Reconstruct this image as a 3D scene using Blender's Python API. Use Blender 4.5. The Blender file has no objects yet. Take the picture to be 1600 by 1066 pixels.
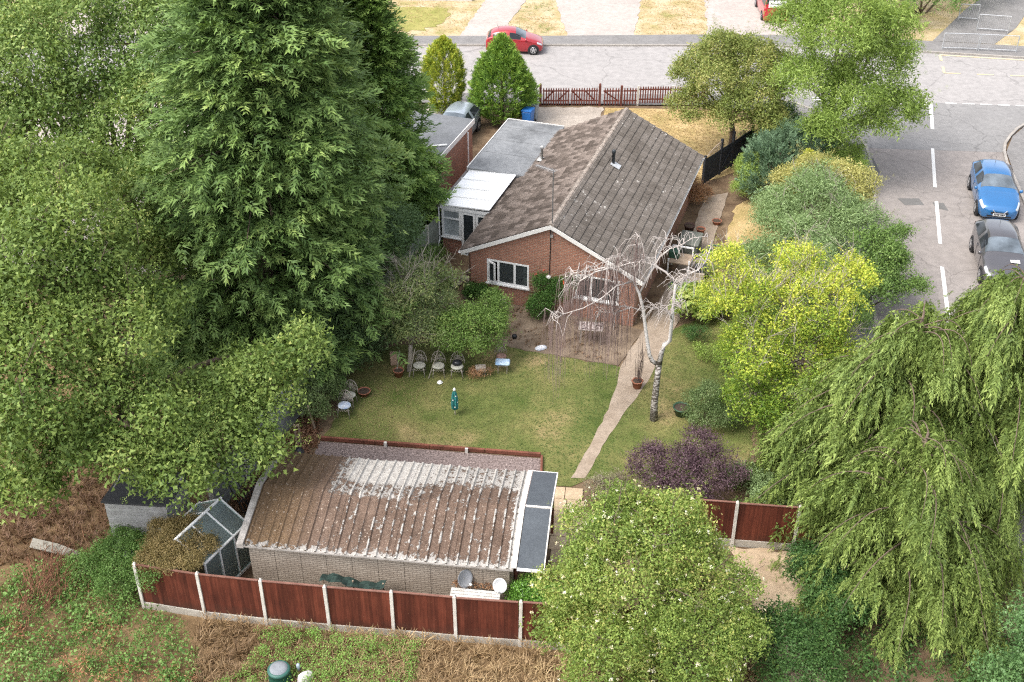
import bpy, bmesh, math, random
import numpy as np
from mathutils import Vector, Matrix
R = math.radians
random.seed(7)
rng = np.random.default_rng(11)
scene = bpy.context.scene
C = scene.collection

# ------------------------------------------------------------------ camera, sky, sun, exposure
cam_d = bpy.data.cameras.new('camera')
cam_d.lens = 36 * 1814 / 1600
cam_d.sensor_width = 36
cam_d.clip_end = 800
cam = bpy.data.objects.new('camera', cam_d)
C.objects.link(cam)
cam.location = (0, 0, 26.2)
cam.rotation_euler = (R(90 - 34.2), 0, 0)
scene.camera = cam

SUN_EL, SUN_AZ = 56, -118          # azimuth measured clockwise from +Y
world = bpy.data.worlds.new('World')
scene.world = world
world.use_nodes = True
wn = world.node_tree
sky = wn.nodes.new('ShaderNodeTexSky')
sky.sky_type = 'NISHITA'
sky.sun_disc = False
sky.sun_elevation = R(SUN_EL)
sky.sun_rotation = R(SUN_AZ)
sky.air_density = 1.0
sky.dust_density = 4.0
hsv = wn.nodes.new('ShaderNodeHueSaturation')
hsv.inputs['Saturation'].default_value = 0.38
bg = wn.nodes['Background']
bg.inputs['Strength'].default_value = 0.15
wn.links.new(sky.outputs[0], hsv.inputs['Color'])
wn.links.new(hsv.outputs[0], bg.inputs['Color'])
sun_d = bpy.data.lights.new('sun', 'SUN')
sun_d.energy = 0.85
sun_d.angle = R(28)
sun_d.color = (1.0, 0.955, 0.88)
sun = bpy.data.objects.new('sun', sun_d)
C.objects.link(sun)
sun.location = (-20, 0, 60)
_az, _el = R(SUN_AZ), R(SUN_EL)
_sd = Vector((math.sin(_az) * math.cos(_el), math.cos(_az) * math.cos(_el), math.sin(_el)))
sun.rotation_euler = _sd.to_track_quat('Z', 'Y').to_euler()
vs = scene.view_settings
vs.view_transform = 'Standard'
vs.look = 'None'
vs.gamma = 1
vs.use_curve_mapping = False
vs.exposure = 1.5
scene.cycles.max_bounces = 8
scene.cycles.diffuse_bounces = 5
scene.cycles.use_denoising = False
scene.cycles.filter_width = 1.2
scene.cycles.transparent_max_bounces = 6

# ------------------------------------------------------------------ materials
MATS = {}
def _nt(name):
    m = bpy.data.materials.new(name)
    m.use_nodes = True
    nt = m.node_tree
    b = nt.nodes['Principled BSDF']
    return m, nt, b
def N(nt, t, **kw):
    n = nt.nodes.new(t)
    for k, v in kw.items():
        if k in n.inputs: n.inputs[k].default_value = v
        else: setattr(n, k, v)
    return n
def ramp(nt, fac, stops, interp='LINEAR'):
    r = nt.nodes.new('ShaderNodeValToRGB')
    r.color_ramp.interpolation = interp
    el = r.color_ramp.elements
    while len(el) < len(stops): el.new(0.5)
    for e, (p, c) in zip(el, stops):
        e.position = p
        e.color = (*c, 1) if len(c) == 3 else c
    nt.links.new(fac, r.inputs[0])
    return r.outputs[0]
def mixc(nt, fac, a, b, blend='MIX'):
    m = nt.nodes.new('ShaderNodeMix')
    m.data_type = 'RGBA'
    m.blend_type = blend
    for i, v in ((0, fac), (6, a), (7, b)):
        if isinstance(v, bpy.types.NodeSocket): nt.links.new(v, m.inputs[i])
        elif i == 0: m.inputs[0].default_value = v
        else: m.inputs[i].default_value = (*v, 1)
    return m.outputs[2]
def math_(nt, op, a, b=None, c=None):
    m = nt.nodes.new('ShaderNodeMath')
    m.operation = op
    for i, v in enumerate((a, b, c)):
        if v is None: continue
        if isinstance(v, bpy.types.NodeSocket): nt.links.new(v, m.inputs[i])
        else: m.inputs[i].default_value = v
    return m.outputs[0]
def wpos(nt):
    return nt.nodes.new('ShaderNodeNewGeometry').outputs['Position']
def opos(nt):
    return nt.nodes.new('ShaderNodeTexCoord').outputs['Object']
def noise(nt, vec, scale, detail=4, rough=0.55, dist=0.0, w=None):
    n = nt.nodes.new('ShaderNodeTexNoise')
    n.inputs['Scale'].default_value = scale
    n.inputs['Detail'].default_value = detail
    n.inputs['Roughness'].default_value = rough
    n.inputs['Distortion'].default_value = dist
    if vec is not None: nt.links.new(vec, n.inputs['Vector'])
    return n.outputs['Fac']
def bump(nt, b, h, strength=0.3, dist=0.02):
    bp = nt.nodes.new('ShaderNodeBump')
    bp.inputs['Strength'].default_value = strength
    bp.inputs['Distance'].default_value = dist
    nt.links.new(h, bp.inputs['Height'])
    nt.links.new(bp.outputs[0], b.inputs['Normal'])
def mat(name, c1, c2=None, scale=6, rough=0.75, spec=0.3, metal=0, bmp=0.2, bscale=None, stops=None, rnd=0.0):
    """two-tone mottled surface with fine relief, in world space"""
    if name in MATS: return MATS[name]
    m, nt, b = _nt(name)
    p = wpos(nt)
    c2 = c2 or tuple(x * 0.78 for x in c1)
    f1 = noise(nt, p, scale, 5, 0.6)
    col = ramp(nt, f1, stops or [(0.32, c2), (0.68, c1)])
    f2 = noise(nt, p, scale * 7, 3, 0.6)
    col = mixc(nt, 0.22, col, ramp(nt, f2, [(0.3, (0.35,) * 3), (0.7, (0.95,) * 3)]), 'OVERLAY')
    if rnd:
        oi = nt.nodes.new('ShaderNodeObjectInfo').outputs['Random']
        v = math_(nt, 'MULTIPLY_ADD', oi, rnd, 1 - rnd / 2)
        h = nt.nodes.new('ShaderNodeHueSaturation')
        nt.links.new(v, h.inputs['Value']); nt.links.new(col, h.inputs['Color'])
        col = h.outputs[0]
    nt.links.new(col, b.inputs['Base Color'])
    b.inputs['Roughness'].default_value = rough
    b.inputs['Specular IOR Level'].default_value = spec
    b.inputs['Metallic'].default_value = metal
    if bmp: bump(nt, b, noise(nt, p, bscale or scale * 6, 4, 0.6), bmp)
    MATS[name] = m
    return m
def roadmat(name, c1, c2, scale):
    m = mat(name, c1, c2, scale, 0.9, 0.2, bmp=0.08, bscale=90)
    nt = m.node_tree; b = nt.nodes['Principled BSDF']
    src = b.inputs['Base Color'].links[0].from_socket
    p = wpos(nt)
    wv = nt.nodes.new('ShaderNodeTexNoise'); wv.inputs['Scale'].default_value = 0.9; wv.inputs['Detail'].default_value = 5; nt.links.new(p, wv.inputs['Vector'])
    ad = nt.nodes.new('ShaderNodeVectorMath'); ad.operation = 'MULTIPLY_ADD'; ad.inputs[1].default_value = (1.6, 1.6, 0); nt.links.new(wv.outputs['Color'], ad.inputs[0]); nt.links.new(p, ad.inputs[2])
    v = nt.nodes.new('ShaderNodeTexVoronoi'); v.feature = 'DISTANCE_TO_EDGE'; v.inputs['Scale'].default_value = 0.22; nt.links.new(ad.outputs[0], v.inputs['Vector'])
    crack = ramp(nt, v.outputs['Distance'], [(0.0, (0.55,) * 3), (0.006, (0.25,) * 3), (0.012, (0, 0, 0))])
    col = mixc(nt, crack, src, tuple(x * 0.45 for x in c1))
    stain = ramp(nt, noise(nt, p, 0.55, 6, 0.7), [(0.60, (0, 0, 0)), (0.72, (0.35,) * 3)])
    col = mixc(nt, stain, col, tuple(x * 0.62 for x in c1))
    grit = ramp(nt, noise(nt, p, 18, 2, 0.6), [(0.68, (0, 0, 0)), (0.74, (0.4,) * 3)])
    col = mixc(nt, grit, col, tuple(x * 0.6 for x in c1))
    nt.links.new(col, b.inputs['Base Color'])
    return m
def plain(name, c, rough=0.5, spec=0.4, metal=0, coat=0, alpha=None):
    if name in MATS: return MATS[name]
    m, nt, b = _nt(name)
    p = wpos(nt)
    f = noise(nt, p, 2.5, 4)
    col = mixc(nt, f, tuple(x * 0.9 for x in c), tuple(min(1, x * 1.08) for x in c))
    nt.links.new(col, b.inputs['Base Color'])
    b.inputs['Roughness'].default_value = rough
    b.inputs['Specular IOR Level'].default_value = spec
    b.inputs['Metallic'].default_value = metal
    b.inputs['Coat Weight'].default_value = coat
    b.inputs['Coat Roughness'].default_value = 0.06
    MATS[name] = m
    return m
def glass(name, c, rough=0.05):
    if name in MATS: return MATS[name]
    m, nt, b = _nt(name)
    b.inputs['Base Color'].default_value = (*c, 1)
    b.inputs['Roughness'].default_value = rough
    b.inputs['Specular IOR Level'].default_value = 0.35
    f = noise(nt, wpos(nt), 1.5, 3)
    nt.links.new(ramp(nt, f, [(0.3, tuple(x * .6 for x in c)), (0.7, tuple(x * 1.5 for x in c))]), b.inputs['Base Color'])
    MATS[name] = m
    return m
def clear_glass(name, tint=(0.8, 0.9, 0.88), opacity=0.25):
    if name in MATS: return MATS[name]
    m, nt, b = _nt(name)
    b.inputs['Base Color'].default_value = (0.35, 0.40, 0.40, 1)
    b.inputs['Roughness'].default_value = 0.06
    tr = nt.nodes.new('ShaderNodeBsdfTransparent')
    tr.inputs[0].default_value = (*tint, 1)
    mx = nt.nodes.new('ShaderNodeMixShader')
    mx.inputs[0].default_value = opacity
    nt.links.new(tr.outputs[0], mx.inputs[1]); nt.links.new(b.outputs[0], mx.inputs[2])
    nt.links.new(mx.outputs[0], nt.nodes['Material Output'].inputs[0])
    MATS[name] = m
    return m
def _leafcol(c):
    r, g, b = c
    if g > r: r, g, b = r * .86, g * 1.03, b * .90      # living green rather than olive
    return tuple(min(.85, x * 1.6) for x in (r, g, b))
def leafmat(name, stops, rough=0.55, trans=0.3, spec=0.25):
    """leaf colour picked along `stops` by each leaf's own tone"""
    if name in MATS: return MATS[name]
    m, nt, b = _nt(name)
    at = nt.nodes.new('ShaderNodeAttribute')
    at.attribute_name = 'tone'
    col = ramp(nt, at.outputs['Fac'], [(q, _leafcol(c)) for q, c in stops])
    nt.links.new(col, b.inputs['Base Color'])
    b.inputs['Roughness'].default_value = rough
    b.inputs['Specular IOR Level'].default_value = spec
    tl = nt.nodes.new('ShaderNodeBsdfTranslucent')
    nt.links.new(mixc(nt, 1.0, col, (1.0, 1.0, 0.55), 'MULTIPLY'), tl.inputs[0])
    mx = nt.nodes.new('ShaderNodeMixShader')
    mx.inputs[0].default_value = trans
    nt.links.new(b.outputs[0], mx.inputs[1]); nt.links.new(tl.outputs[0], mx.inputs[2])
    nt.links.new(mx.outputs[0], nt.nodes['Material Output'].inputs[0])
    MATS[name] = m
    return m
def brickmat(name, c1, c2, mortar, axis='x', bw=0.225, bh=0.075, mw=0.010, dirt=0.3, dirtcol=(0.08, 0.07, 0.06)):
    if name in MATS: return MATS[name]
    m, nt, b = _nt(name)
    tc = opos(nt)
    sep = nt.nodes.new('ShaderNodeSeparateXYZ'); nt.links.new(tc, sep.inputs[0])
    cmb = nt.nodes.new('ShaderNodeCombineXYZ')
    hsum = math_(nt, 'ADD', sep.outputs[0], sep.outputs[1])
    nt.links.new(hsum, cmb.inputs[0]); nt.links.new(sep.outputs[2], cmb.inputs[1])
    bt = nt.nodes.new('ShaderNodeTexBrick')
    bt.inputs['Scale'].default_value = 1
    bt.inputs['Brick Width'].default_value = bw
    bt.inputs['Row Height'].default_value = bh
    bt.inputs['Mortar Size'].default_value = mw
    bt.inputs['Mortar Smooth'].default_value = 0.2
    bt.inputs['Bias'].default_value = 0.0
    bt.inputs['Color1'].default_value = (*c1, 1); bt.inputs['Color2'].default_value = (*c2, 1)
    bt.inputs['Mortar'].default_value = (*mortar, 1)
    nt.links.new(cmb.outputs[0], bt.inputs['Vector'])
    p = wpos(nt)
    big = noise(nt, p, 1.1, 5, 0.65)
    col = mixc(nt, math_(nt, 'MULTIPLY', ramp(nt, big, [(0.42, (0, 0, 0)), (0.75, (1, 1, 1))]), dirt), bt.outputs['Color'], dirtcol)
    fine = noise(nt, p, 30, 3)
    col = mixc(nt, 0.3, col, ramp(nt, fine, [(0.3, (0.3,) * 3), (0.7, (0.75,) * 3)]), 'OVERLAY')
    nt.links.new(col, b.inputs['Base Color'])
    b.inputs['Roughness'].default_value = 0.88
    b.inputs['Specular IOR Level'].default_value = 0.2
    bump(nt, b, math_(nt, 'SUBTRACT', 1.0, bt.outputs['Fac']), 0.6, 0.012)
    MATS[name] = m
    return m

# ------------------------------------------------------------------ mesh helpers
def link(name, me, material=None, parent=None, loc=None, rotz=None):
    o = bpy.data.objects.new(name, me)
    C.objects.link(o)
    if material is not None and me is not None and not me.materials: me.materials.append(material)
    if parent is not None: o.parent = parent
    if loc is not None: o.location = loc
    if rotz is not None: o.rotation_euler = (0, 0, rotz)
    return o
def tag(o, label=None, cat=None, group=None, kind=None):
    if label: o['label'] = label
    if cat: o['category'] = cat
    if group: o['group'] = group
    if kind: o['kind'] = kind
    return o
def thing(name, label, cat, loc=(0, 0, 0), rotz=0, group=None):
    o = bpy.data.objects.new(name, None)
    o.empty_display_size = 0.2
    C.objects.link(o)
    o.location = loc
    o.rotation_euler = (0, 0, rotz)
    return tag(o, label, cat, group)
class MB:
    """collects shapes, builds one mesh object"""
    def __init__(s): s.v = []; s.f = []
    def add(s, vs, fs):
        n = len(s.v)
        s.v += [tuple(v) for v in vs]; s.f += [tuple(i + n for i in f) for f in fs]
        return s
    def box(s, x0, x1, y0, y1, z0, z1, M=None):
        vs = [(x, y, z) for z in (z0, z1) for y in (y0, y1) for x in (x0, x1)]
        if M is not None: vs = [M @ Vector(v) for v in vs]
        return s.add(vs, [(0, 2, 3, 1), (4, 5, 7, 6), (0, 1, 5, 4), (2, 6, 7, 3), (0, 4, 6, 2), (1, 3, 7, 5)])
    def cbox(s, c, d, M=None):
        return s.box(c[0] - d[0] / 2, c[0] + d[0] / 2, c[1] - d[1] / 2, c[1] + d[1] / 2, c[2] - d[2] / 2, c[2] + d[2] / 2, M)
    def bar(s, a, b, w, h=None):
        """square bar from a to b"""
        a, b = Vector(a), Vector(b); h = h or w
        d = b - a; L = d.length
        q = d.to_track_quat('X', 'Z').to_matrix().to_4x4()
        return s.box(0, L, -w / 2, w / 2, -h / 2, h / 2, Matrix.Translation(a) @ q)
    def tube(s, pts, radii, n=6, cap=True):
        pts = [Vector(p) for p in pts]
        if not hasattr(radii, '__len__'): radii = [radii] * len(pts)
        base = len(s.v); up = Vector((0.31, 0.17, 0.93))
        for i, p in enumerate(pts):
            d = (pts[min(i + 1, len(pts) - 1)] - pts[max(i - 1, 0)]).normalized()
            a = d.cross(up)
            if a.length < 1e-3: a = d.cross(Vector((1, 0, 0)))
            a.normalize(); b = d.cross(a)
            for k in range(n):
                t = 2 * math.pi * k / n
                s.v.append(tuple(p + (a * math.cos(t) + b * math.sin(t)) * radii[i]))
        for i in range(len(pts) - 1):
            for k in range(n):
                k2 = (k + 1) % n
                s.f.append((base + i * n + k, base + i * n + k2, base + (i + 1) * n + k2, base + (i + 1) * n + k))
        if cap:
            s.f.append(tuple(base + k for k in range(n))[::-1])
            s.f.append(tuple(base + (len(pts) - 1) * n + k for k in range(n)))
        return s
    def lathe(s, prof, n=16, M=None, capb=True, capt=True):
        base = len(s.v)
        for r, z in prof:
            for k in range(n):
                t = 2 * math.pi * k / n
                v = Vector((r * math.cos(t), r * math.sin(t), z))
                s.v.append(tuple(M @ v if M is not None else v))
        for i in range(len(prof) - 1):
            for k in range(n):
                k2 = (k + 1) % n
                s.f.append((base + i * n + k, base + i * n + k2, base + (i + 1) * n + k2, base + (i + 1) * n + k))
        if capb: s.f.append(tuple(base + k for k in range(n))[::-1])
        if capt: s.f.append(tuple(base + (len(prof) - 1) * n + k for k in range(n)))
        return s
    def prism(s, poly, z0, z1):
        n = len(poly)
        vs = [(*p, z0) for p in poly] + [(*p, z1) for p in poly]
        fs = [tuple(range(n))[::-1], tuple(range(n, 2 * n))] + [(i, (i + 1) % n, n + (i + 1) % n, n + i) for i in range(n)]
        return s.add(vs, fs)
    def sheet(s, poly, z=0):
        n = len(poly)
        return s.add([(*p, z) if len(p) == 2 else p for p in poly], [tuple(range(n))])
    def mesh(s, name):
        me = bpy.data.meshes.new(name)
        me.from_pydata(s.v, [], s.f)
        me.update()
        return me
    def build(s, name, material, parent=None, smooth=False, loc=None, rotz=None, bev=0):
        me = s.mesh(name)
        if smooth:
            me.polygons.foreach_set('use_smooth', [True] * len(me.polygons))
        o = link(name, me, material, parent, loc, rotz)
        if bev:
            b = o.modifiers.new('bevel', 'BEVEL'); b.width = bev; b.segments = 1; b.limit_method = 'ANGLE'
        return o
def structure(o, label=None):
    o['kind'] = 'structure'
    if label: o['label'] = label
    return o
def fixnormals(me):
    bm = bmesh.new(); bm.from_mesh(me); bmesh.ops.recalc_face_normals(bm, faces=bm.faces[:]); bm.to_mesh(me); bm.free()

# fast numpy mesh: verts (V,3), faces (F,k)
def npmesh(name, V, Fc, tone=None):
    me = bpy.data.meshes.new(name)
    nv, nf, k = len(V), len(Fc), Fc.shape[1]
    me.vertices.add(nv); me.vertices.foreach_set('co', np.ascontiguousarray(V, dtype=np.float32).ravel())
    me.loops.add(nf * k); me.loops.foreach_set('vertex_index', np.ascontiguousarray(Fc, dtype=np.int32).ravel())
    me.polygons.add(nf)
    me.polygons.foreach_set('loop_start', np.arange(0, nf * k, k, dtype=np.int32))
    try: me.polygons.foreach_set('loop_total', np.full(nf, k, dtype=np.int32))
    except Exception: pass
    if tone is not None:
        a = me.attributes.new('tone', 'FLOAT', 'POINT')
        a.data.foreach_set('value', np.clip(tone, 0, 1).astype(np.float32))
    me.update(calc_edges=True)
    return me
def unit(a):
    return a / np.maximum(np.linalg.norm(a, axis=-1, keepdims=True), 1e-9)
def frames(axis, spin=None, up=None):
    """(N,3,3) matrices whose columns are x,y,z with z = axis"""
    z = unit(np.asarray(axis, float)); n = len(z)
    ref = unit(rng.normal(size=(n, 3))) if up is None else np.broadcast_to(np.asarray(up, float), (n, 3))
    x = np.cross(ref, z)
    bad = np.linalg.norm(x, axis=1) < 1e-3
    x[bad] = np.cross(np.array([1.0, 0.2, 0.1]), z[bad])
    x = unit(x); y = np.cross(z, x)
    if spin is not None:
        c, s = np.cos(spin)[:, None], np.sin(spin)[:, None]
        x, y = x * c + y * s, y * c - x * s
    return np.stack([x, y, z], axis=2)
def instance(tmpls, M, T, S, tone, leafvar=0.5):
    """copies of small templates: M (N,3,3), T (N,3), S (N,) or (N,3), tone (N,)"""
    Vs, Fs, Ts = [], [], []
    off = 0
    which = rng.integers(0, len(tmpls), len(T))
    S = np.asarray(S, float)
    if S.ndim == 1: S = np.repeat(S[:, None], 3, 1)
    for k, (tv, tf, tt) in enumerate(tmpls):
        idx = np.nonzero(which == k)[0]
        if not len(idx): continue
        sv = tv[None] * S[idx][:, None, :]
        v = np.einsum('nij,nvj->nvi', M[idx], sv) + T[idx][:, None, :]
        f = tf[None] + (np.arange(len(idx)) * len(tv))[:, None, None] + off
        t = tone[idx][:, None] * (1 - leafvar) + tt[None] * leafvar
        Vs.append(v.reshape(-1, 3)); Fs.append(f.reshape(-1, tf.shape[1])); Ts.append(t.ravel())
        off += len(idx) * len(tv)
    return np.concatenate(Vs), np.concatenate(Fs), np.concatenate(Ts)
def joinnp(parts):
    Vs, Fs, Ts = [], [], []; off = 0
    for v, f, t in parts:
        Vs.append(v); Fs.append(f + off); Ts.append(t); off += len(v)
    return np.concatenate(Vs), np.concatenate(Fs), np.concatenate(Ts)
# --- leaf templates (unit size)
def t_cluster(n, ll, lw, flat=0.8, up=0.6, out=0.8, seed=0):
    """a twig-end clump of n rhombic leaves in a unit ball"""
    g = np.random.default_rng(seed)
    d = unit(g.normal(size=(n, 3)))
    p = d * (g.random((n, 1)) ** 0.45) * np.array([1, 1, flat])
    ax = unit(d * out + g.normal(size=(n, 3)) * 0.7 + np.array([0, 0, -0.25]))
    nr = unit(d * 0.5 + np.array([0, 0, up]) + g.normal(size=(n, 3)) * 0.55)
    sd = unit(np.cross(nr, ax))
    nr = np.cross(ax, sd)
    L = ll * (0.7 + 0.6 * g.random((n, 1))); W = lw * (0.7 + 0.6 * g.random((n, 1)))
    W = W * 1.08
    a = p - ax * L * 0.42 - sd * W * 0.5 + nr * W * 0.12; b = p - ax * L * 0.30 + sd * W * 0.5 - nr * W * .12; c = p + ax * L * 0.58 - nr * L * 0.10
    V = np.stack([a, b, c], 1).reshape(-1, 3)
    return V, np.arange(n * 3).reshape(n, 3), np.repeat(g.random(n), 3)
def t_plume(n, spread=0.55, ll=0.30, lw=0.10, thick=0.12, curve=0.0, seed=0, taper=0.75):
    """a feathery spray along +Z, unit long, flat in XZ"""
    g = np.random.default_rng(seed)
    t = np.linspace(0.02, 0.97, n) + g.normal(size=n) * 0.02
    side = np.where(np.arange(n) % 2, 1.0, -1.0)
    wid = (1 - taper * t) * np.minimum(1, 0.35 + t * 2.2)
    ang = (0.95 - 0.55 * t) * side + g.normal(size=n) * 0.16
    base = np.stack([side * wid * spread * 0.28 * g.random(n), g.normal(size=n) * thick * 0.4, t], 1)
    base[:, 1] += curve * t * t
    ax = unit(np.stack([np.sin(ang), g.normal(size=n) * 0.3, np.cos(ang)], 1))
    L = (ll + spread * 0.55 * wid) * (0.75 + 0.5 * g.random(n))
    sd = unit(np.cross(ax, np.stack([g.normal(size=n) * 0.5, np.ones(n), g.normal(size=n) * 0.5], 1)))
    W = lw * (0.7 + 0.6 * g.random(n))
    a = base - sd * (W * 0.5)[:, None]; b = base + sd * (W * 0.5)[:, None]; c = base + ax * L[:, None]
    V = np.stack([a, b, c], 1).reshape(-1, 3)
    # tips carry fresher growth
    tone = np.repeat(np.clip(0.25 + 0.5 * t + g.normal(size=n) * 0.18, 0, 1), 3)
    return V, np.arange(n * 3).reshape(n, 3), tone
def t_tuft(n, h=1.0, w=0.08, lean=0.5, seed=0, seg=True):
    """grass tuft of n curved blades in one or two pieces"""
    g = np.random.default_rng(seed)
    az = g.random(n) * 2 * np.pi
    d = np.stack([np.cos(az), np.sin(az), np.zeros(n)], 1)
    ln = lean * (0.3 + g.random(n))[:, None]
    H = (h * (0.55 + 0.6 * g.random(n)))[:, None]
    p = d * 0.12 * g.random((n, 1))
    sd = np.stack([-d[:, 1], d[:, 0], d[:, 2]], 1) * w
    z = np.array([[0, 0, 1.0]])
    m = p + d * ln * 0.35 * H + z * H * 0.6; tp = p + d * ln * H + z * H * (1 - 0.25 * ln)
    if not seg:
        V = np.stack([p - sd, p + sd, tp], 1).reshape(-1, 3)
        return V, np.arange(n * 3).reshape(n, 3), np.repeat(g.random(n), 3)
    V = np.stack([p - sd, p + sd, m, m - sd, m + sd, tp], 1).reshape(-1, 3)
    return V, np.arange(n * 6).reshape(n * 2, 3), np.repeat(g.random(n), 6)
# ================================================================== SETTING
def rough(poly, step=.45, amp=.08, seed=1):
    g = random.Random(seed); out = []
    for (x0, y0), (x1, y1) in zip(poly, poly[1:] + poly[:1]):
        L = math.hypot(x1 - x0, y1 - y0); k = max(1, min(60, int(L / step)))
        for i in range(k):
            j = amp if i else amp * .4
            out.append((x0 + (x1 - x0) * i / k + g.uniform(-j, j), y0 + (y1 - y0) * i / k + g.uniform(-j, j)))
    return out
def sheet(name, poly, z, m, label=None):
    o = MB().sheet(poly, z).build(name, m)
    return structure(o, label)
m_earth = mat('dry earth', (0.19, 0.135, 0.085), (0.085, 0.055, 0.035), 1.3, 0.95, 0.1, bmp=0.6, bscale=14)
m_drygrass = mat('parched grass', (0.46, 0.35, 0.17), (0.34, 0.27, 0.11), 0.9, 0.95, 0.1, bmp=0.6, bscale=40,
                 stops=[(0.3, (0.24, 0.19, 0.075)), (0.5, (0.34, 0.25, 0.115)), (0.7, (0.42, 0.31, 0.16))])
m_lawn = mat('worn lawn', (0.3, 0.25, 0.1), None, 0.42, 0.95, 0.1, bmp=0.7, bscale=45,
             stops=[(0.34, (0.065, 0.09, 0.022)), (0.47, (0.108, 0.122, 0.038)), (0.58, (0.155, 0.147, 0.055)), (0.70, (0.26, 0.20, 0.10))])
m_road = roadmat('worn asphalt', (0.28, 0.264, 0.255), (0.258, 0.244, 0.236), 0.35)
m_road2 = roadmat('older asphalt', (0.238, 0.213, 0.198), (0.212, 0.19, 0.177), 0.4)
m_junc = roadmat('grey asphalt', (0.212, 0.205, 0.20), (0.185, 0.179, 0.175), 0.5)
m_pave = mat('footway asphalt', (0.19, 0.182, 0.177), (0.15, 0.143, 0.138), 0.8, 0.9, 0.2, bmp=0.25, bscale=80)
m_patch = mat('dark repair asphalt', (0.145, 0.14, 0.135), (0.115, 0.11, 0.105), 2, 0.9, 0.2)
m_conc = mat('weathered concrete', (0.36, 0.315, 0.27), (0.26, 0.225, 0.19), 0.9, 0.9, 0.2, bmp=0.3, bscale=40)
m_paleconc = mat('pale concrete', (0.36, 0.32, 0.29), (0.30, 0.265, 0.24), 0.5, 0.9, 0.2, bmp=0.2, bscale=40)
m_kerb = mat('kerb concrete', (0.33, 0.305, 0.275), (0.23, 0.21, 0.19), 2, 0.9, 0.2)
m_gravel = mat('pinkish gravel', (0.30, 0.24, 0.225), (0.085, 0.062, 0.056), 13, 0.9, 0.2, bmp=0.9, bscale=60)
m_path = mat('path concrete', (0.32, 0.26, 0.205), (0.23, 0.18, 0.135), 1.5, 0.9, 0.2, bmp=0.3, bscale=30)
m_patio = mat('cracked patio concrete', (0.235, 0.18, 0.13), (0.10, 0.072, 0.05), 1.1, 0.92, 0.15, bmp=0.4, bscale=20)
m_white = plain('white road paint', (0.60, 0.59, 0.57), 0.7, 0.2)
m_cream = plain('faded yellow road paint', (0.52, 0.44, 0.28), 0.7, 0.2)

sheet('ground', [(-220, -40), (220, -40), (220, 300), (-220, 300)], -0.03, m_earth)
# --- cross road and side road
FAR = [(-120, 75), (-60, 72.9), (-6, 72.2), (2.5, 72.2), (11.7, 72.15), (16.4, 72.15), (24.4, 71.3), (32, 69.95), (60, 63.5), (120, 48)]
NEAR = [(120, 40), (60, 55.5), (34, 61.9), (29.4, 62.5), (24, 63.0), (12, 64.2), (0, 64.3), (-60, 65.2), (-120, 67)]
sheet('road', FAR + NEAR, -0.012, m_road, 'pale worn asphalt road crossing behind the bungalow')
# junction throat with flared corners, then the side road
throat = [(13.5, 64.1), (16.2, 62.9), (17.9, 61.0), (18.75, 58.6), (18.9, 56.8), (25.9, 56.3), (26.9, 58.2), (28.6, 60.2), (31.5, 61.7), (33.5, 62.0), (29.4, 62.5), (24, 63.0)]
sheet('road_junction', throat, -0.008, m_junc, 'grey asphalt at the mouth of the side road')
LK = [(18.95, 56.9), (18.75, 55.2), (18.43, 53.1), (17.3, 49.0), (15.76, 43.7), (14.75, 38.5), (14.7, 34), (15.4, 28), (16.8, 20), (18.5, 10), (22, 0)]
RK = [(28, 0), (25, 10), (23.2, 20), (22.1, 28), (22.0, 36), (23.5, 43.6), (24.75, 49.7), (25.3, 53.2), (25.9, 56.35)]
sheet('side_road', LK + RK, -0.012, m_road2, 'pinkish worn asphalt side road')
def strip_kerb(name, pts, w, z0, z1, side, n_stone=0.9):
    """kerb stones along a polyline, each a part of the kerb"""
    t = bpy.data.objects.new(name, None); C.objects.link(t); t['kind'] = 'structure'
    me = None
    for a, b in zip(pts[:-1], pts[1:]):
        a, b = Vector((*a, 0)), Vector((*b, 0)); d = b - a; L = d.length
        k = max(1, round(L / n_stone)); d.normalize()
        for i in range(k):
            o = MB().box(0.005, L / k - 0.005, 0 if side > 0 else -w, w if side > 0 else 0, z0, z1).build('kerb_stone', m_kerb, t)
            o.location = a + d * (L / k) * i
            o.rotation_euler = (0, 0, math.atan2(d.y, d.x))
    return t
strip_kerb('kerb_far', FAR[2:8], 0.14, -0.1, 0.10, 1, 1.4)
strip_kerb('kerb_side', [(13.5, 64.1), (16.2, 62.9), (17.9, 61.0), (18.75, 58.6), (18.9, 56.8), (18.43, 53.1), (17.3, 49.0), (15.76, 43.7), (14.75, 38.5), (14.7, 34)], 0.14, -0.1, 0.10, -1)
strip_kerb('kerb_corner', [(22.0, 36), (23.5, 43.6), (24.75, 49.7), (25.3, 53.2), (25.55, 54.9), (25.9, 56.3), (26.3, 57.3), (26.9, 58.25), (27.7, 59.3), (28.6, 60.15), (29.9, 61.0), (31.5, 61.7)], 0.14, -0.1, 0.10, -1)
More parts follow.
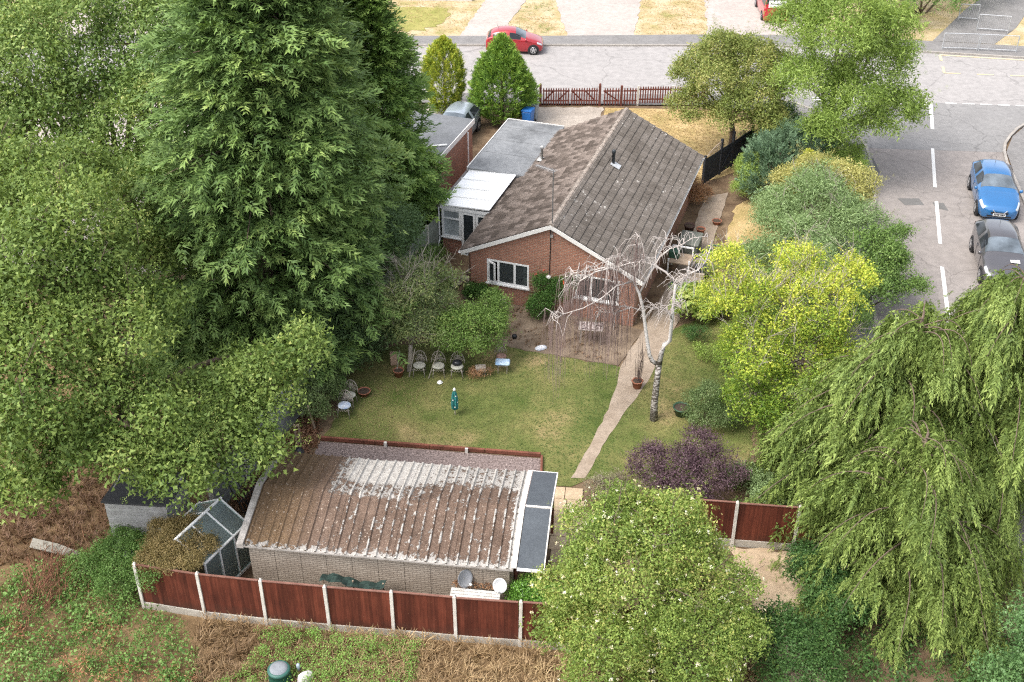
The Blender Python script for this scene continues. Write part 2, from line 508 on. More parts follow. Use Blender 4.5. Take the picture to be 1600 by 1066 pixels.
# footways
sheet('pavement', [(13.4, 63.95), (16.1, 62.75), (17.75, 60.9), (18.6, 58.5), (18.75, 56.8), (18.28, 53.1), (17.15, 49.0), (15.6, 43.7), (14.6, 38.5), (14.55, 34), (13.2, 34), (13.3, 38.5), (14.2, 44.2), (15.3, 49.5), (16.4, 53.4), (16.6, 56), (16.2, 58.5), (15.0, 60.6), (12.0, 62.4), (0, 62.7), (-40, 63.4), (-40, 64.85), (0, 64.2)], 0.075, m_pave, 'dark asphalt footway round the street corner')
sheet('pavement_corner', [(25.45, 53.2), (26.05, 56.2), (27.05, 58.1), (28.7, 60.05), (31.6, 61.55), (60, 55.2), (60, 40), (30, 20), (22.15, 36), (23.65, 43.6), (24.9, 49.7)], 0.075, m_pave, 'grey footway beside the parked cars')
sheet('pavement_far', [(-120, 75.1), (-60, 73.05), (-6, 72.35), (2.5, 72.35), (11.7, 72.3), (16.4, 72.3), (24.4, 71.45), (32, 70.1), (60, 63.7), (60.8, 65.5), (32.6, 72.0), (24.8, 73.3), (16.5, 74.1), (11.6, 74.15), (2.5, 73.9), (-6, 73.9), (-60, 74.6), (-120, 77)], 0.08, m_pave, 'asphalt footway on the far side of the road')
# far verges and drives
m_verge = mat('bleached verge', (0.62, 0.50, 0.31), (0.46, 0.37, 0.18), 0.7, 0.95, 0.1, bmp=0.5, bscale=30,
              stops=[(0.30, (0.21, 0.20, 0.075)), (0.45, (0.32, 0.25, 0.135)), (0.62, (0.40, 0.325, 0.215))])
m_greenverge = mat('green verge', (0.28, 0.25, 0.09), (0.18, 0.18, 0.05), 0.9, 0.95, 0.1, bmp=0.6, bscale=30)
sheet('verge', [(-60, 74.6), (-6, 73.9), (2.5, 73.9), (11.6, 74.15), (16.5, 74.1), (24.8, 73.3), (32.6, 72.0), (60, 66), (70, 120), (-70, 120)], 0.04, m_verge, 'bleached dry grass front gardens over the road')
sheet('green_verge', rough([(-9.6, 75.2), (-6.2, 74.9), (-4.6, 76.4), (-4.2, 78.0), (-4.9, 79.6), (-9.6, 79.8)], .4, .3), 0.056, m_greenverge, 'patch of greener grass on the verge')
for p_ in ([(-3.4, 73.9), (-0.75, 73.9), (1.1, 82), (2.4, 88), (-0.6, 88), (-1.9, 81)], [(3.6, 73.9), (8.0, 74.0), (9.2, 82), (10, 92), (3.4, 92), (3.1, 80)], [(12.8, 74.1), (20.5, 73.8), (23, 90), (14.5, 90)], [(-30, 74.2), (-10, 74), (-9.5, 80), (-10, 90), (-32, 90)]):
    sheet('driveway', rough(p_, .4, .1), 0.062, m_paleconc, 'pale concrete driveway across the road')
sheet('neighbour_yard', [(-60, 40), (-14, 44), (-6.2, 47), (-1.4, 62.6), (-60, 63.4)], -0.006, m_paleconc, 'pale concrete yard of the neighbouring plot')
sheet('far_footpath', [(27.2, 73.0), (31, 72.4), (33.5, 75.5), (38.5, 84), (35.5, 84.5), (31.5, 79.5)], 0.062, m_pave, 'dark footpath behind the guard rails')
# --- road markings (thin painted sheets, each a part of its road)
def mark(a, b, w, m=m_white, nm='road_marking', z=0.004):
    a, b = Vector((*a, 0)), Vector((*b, 0)); d = (b - a).normalized(); n = Vector((-d.y, d.x, 0)) * w / 2
    o = MB().sheet([tuple((a + n)[:2]), tuple((a - n)[:2]), tuple((b - n)[:2]), tuple((b + n)[:2])], z).build(nm, m)
    o['kind'] = 'structure'
    return o
for a, b in [((22.34, 56.76), (21.09, 52.18)), ((20.70, 50.66), (19.61, 46.48)), ((19.06, 44.41), (17.84, 39.39)), ((17.5, 37.4), (17.4, 32.6))]:
    mark(a, b, 0.17)
mark((24.08, 62.95), (23.08, 59.24), 0.19)
for k in range(7):
    x = 24.9 + k * 0.98
    mark((x, 62.90 - k * 0.095), (x + 0.66, 62.84 - k * 0.095), 0.13)
for k in range(7):
    x = 23.95 - k * 0.98
    for dy in (0, 0.32):
        mark((x, 62.62 + k * 0.12 + dy), (x - 0.66, 62.69 + k * 0.12 + dy), 0.15)
mark((26.95, 70.62), (40.0, 68.2), 0.16, m_cream)
mark((26.92, 70.55), (26.75, 69.6), 0.16, m_cream); mark((26.52, 68.6), (26.3, 67.6), 0.16, m_cream)
for k in range(6):
    x = 26.25 + k * 1.95
    mark((x, 67.56 - k * 0.21), (x + 1.0, 67.46 - k * 0.21), 0.13, m_cream)
for p_ in ([(18.9, 51.0), (19.05, 50.3), (20.0, 50.3), (19.95, 51.0)], [(17.1 + .1, 53.9), (17.9 + .9, 53.9), (18.9, 55.6), (18.3 + .3, 55.7)], [(19.85 + .6, 50.0), (20.1 + .9, 49.7), (20.1 + .9, 50.5), (19.9 + .6, 50.6)]):
    o = MB().sheet(p_, -0.004 if p_[0][0] > 17.5 else -0.003).build('asphalt_patch', m_patch); structure(o, 'dark repair patch in the side road')

# --- the bungalow's plot
sheet('garden_soil', [(-9.9, 28.2), (-3.2, 46.4), (-1.6, 51), (0.6, 57.8), (1.4, 62.4), (12.2, 62.2), (16, 58.2), (16.2, 53.5), (15.1, 49.6), (13.6, 44.2), (11.4, 37.1), (8.6, 28), (2.2, 27.2), (1.9, 23.4)], -0.018, m_earth, 'bare brown garden soil')
lawn_poly = [(-6.75, 32.35), (1.05, 31.42), (1.12, 29.9), (2.0, 29.75), (2.6, 30.2), (5.6, 29.2), (8.2, 30.6), (9.0, 34.5), (9.8, 38.4), (8.4, 40.6), (6.2, 39.2), (5.2, 38.0), (4.2, 36.75), (0.0, 38.1), (-1.6, 38.9), (-4.6, 38.2), (-6.4, 37.2), (-6.3, 34.6)]
sheet('lawn', rough(lawn_poly, .3, .09), 0.0, m_lawn, 'patchy worn garden lawn with dry spots')
sheet('front_lawn', [(4.7, 57.5), (5.3, 62.2), (12.0, 61.9), (14.4, 58.8), (14.0, 55.8), (10.4, 53.2), (9.2, 52.6), (6.0, 54.2)], 0.0, m_drygrass, 'parched straw coloured front lawn')
sheet('front_drive', rough([(1.5, 62.3), (5.2, 62.3), (4.6, 57.4), (5.3, 54.6), (2.4, 54.8), (0.6, 57.5)], .35, .1), 0.004, m_conc, 'concrete front drive inside the picket gates')
sheet('side_bed', rough([(8.8, 43.5), (9.9, 47.0), (10.8, 50.2), (12.4, 51.5), (12.6, 48), (11.4, 43.0)], .3, .12), 0.004, m_drygrass, 'dry straw coloured bed beside the house')
path_poly = [(2.02, 30.2), (2.85, 32.2), (3.55, 34.05), (4.02, 35.65), (4.2, 36.75), (4.75, 38.1), (5.4, 39.4), (7.7, 45.4), (9.5, 51.2), (10.7, 51.6), (9.3, 46.8), (8.1, 42.8), (6.7, 39.6), (5.75, 37.4), (5.2, 35.8), (4.65, 34.75), (4.22, 34.05), (3.35, 32.2), (2.5, 30.2)]
sheet('garden_path', rough(path_poly, .35, .035), 0.012, m_path, 'narrow concrete garden path curving past the lawn')
sheet('patio', rough([(-0.55, 38.45), (0.0, 38.05), (4.15, 36.85), (4.72, 38.1), (5.35, 39.35), (-1.7, 41.9), (-1.9, 41.2), (-0.9, 39.7)], .3, .05), 0.008, m_patio, 'cracked bare concrete patio under the gable')
sheet('gravel_bed', [(-6.85, 32.2), (1.02, 31.25), (1.0, 28.2), (-7.3, 29.1)], 0.0, m_gravel, 'strip of pinkish gravel behind the garage')
m_dirt = mat('sandy dirt', (0.46, 0.36, 0.25), (0.30, 0.22, 0.145), 1.2, 0.95, 0.1, bmp=0.5, bscale=25)
sheet('dirt_track', rough([(6.9, 26.9), (9.3, 26.75), (9.0, 24.8), (9.2, 22), (10, 14), (6.0, 14), (7.6, 22), (7.2, 24.8)], .4, .15), -0.008, m_dirt, 'sandy dirt track outside the fence')
m_scrub = mat('scrub soil', (0.23, 0.155, 0.085), (0.10, 0.065, 0.035), 0.7, 0.95, 0.1, bmp=0.7, bscale=18)
sheet('scrub_ground', [(-60, 5), (6.4, 5), (6.9, 22.0), (1.4, 22.65), (-11.2, 24.35), (-12.0, 27.0), (-10.2, 28.4), (-14, 40), (-60, 36)], -0.01, m_scrub, 'rough scrubland soil outside the fence')
# timber edging of the lawn
m_sleeper = mat('red brown stained timber', (0.20, 0.075, 0.05), (0.11, 0.045, 0.03), 3, 0.8, 0.2)
t = thing('lawn_edging', 'low reddish timber edging between the lawn and the gravel', 'edging', (-6.8, 32.28, 0), math.atan2(-0.93, 7.82))
for k in range(4):
    MB().box(k * 1.97, k * 1.97 + 1.95, -0.05, 0.05, 0, 0.16).build('timber', m_sleeper, t, bev=0.012)
for x in (2.3, 5.2):
    MB().box(x, x + 0.1, -0.13, -0.052, 0, 0.19).build('peg', plain('pale bracket', (0.6, 0.58, 0.54)), t)
t = thing('gravel_edging', 'short reddish timber edging at the end of the gravel by the slabs', 'edging', (1.04, 31.3, 0), R(-92))
MB().box(0, 2.1, -0.04, 0.04, 0, 0.13).build('timber', m_sleeper, t, bev=0.01)
# paving slabs by the garage door: each a piece of the setting
slab_root = bpy.data.objects.new('slab_paving', None); C.objects.link(slab_root); slab_root['kind'] = 'structure'
m_slab = mat('buff slab', (0.47, 0.37, 0.25), (0.36, 0.27, 0.18), 2, 0.9, 0.2, rnd=0.35, bmp=0.3, bscale=30)
for i in range(3):
    for j in range(7):
        if (i, j) in ((2, 6), (2, 5), (2, 0)): continue
        o = MB().box(0.008, 0.592, 0.008, 0.592, -0.03, 0.016 + random.random() * 0.012).build('slab', m_slab, slab_root, bev=0.006)
        o.location = (1.15 + i * 0.6 + (j % 2) * 0.015, 25.6 + j * 0.6 - i * 0.07, 0); o.rotation_euler = (random.uniform(-.01, .01), random.uniform(-.01, .01), R(-7 + random.uniform(-1, 1)))

# ================================================================== BUNGALOW
m_brick = brickmat('red brick wall', (0.36, 0.165, 0.108), (0.27, 0.118, 0.08), (0.33, 0.25, 0.20), dirt=0.25, dirtcol=(0.12, 0.07, 0.05))
m_upvc = plain('white upvc', (0.80, 0.80, 0.79), 0.35, 0.4)
m_glass = glass('dark window glass', (0.03, 0.036, 0.04))
def tilemat(name, stops, lichen, lich_amt, tv=0.26, dirt=0.6):  # dirt: strength of the shade painted into tile troughs and tails
    m, nt, b = _nt(name)
    p = wpos(nt)
    oi = nt.nodes.new('ShaderNodeObjectInfo').outputs['Random']
    at = nt.nodes.new('ShaderNodeAttribute'); at.attribute_name = 'tone'
    f = noise(nt, p, 0.8, 5, 0.6); f2 = noise(nt, p, 9, 4, 0.65)
    s = math_(nt, 'ADD', math_(nt, 'MULTIPLY', f, 0.62 - tv * .9), math_(nt, 'ADD', math_(nt, 'MULTIPLY', f2, 0.38 - tv * .1), math_(nt, 'MULTIPLY', math_(nt, 'FRACT', math_(nt, 'ADD', oi, at.outputs['Fac'])), tv)))
    col = ramp(nt, s, stops)
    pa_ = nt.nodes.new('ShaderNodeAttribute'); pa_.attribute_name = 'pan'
    col = mixc(nt, math_(nt, 'MULTIPLY', pa_.outputs['Fac'], dirt), col, (0.045, 0.037, 0.03))  # shade between the rolls and under each tail, put into the colour
    l1 = noise(nt, p, 5.5, 3, 0.7); l2 = noise(nt, p, 0.9, 2)
    lm = math_(nt, 'ADD', l1, math_(nt, 'MULTIPLY', l2, 0.35))
    col = mixc(nt, ramp(nt, lm, [(lich_amt, (0, 0, 0)), (lich_amt + 0.035, (0.85,) * 3)]), col, lichen)
    nt.links.new(col, b.inputs['Base Color'])
    b.inputs['Roughness'].default_value = 0.9; b.inputs['Specular IOR Level'].default_value = 0.2
    bump(nt, b, noise(nt, p, 45, 3), 0.5, 0.01)
    return m
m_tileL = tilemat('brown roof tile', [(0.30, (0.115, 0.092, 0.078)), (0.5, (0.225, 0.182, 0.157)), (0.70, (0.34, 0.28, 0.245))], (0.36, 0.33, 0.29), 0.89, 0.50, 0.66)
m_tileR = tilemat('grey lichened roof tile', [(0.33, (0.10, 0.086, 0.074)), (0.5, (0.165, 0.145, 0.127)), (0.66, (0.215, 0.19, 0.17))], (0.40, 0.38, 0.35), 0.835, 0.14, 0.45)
m_ridge = mat('mossy ridge tile', (0.34, 0.29, 0.25), (0.17, 0.14, 0.115), 5, 0.9, 0.2, bmp=0.6, bscale=30)

HA = R(18.8)
house = thing('bungalow', 'red brick bungalow with a brown tiled gable roof in the middle of the garden plot', 'house', (-2.12, 41.89, 0), -HA)
HW, HL, EZ, RZ = 7.71, 12.28, 2.25, 4.12
hx = HW / 2
# walls (gable pentagon prism as separate wall parts)
WX0, WX1, WY0, WY1 = 0.30, 7.41, 0.14, 12.14
def wz(x): return EZ + 0.02 + (RZ - EZ) * (1 - abs(x - hx) / hx) - 0.09
# gable wall with two window holes: built from strips
W1 = (1.10, 2.93, 0.92, 2.02); W2 = (4.93, 6.75, 0.95, 2.02)
def gable(y, holes, nm, th=0.24, inward=1):
    mb = MB()
    xs = sorted({WX0, hx, WX1} | {h[0] for h in holes} | {h[1] for h in holes})
    for a, b in zip(xs[:-1], xs[1:]):
        hole = [h for h in holes if h[0] <= a + 1e-6 and h[1] >= b - 1e-6]
        segs = [(-0.3, None)] if not hole else [(-0.3, hole[0][2]), (hole[0][3], None)]
        for z0, z1 in segs:
            za, zb = (wz(a), wz(b)) if z1 is None else (z1, z1)
            y1 = y + th * inward
            ya, yb = min(y, y1), max(y, y1)
            vs = [(a, ya, z0), (b, ya, z0), (b, ya, zb), (a, ya, za), (a, yb, z0), (b, yb, z0), (b, yb, zb), (a, yb, za)]
            mb.add(vs, [(0, 1, 2, 3), (5, 4, 7, 6), (0, 4, 5, 1), (3, 2, 6, 7), (0, 3, 7, 4), (1, 5, 6, 2)])
    return mb.build(nm, m_brick, house)
gable(WY0, [W1, W2], 'gable_wall')
gable(WY1, [], 'gable_wall', inward=-1)
MB().box(WX0, WX0 + 0.24, WY0 + 0.245, WY1 - 0.245, -0.3, EZ - 0.02).build('side_wall', m_brick, house)
m_render = mat('cream render', (0.55, 0.50, 0.44), (0.45, 0.40, 0.34), 2, 0.9)
MB().box(WX1 - 0.24, WX1, WY0 + 0.245, WY1 - 0.245, -0.3, EZ - 0.02).build('side_wall', m_brick, house)
m_room = plain('dim room', (0.10, 0.09, 0.08), 0.9)
m_curtain = mat('pale curtain', (0.62, 0.60, 0.57), (0.45, 0.43, 0.41), 9, 0.9)
MB().box(WX0 + 0.3, WX1 - 0.3, WY0 + 1.6, WY0 + 1.65, -0.2, EZ - .1).build('inner_wall', m_room, house)
m_wglass = clear_glass('window glass', (0.45, 0.48, 0.49), 0.10)
def window(par, x0, x1, z0, z1, y, lights, open_first=False, nm='window'):
    """upvc casement; frame front at y-0.02"""
    w = bpy.data.objects.new(nm, None); C.objects.link(w); w.parent = par
    f = MB(); d0, d1 = y - 0.015, y + 0.06; fw = 0.075
    f.box(x0, x1, d0, d1, z0, z0 + fw); f.box(x0, x1, d0, d1, z1 - fw, z1)
    f.box(x0, x0 + fw, d0, d1, z0 + fw, z1 - fw); f.box(x1 - fw, x1, d0, d1, z0 + fw, z1 - fw)
    n = len(lights); 
    xs = [x0 + (x1 - x0) * s for s in lights]
    for s in xs[1:-1]: f.box(s - 0.045, s + 0.045, d0, d1, z0 + fw, z1 - fw)
    f.build('frame', m_upvc, w)
    MB().box(x0 - 0.05, x1 + 0.05, y - 0.09, y + 0.02, z0 - 0.06, z0 - 0.003).build('sill', m_upvc, w)
    for i in range(n - 1):
        a, b = xs[i] + 0.05, xs[i + 1] - 0.05
        if i == 0: a = x0 + fw + .003
        if i == n - 2: b = x1 - fw - .003
        if i == 0 and open_first:
            s = bpy.data.objects.new('open_sash', None); C.objects.link(s); s.parent = w
            s.location = (a, y - 0.03, 0); s.rotation_euler = (0, 0, R(-24))
            g = MB(); ww = b - a
            for bx in ((0, ww, z0 + fw, z0 + fw + .06), (0, ww, z1 - fw - .06, z1 - fw), (0, .06, z0 + fw + .06, z1 - fw - .06), (ww - .06, ww, z0 + fw + .06, z1 - fw - .06)):
                g.box(bx[0], bx[1], -.03, .03, bx[2], bx[3])
            g.box(.061, ww - .061, -.004, .004, z0 + fw + .061, z1 - fw - .061)
            s2 = g.build('open_sash', m_upvc, w)
            me = s2.data; me.materials.append(m_glass)
            for pi in range(len(me.polygons) - 6, len(me.polygons)): me.polygons[pi].material_index = 1
            s2.location = s.location; s2.rotation_euler = s.rotation_euler
            bpy.data.objects.remove(s)
            MB().box(a, a + .12, y + .1, y + .14, z0 + .1, z1 - .1).build('curtain', m_curtain, w)
            continue
        MB().box(a, b, y + 0.02, y + 0.03, z0 + fw + .003, z1 - fw - .003).build('pane', m_wglass, w)
        if i != 1: MB().box(a + (b - a) * (.55 if i else .0), a + (b - a) * (1.0 if i else .45), y + .16, y + .19, z0 + .02, z1).build('curtain', m_curtain, w)
    return w
window(house, *W1, WY0, [0, .27, .66, 1], True)
window(house, *W2, WY0, [0, .36, .70, 1])
# roof deck, then individual tiles
dk = MB()
for s in (0, 1):
    xe, xr = (0.02, hx) if s == 0 else (HW - 0.02, hx)
    vs = []
    for y in (0.03, HL - 0.03):
        vs += [(xe, y, EZ - 0.03), (xr, y, RZ - 0.04), (xr, y, RZ - 0.09), (xe, y, EZ - 0.09)]
    dk.add(vs, [(0, 1, 5, 4), (1, 2, 6, 5), (2, 3, 7, 6), (3, 0, 4, 7), (0, 3, 2, 1), (4, 5, 6, 7)])
deck = dk.build('roof', plain('roof felt', (0.05, 0.045, 0.04), 0.9), house)
SL = math.hypot(hx, RZ - EZ); PA = math.atan2(RZ - EZ, hx)
def tile_template(w, l, rolls=2, th=0.052):
    """single interlocking tile: x across (along the eaves), y up the slope, tail proud"""
    v = []; n = rolls * 4 + 1
    for yy, zz in ((0, th), (l, 0.004)):
        for k in range(n):
            ph = k / 4.0
            z = 0.030 * max(0, math.cos(2 * math.pi * (ph - 0.0)))
            v.append((w * k / (n - 1), yy, zz + z))
    for k in range(n): v.append((w * k / (n - 1), 0.0, 0.0))
    global tile_shade
    tile_shade = [.55 + .45 * (1 - max(0, math.cos(2 * math.pi * k / 4.0))) for k in range(n)] + [.15 + .55 * (1 - max(0, math.cos(2 * math.pi * k / 4.0))) for k in range(n)] + [1.0] * n  # painted shade weights: deeper in troughs, fullest on the tail face
    f = [(k, k + 1, n + k + 1, n + k) for k in range(n - 1)] + [(2 * n + k, 2 * n + k + 1, k + 1, k) for k in range(n - 1)]
    f += [(2 * n, 0, n), (2 * n + n - 1, 2 * n - 1, n - 1)]
    return v, f
TW = 0.30
gauge = SL / 12.6
nrow, ncol = 13, int(HL / TW)
tv, tf = tile_template(TW - 0.012, gauge * 1.06)
tile_me = {}
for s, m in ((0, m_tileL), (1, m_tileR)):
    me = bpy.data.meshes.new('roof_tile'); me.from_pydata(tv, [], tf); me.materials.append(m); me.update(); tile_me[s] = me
    a_ = me.attributes.new('pan', 'FLOAT', 'POINT'); a_.data.foreach_set('value', tile_shade)
spots = []
for s in (0, 1):
    for r in range(nrow):
        d = r * gauge - 0.05
        if d > SL - 0.12: continue
        for c in range(ncol):
            y = 0.02 + c * TW * (HL - 0.04) / (ncol * TW)
            # nearest tiles first: the ones towards the garden gable show largest
            spots.append((y + (0.35 if s == 0 else 0) + d * 0.25, s, d, y))
spots.sort(key=lambda t: t[0])
def tile_matrix(s, d, y, jit=True):
    j = random.gauss(0, 0.020 if s == 0 else 0.006) if jit else 0
    if s == 0:
        base = Matrix.Translation((d * math.cos(PA), y + TW, EZ + d * math.sin(PA)))
        rot = Matrix(((0, math.cos(PA), -math.sin(PA)), (-1, 0, 0), (0, math.sin(PA), math.cos(PA)))).to_4x4()
    else:
        base = Matrix.Translation((HW - d * math.cos(PA), y, EZ + d * math.sin(PA)))
        rot = Matrix(((0, -math.cos(PA), math.sin(PA)), (1, 0, 0), (0, math.sin(PA), math.cos(PA)))).to_4x4()
    return base @ rot @ Matrix.Rotation(j, 4, 'Z') @ Matrix.Rotation(random.gauss(0, 0.016) if jit else 0, 4, 'X')
for _, s, d, y in spots[:300]:
    o = bpy.data.objects.new('roof_tile', tile_me[s]); C.objects.link(o); o.parent = house
    o.matrix_local = tile_matrix(s, d, y)
for s in (0, 1):
    mb = MB(); tn = []; pn_ = []
    for _, ss, d, y in spots[300:]:
        if ss != s: continue
        M = tile_matrix(s, d, y)
        mb.add([M @ Vector(v) for v in tv], tf); tn += [random.random()] * len(tv); pn_ += tile_shade
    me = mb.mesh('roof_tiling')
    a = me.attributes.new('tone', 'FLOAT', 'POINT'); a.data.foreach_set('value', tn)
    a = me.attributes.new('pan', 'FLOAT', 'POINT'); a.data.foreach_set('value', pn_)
    o = link('roof_tiling', me, (m_tileL, m_tileR)[s], house)
    o['kind'] = 'stuff'
# ridge tiles
rb = MB()
for k in range(7):
    pass
nr = 27
for k in range(nr):
    L = (HL + 0.04) / nr; y0 = -0.02 + k * L
    mb = MB(); pts = []
    for yy, rr in ((y0, 0.135), (y0 + L + 0.02, 0.125)):
        for q in range(7):
            t_ = math.pi * (q / 6)
            pts.append((hx + math.cos(t_) * rr * 1.1, yy, RZ - 0.05 + math.sin(t_) * rr * 0.95))
    mb.add(pts, [(q, q + 1, 8 + q, 7 + q) for q in range(6)] + [tuple(range(7))[::-1], tuple(range(7, 14))])
    mb.build('ridge_tile', m_ridge, house, smooth=False)
# verge boards, fascias, gutters
m_verge_b = plain('white bargeboard', (0.72, 0.70, 0.67), 0.5)
for y in (0.0, HL + 0.0):
    for s in (0, 1):
        xe = 0.0 if s == 0 else HW
        yy0, yy1 = (y - 0.03, y + 0.0) if y < 1 else (y, y + 0.03)
        za, zb = EZ + 0.0, RZ + 0.0
        xc = hx
        vs = [(xe, yy0, za - 0.17), (xc, yy0, zb - 0.17), (xc, yy0, zb + 0.01), (xe, yy0, za + 0.01), (xe, yy1, za - 0.17), (xc, yy1, zb - 0.17), (xc, yy1, zb + 0.01), (xe, yy1, za + 0.01)]
        mb = MB().add(vs, [(0, 1, 2, 3), (5, 4, 7, 6), (0, 4, 5, 1), (3, 2, 6, 7), (0, 3, 7, 4), (1, 5, 6, 2)])
        o = mb.build('bargeboard', m_verge_b, house); fixnormals(o.data)
for x0, x1 in ((0.0, 0.03), (HW - 0.03, HW)):
    MB().box(x0, x1, 0.02, HL - 0.02, EZ - 0.2, EZ - 0.035).build('fascia', m_verge_b, house)
for x in (-0.06, HW + 0.06):
    g = MB(); pts = []
    for yy in (-0.02, HL + 0.02):
        for q in range(7):
            t_ = math.pi + math.pi * q / 6
            pts.append((x + math.cos(t_) * 0.058, yy, EZ - 0.05 + math.sin(t_) * 0.058))
    g.add(pts, [(q, q + 1, 8 + q, 7 + q) for q in range(6)])
    o = g.build('gutter', m_verge_b, house)
    sm = o.modifiers.new('thick', 'SOLIDIFY'); sm.thickness = 0.006
# soffit ends (boxed eaves at the gable feet)
for x0, x1 in ((0.03, WX0 - 0.003), (WX1 + 0.003, HW - 0.03)):
    MB().box(x0, x1, 0.03, HL - 0.03, EZ - 0.19, EZ - 0.16).build('soffit', m_verge_b, house)
# flues and cable
fl = MB(); fl.lathe([(0.06, 2.55), (0.06, 3.25), (0.085, 3.25), (0.085, 3.36), (0.05, 3.40)], 10, Matrix.Translation((0.82, 8.5, 0)))
fl.box(0.62, 1.02, 8.28, 8.72, 2.70, 2.73)
fl.build('flue', plain('galvanised flue', (0.50, 0.49, 0.47), 0.5, 0.4, 0.3), house, True)
fz = EZ + (HW - 4.63) * math.tan(PA)
fl = MB(); fl.lathe([(0.07, fz - 0.1), (0.07, fz + 0.55), (0.085, fz + 0.55), (0.085, fz + 0.68), (0.06, fz + 0.72)], 10, Matrix.Translation((4.63, 6.9, 0)))
fl.build('flue', plain('black flue', (0.03, 0.035, 0.04), 0.4), house, True)
M = Matrix.Translation((4.68, 6.88, fz + 0.04)) @ Matrix.Rotation(PA, 4, 'Y')
MB().box(-0.16, 0.30, -0.2, 0.2, 0, 0.03, M).build('flashing', plain('lead flashing', (0.42, 0.43, 0.44), 0.5), house)
MB().tube([(hx - 0.03, 0.11, 4.05), (hx - 0.02, 0.11, 3.0), (hx - 0.04, 0.11, 2.1), (hx - 0.03, 0.11, 1.75)], 0.018, 5).build('cable', plain('black cable', (0.02, 0.02, 0.02)), house)
MB().lathe([(0.10, 0), (0.12, .05), (0.10, .1), (.02, .13)], 12, Matrix.Translation((hx - .05, .02, 1.66))).build('alarm_box', m_verge_b, house, True)
MB().tube([(0.34, .10, 2.1), (0.34, .10, 0.0)], 0.035, 8).build('downpipe', plain('brown downpipe', (0.12, 0.07, 0.05)), house)
# television aerial on its mast: fixed to the gable, a thing of its own
m_alu = plain('dull aluminium', (0.50, 0.49, 0.48), 0.45, 0.5, 0.6)
hm = Matrix.Translation((-2.12, 41.89, 0)) @ Matrix.Rotation(-HA, 4, 'Z')
ax = hm @ Vector((3.9, 0.08, 0))
ant = thing('television_aerial', 'thin grey television aerial on a mast above the gable', 'aerial', (ax.x, ax.y, 0), -HA)
MB().tube([(0, 0, 3.7), (0, 0, 6.5)], 0.024, 6).build('mast', plain('steel mast', (0.22, 0.21, 0.21), .5, .4, .5), ant)
ab = MB(); ab.tube([(0.08, 0, 6.45), (-0.85, 0.45, 6.38)], 0.018, 5)
ab.build('boom', m_alu, ant)
for k in range(12):
    f_ = k / 11; c_ = Vector((0.05, 0, 6.45)).lerp(Vector((-0.82, 0.44, 6.38)), f_)
    h_ = 0.17 - 0.05 * f_
    MB().tube([c_ - Vector((0.2, 0.4, 0)).normalized() * h_, c_ + Vector((0.2, 0.4, 0)).normalized() * h_], 0.008, 4).build('element', m_alu, ant)
MB().box(-0.05, 0.05, -0.06, 0.06, 3.55, 3.65).build('bracket', m_alu, ant)

# ---- flat roofed extension and lean-to conservatory, parts of the same building group
ext = thing('flat_roof_extension', 'grey felt flat roofed side extension of the bungalow', 'extension', (-2.12, 41.89, 0), -HA)
m_felt = mat('grey roofing felt', (0.20, 0.205, 0.21), (0.145, 0.15, 0.155), 0.7, 0.85, 0.25, bmp=0.3, bscale=40,
             stops=[(0.36, (0.115, 0.118, 0.122)), (0.5, (0.185, 0.19, 0.195)), (0.7, (0.225, 0.23, 0.235))])
MB().box(-2.2, 0.28, 7.05, 12.75, -0.3, 2.34).build('wall', m_brick, ext)
MB().box(-2.32, 0.62, 6.98, 12.9, 2.345, 2.50).build('roof', m_felt, ext, bev=0.02)
for z in range(3):
    y = 8.9 + z * 1.5
    MB().box(-2.31, 0.6, y, y + 0.1, 2.5, 2.512).build('felt_lap', m_felt, ext)
MB().box(-2.36, -2.325, 6.98, 12.9, 2.30, 2.53).build('fascia', m_verge_b, ext)
MB().box(-2.32, 0.6, 12.905, 12.93, 2.30, 2.53).build('fascia', m_verge_b, ext)
con = thing('conservatory', 'white lean-to conservatory with panelled roof beside the tiled gable', 'conservatory', (-2.12, 41.89, 0), -HA)
m_poly = plain('white polycarbonate', (0.82, 0.82, 0.82), 0.3, 0.5)
for k in range(4):
    y0 = 3.36 + k * 0.905
    MB().add([(-2.25, y0 + .02, 2.36), (0.05, y0 + .02, 2.46), (0.05, y0 + .885, 2.46), (-2.25, y0 + .885, 2.36), (-2.25, y0 + .02, 2.345), (0.05, y0 + .02, 2.445), (0.05, y0 + .885, 2.445), (-2.25, y0 + .885, 2.345)],
             [(0, 1, 2, 3), (4, 7, 6, 5), (0, 4, 5, 1), (1, 5, 6, 2), (2, 6, 7, 3), (3, 7, 4, 0)]).build('roof_panel', m_poly, con)
for k in range(5):
    y0 = 3.36 + k * 0.905
    MB().add([(-2.27, y0 - .03, 2.34), (0.06, y0 - .03, 2.44), (0.06, y0 + .03, 2.44), (-2.27, y0 + .03, 2.34), (-2.27, y0 - .03, 2.40), (0.06, y0 - .03, 2.50), (0.06, y0 + .03, 2.50), (-2.27, y0 + .03, 2.40)],
             [(3, 2, 1, 0), (4, 5, 6, 7), (0, 1, 5, 4), (1, 2, 6, 5), (2, 3, 7, 6), (3, 0, 4, 7)]).build('glazing_bar', m_upvc, con)
MB().box(-2.40, -2.29, 3.30, 6.97, 2.27, 2.34).build('gutter', plain('dark gutter', (0.13, 0.11, 0.10)), con)
MB().box(-2.28, 0.28, 3.36, 3.44, 2.18, 2.335).build('header', m_upvc, con)
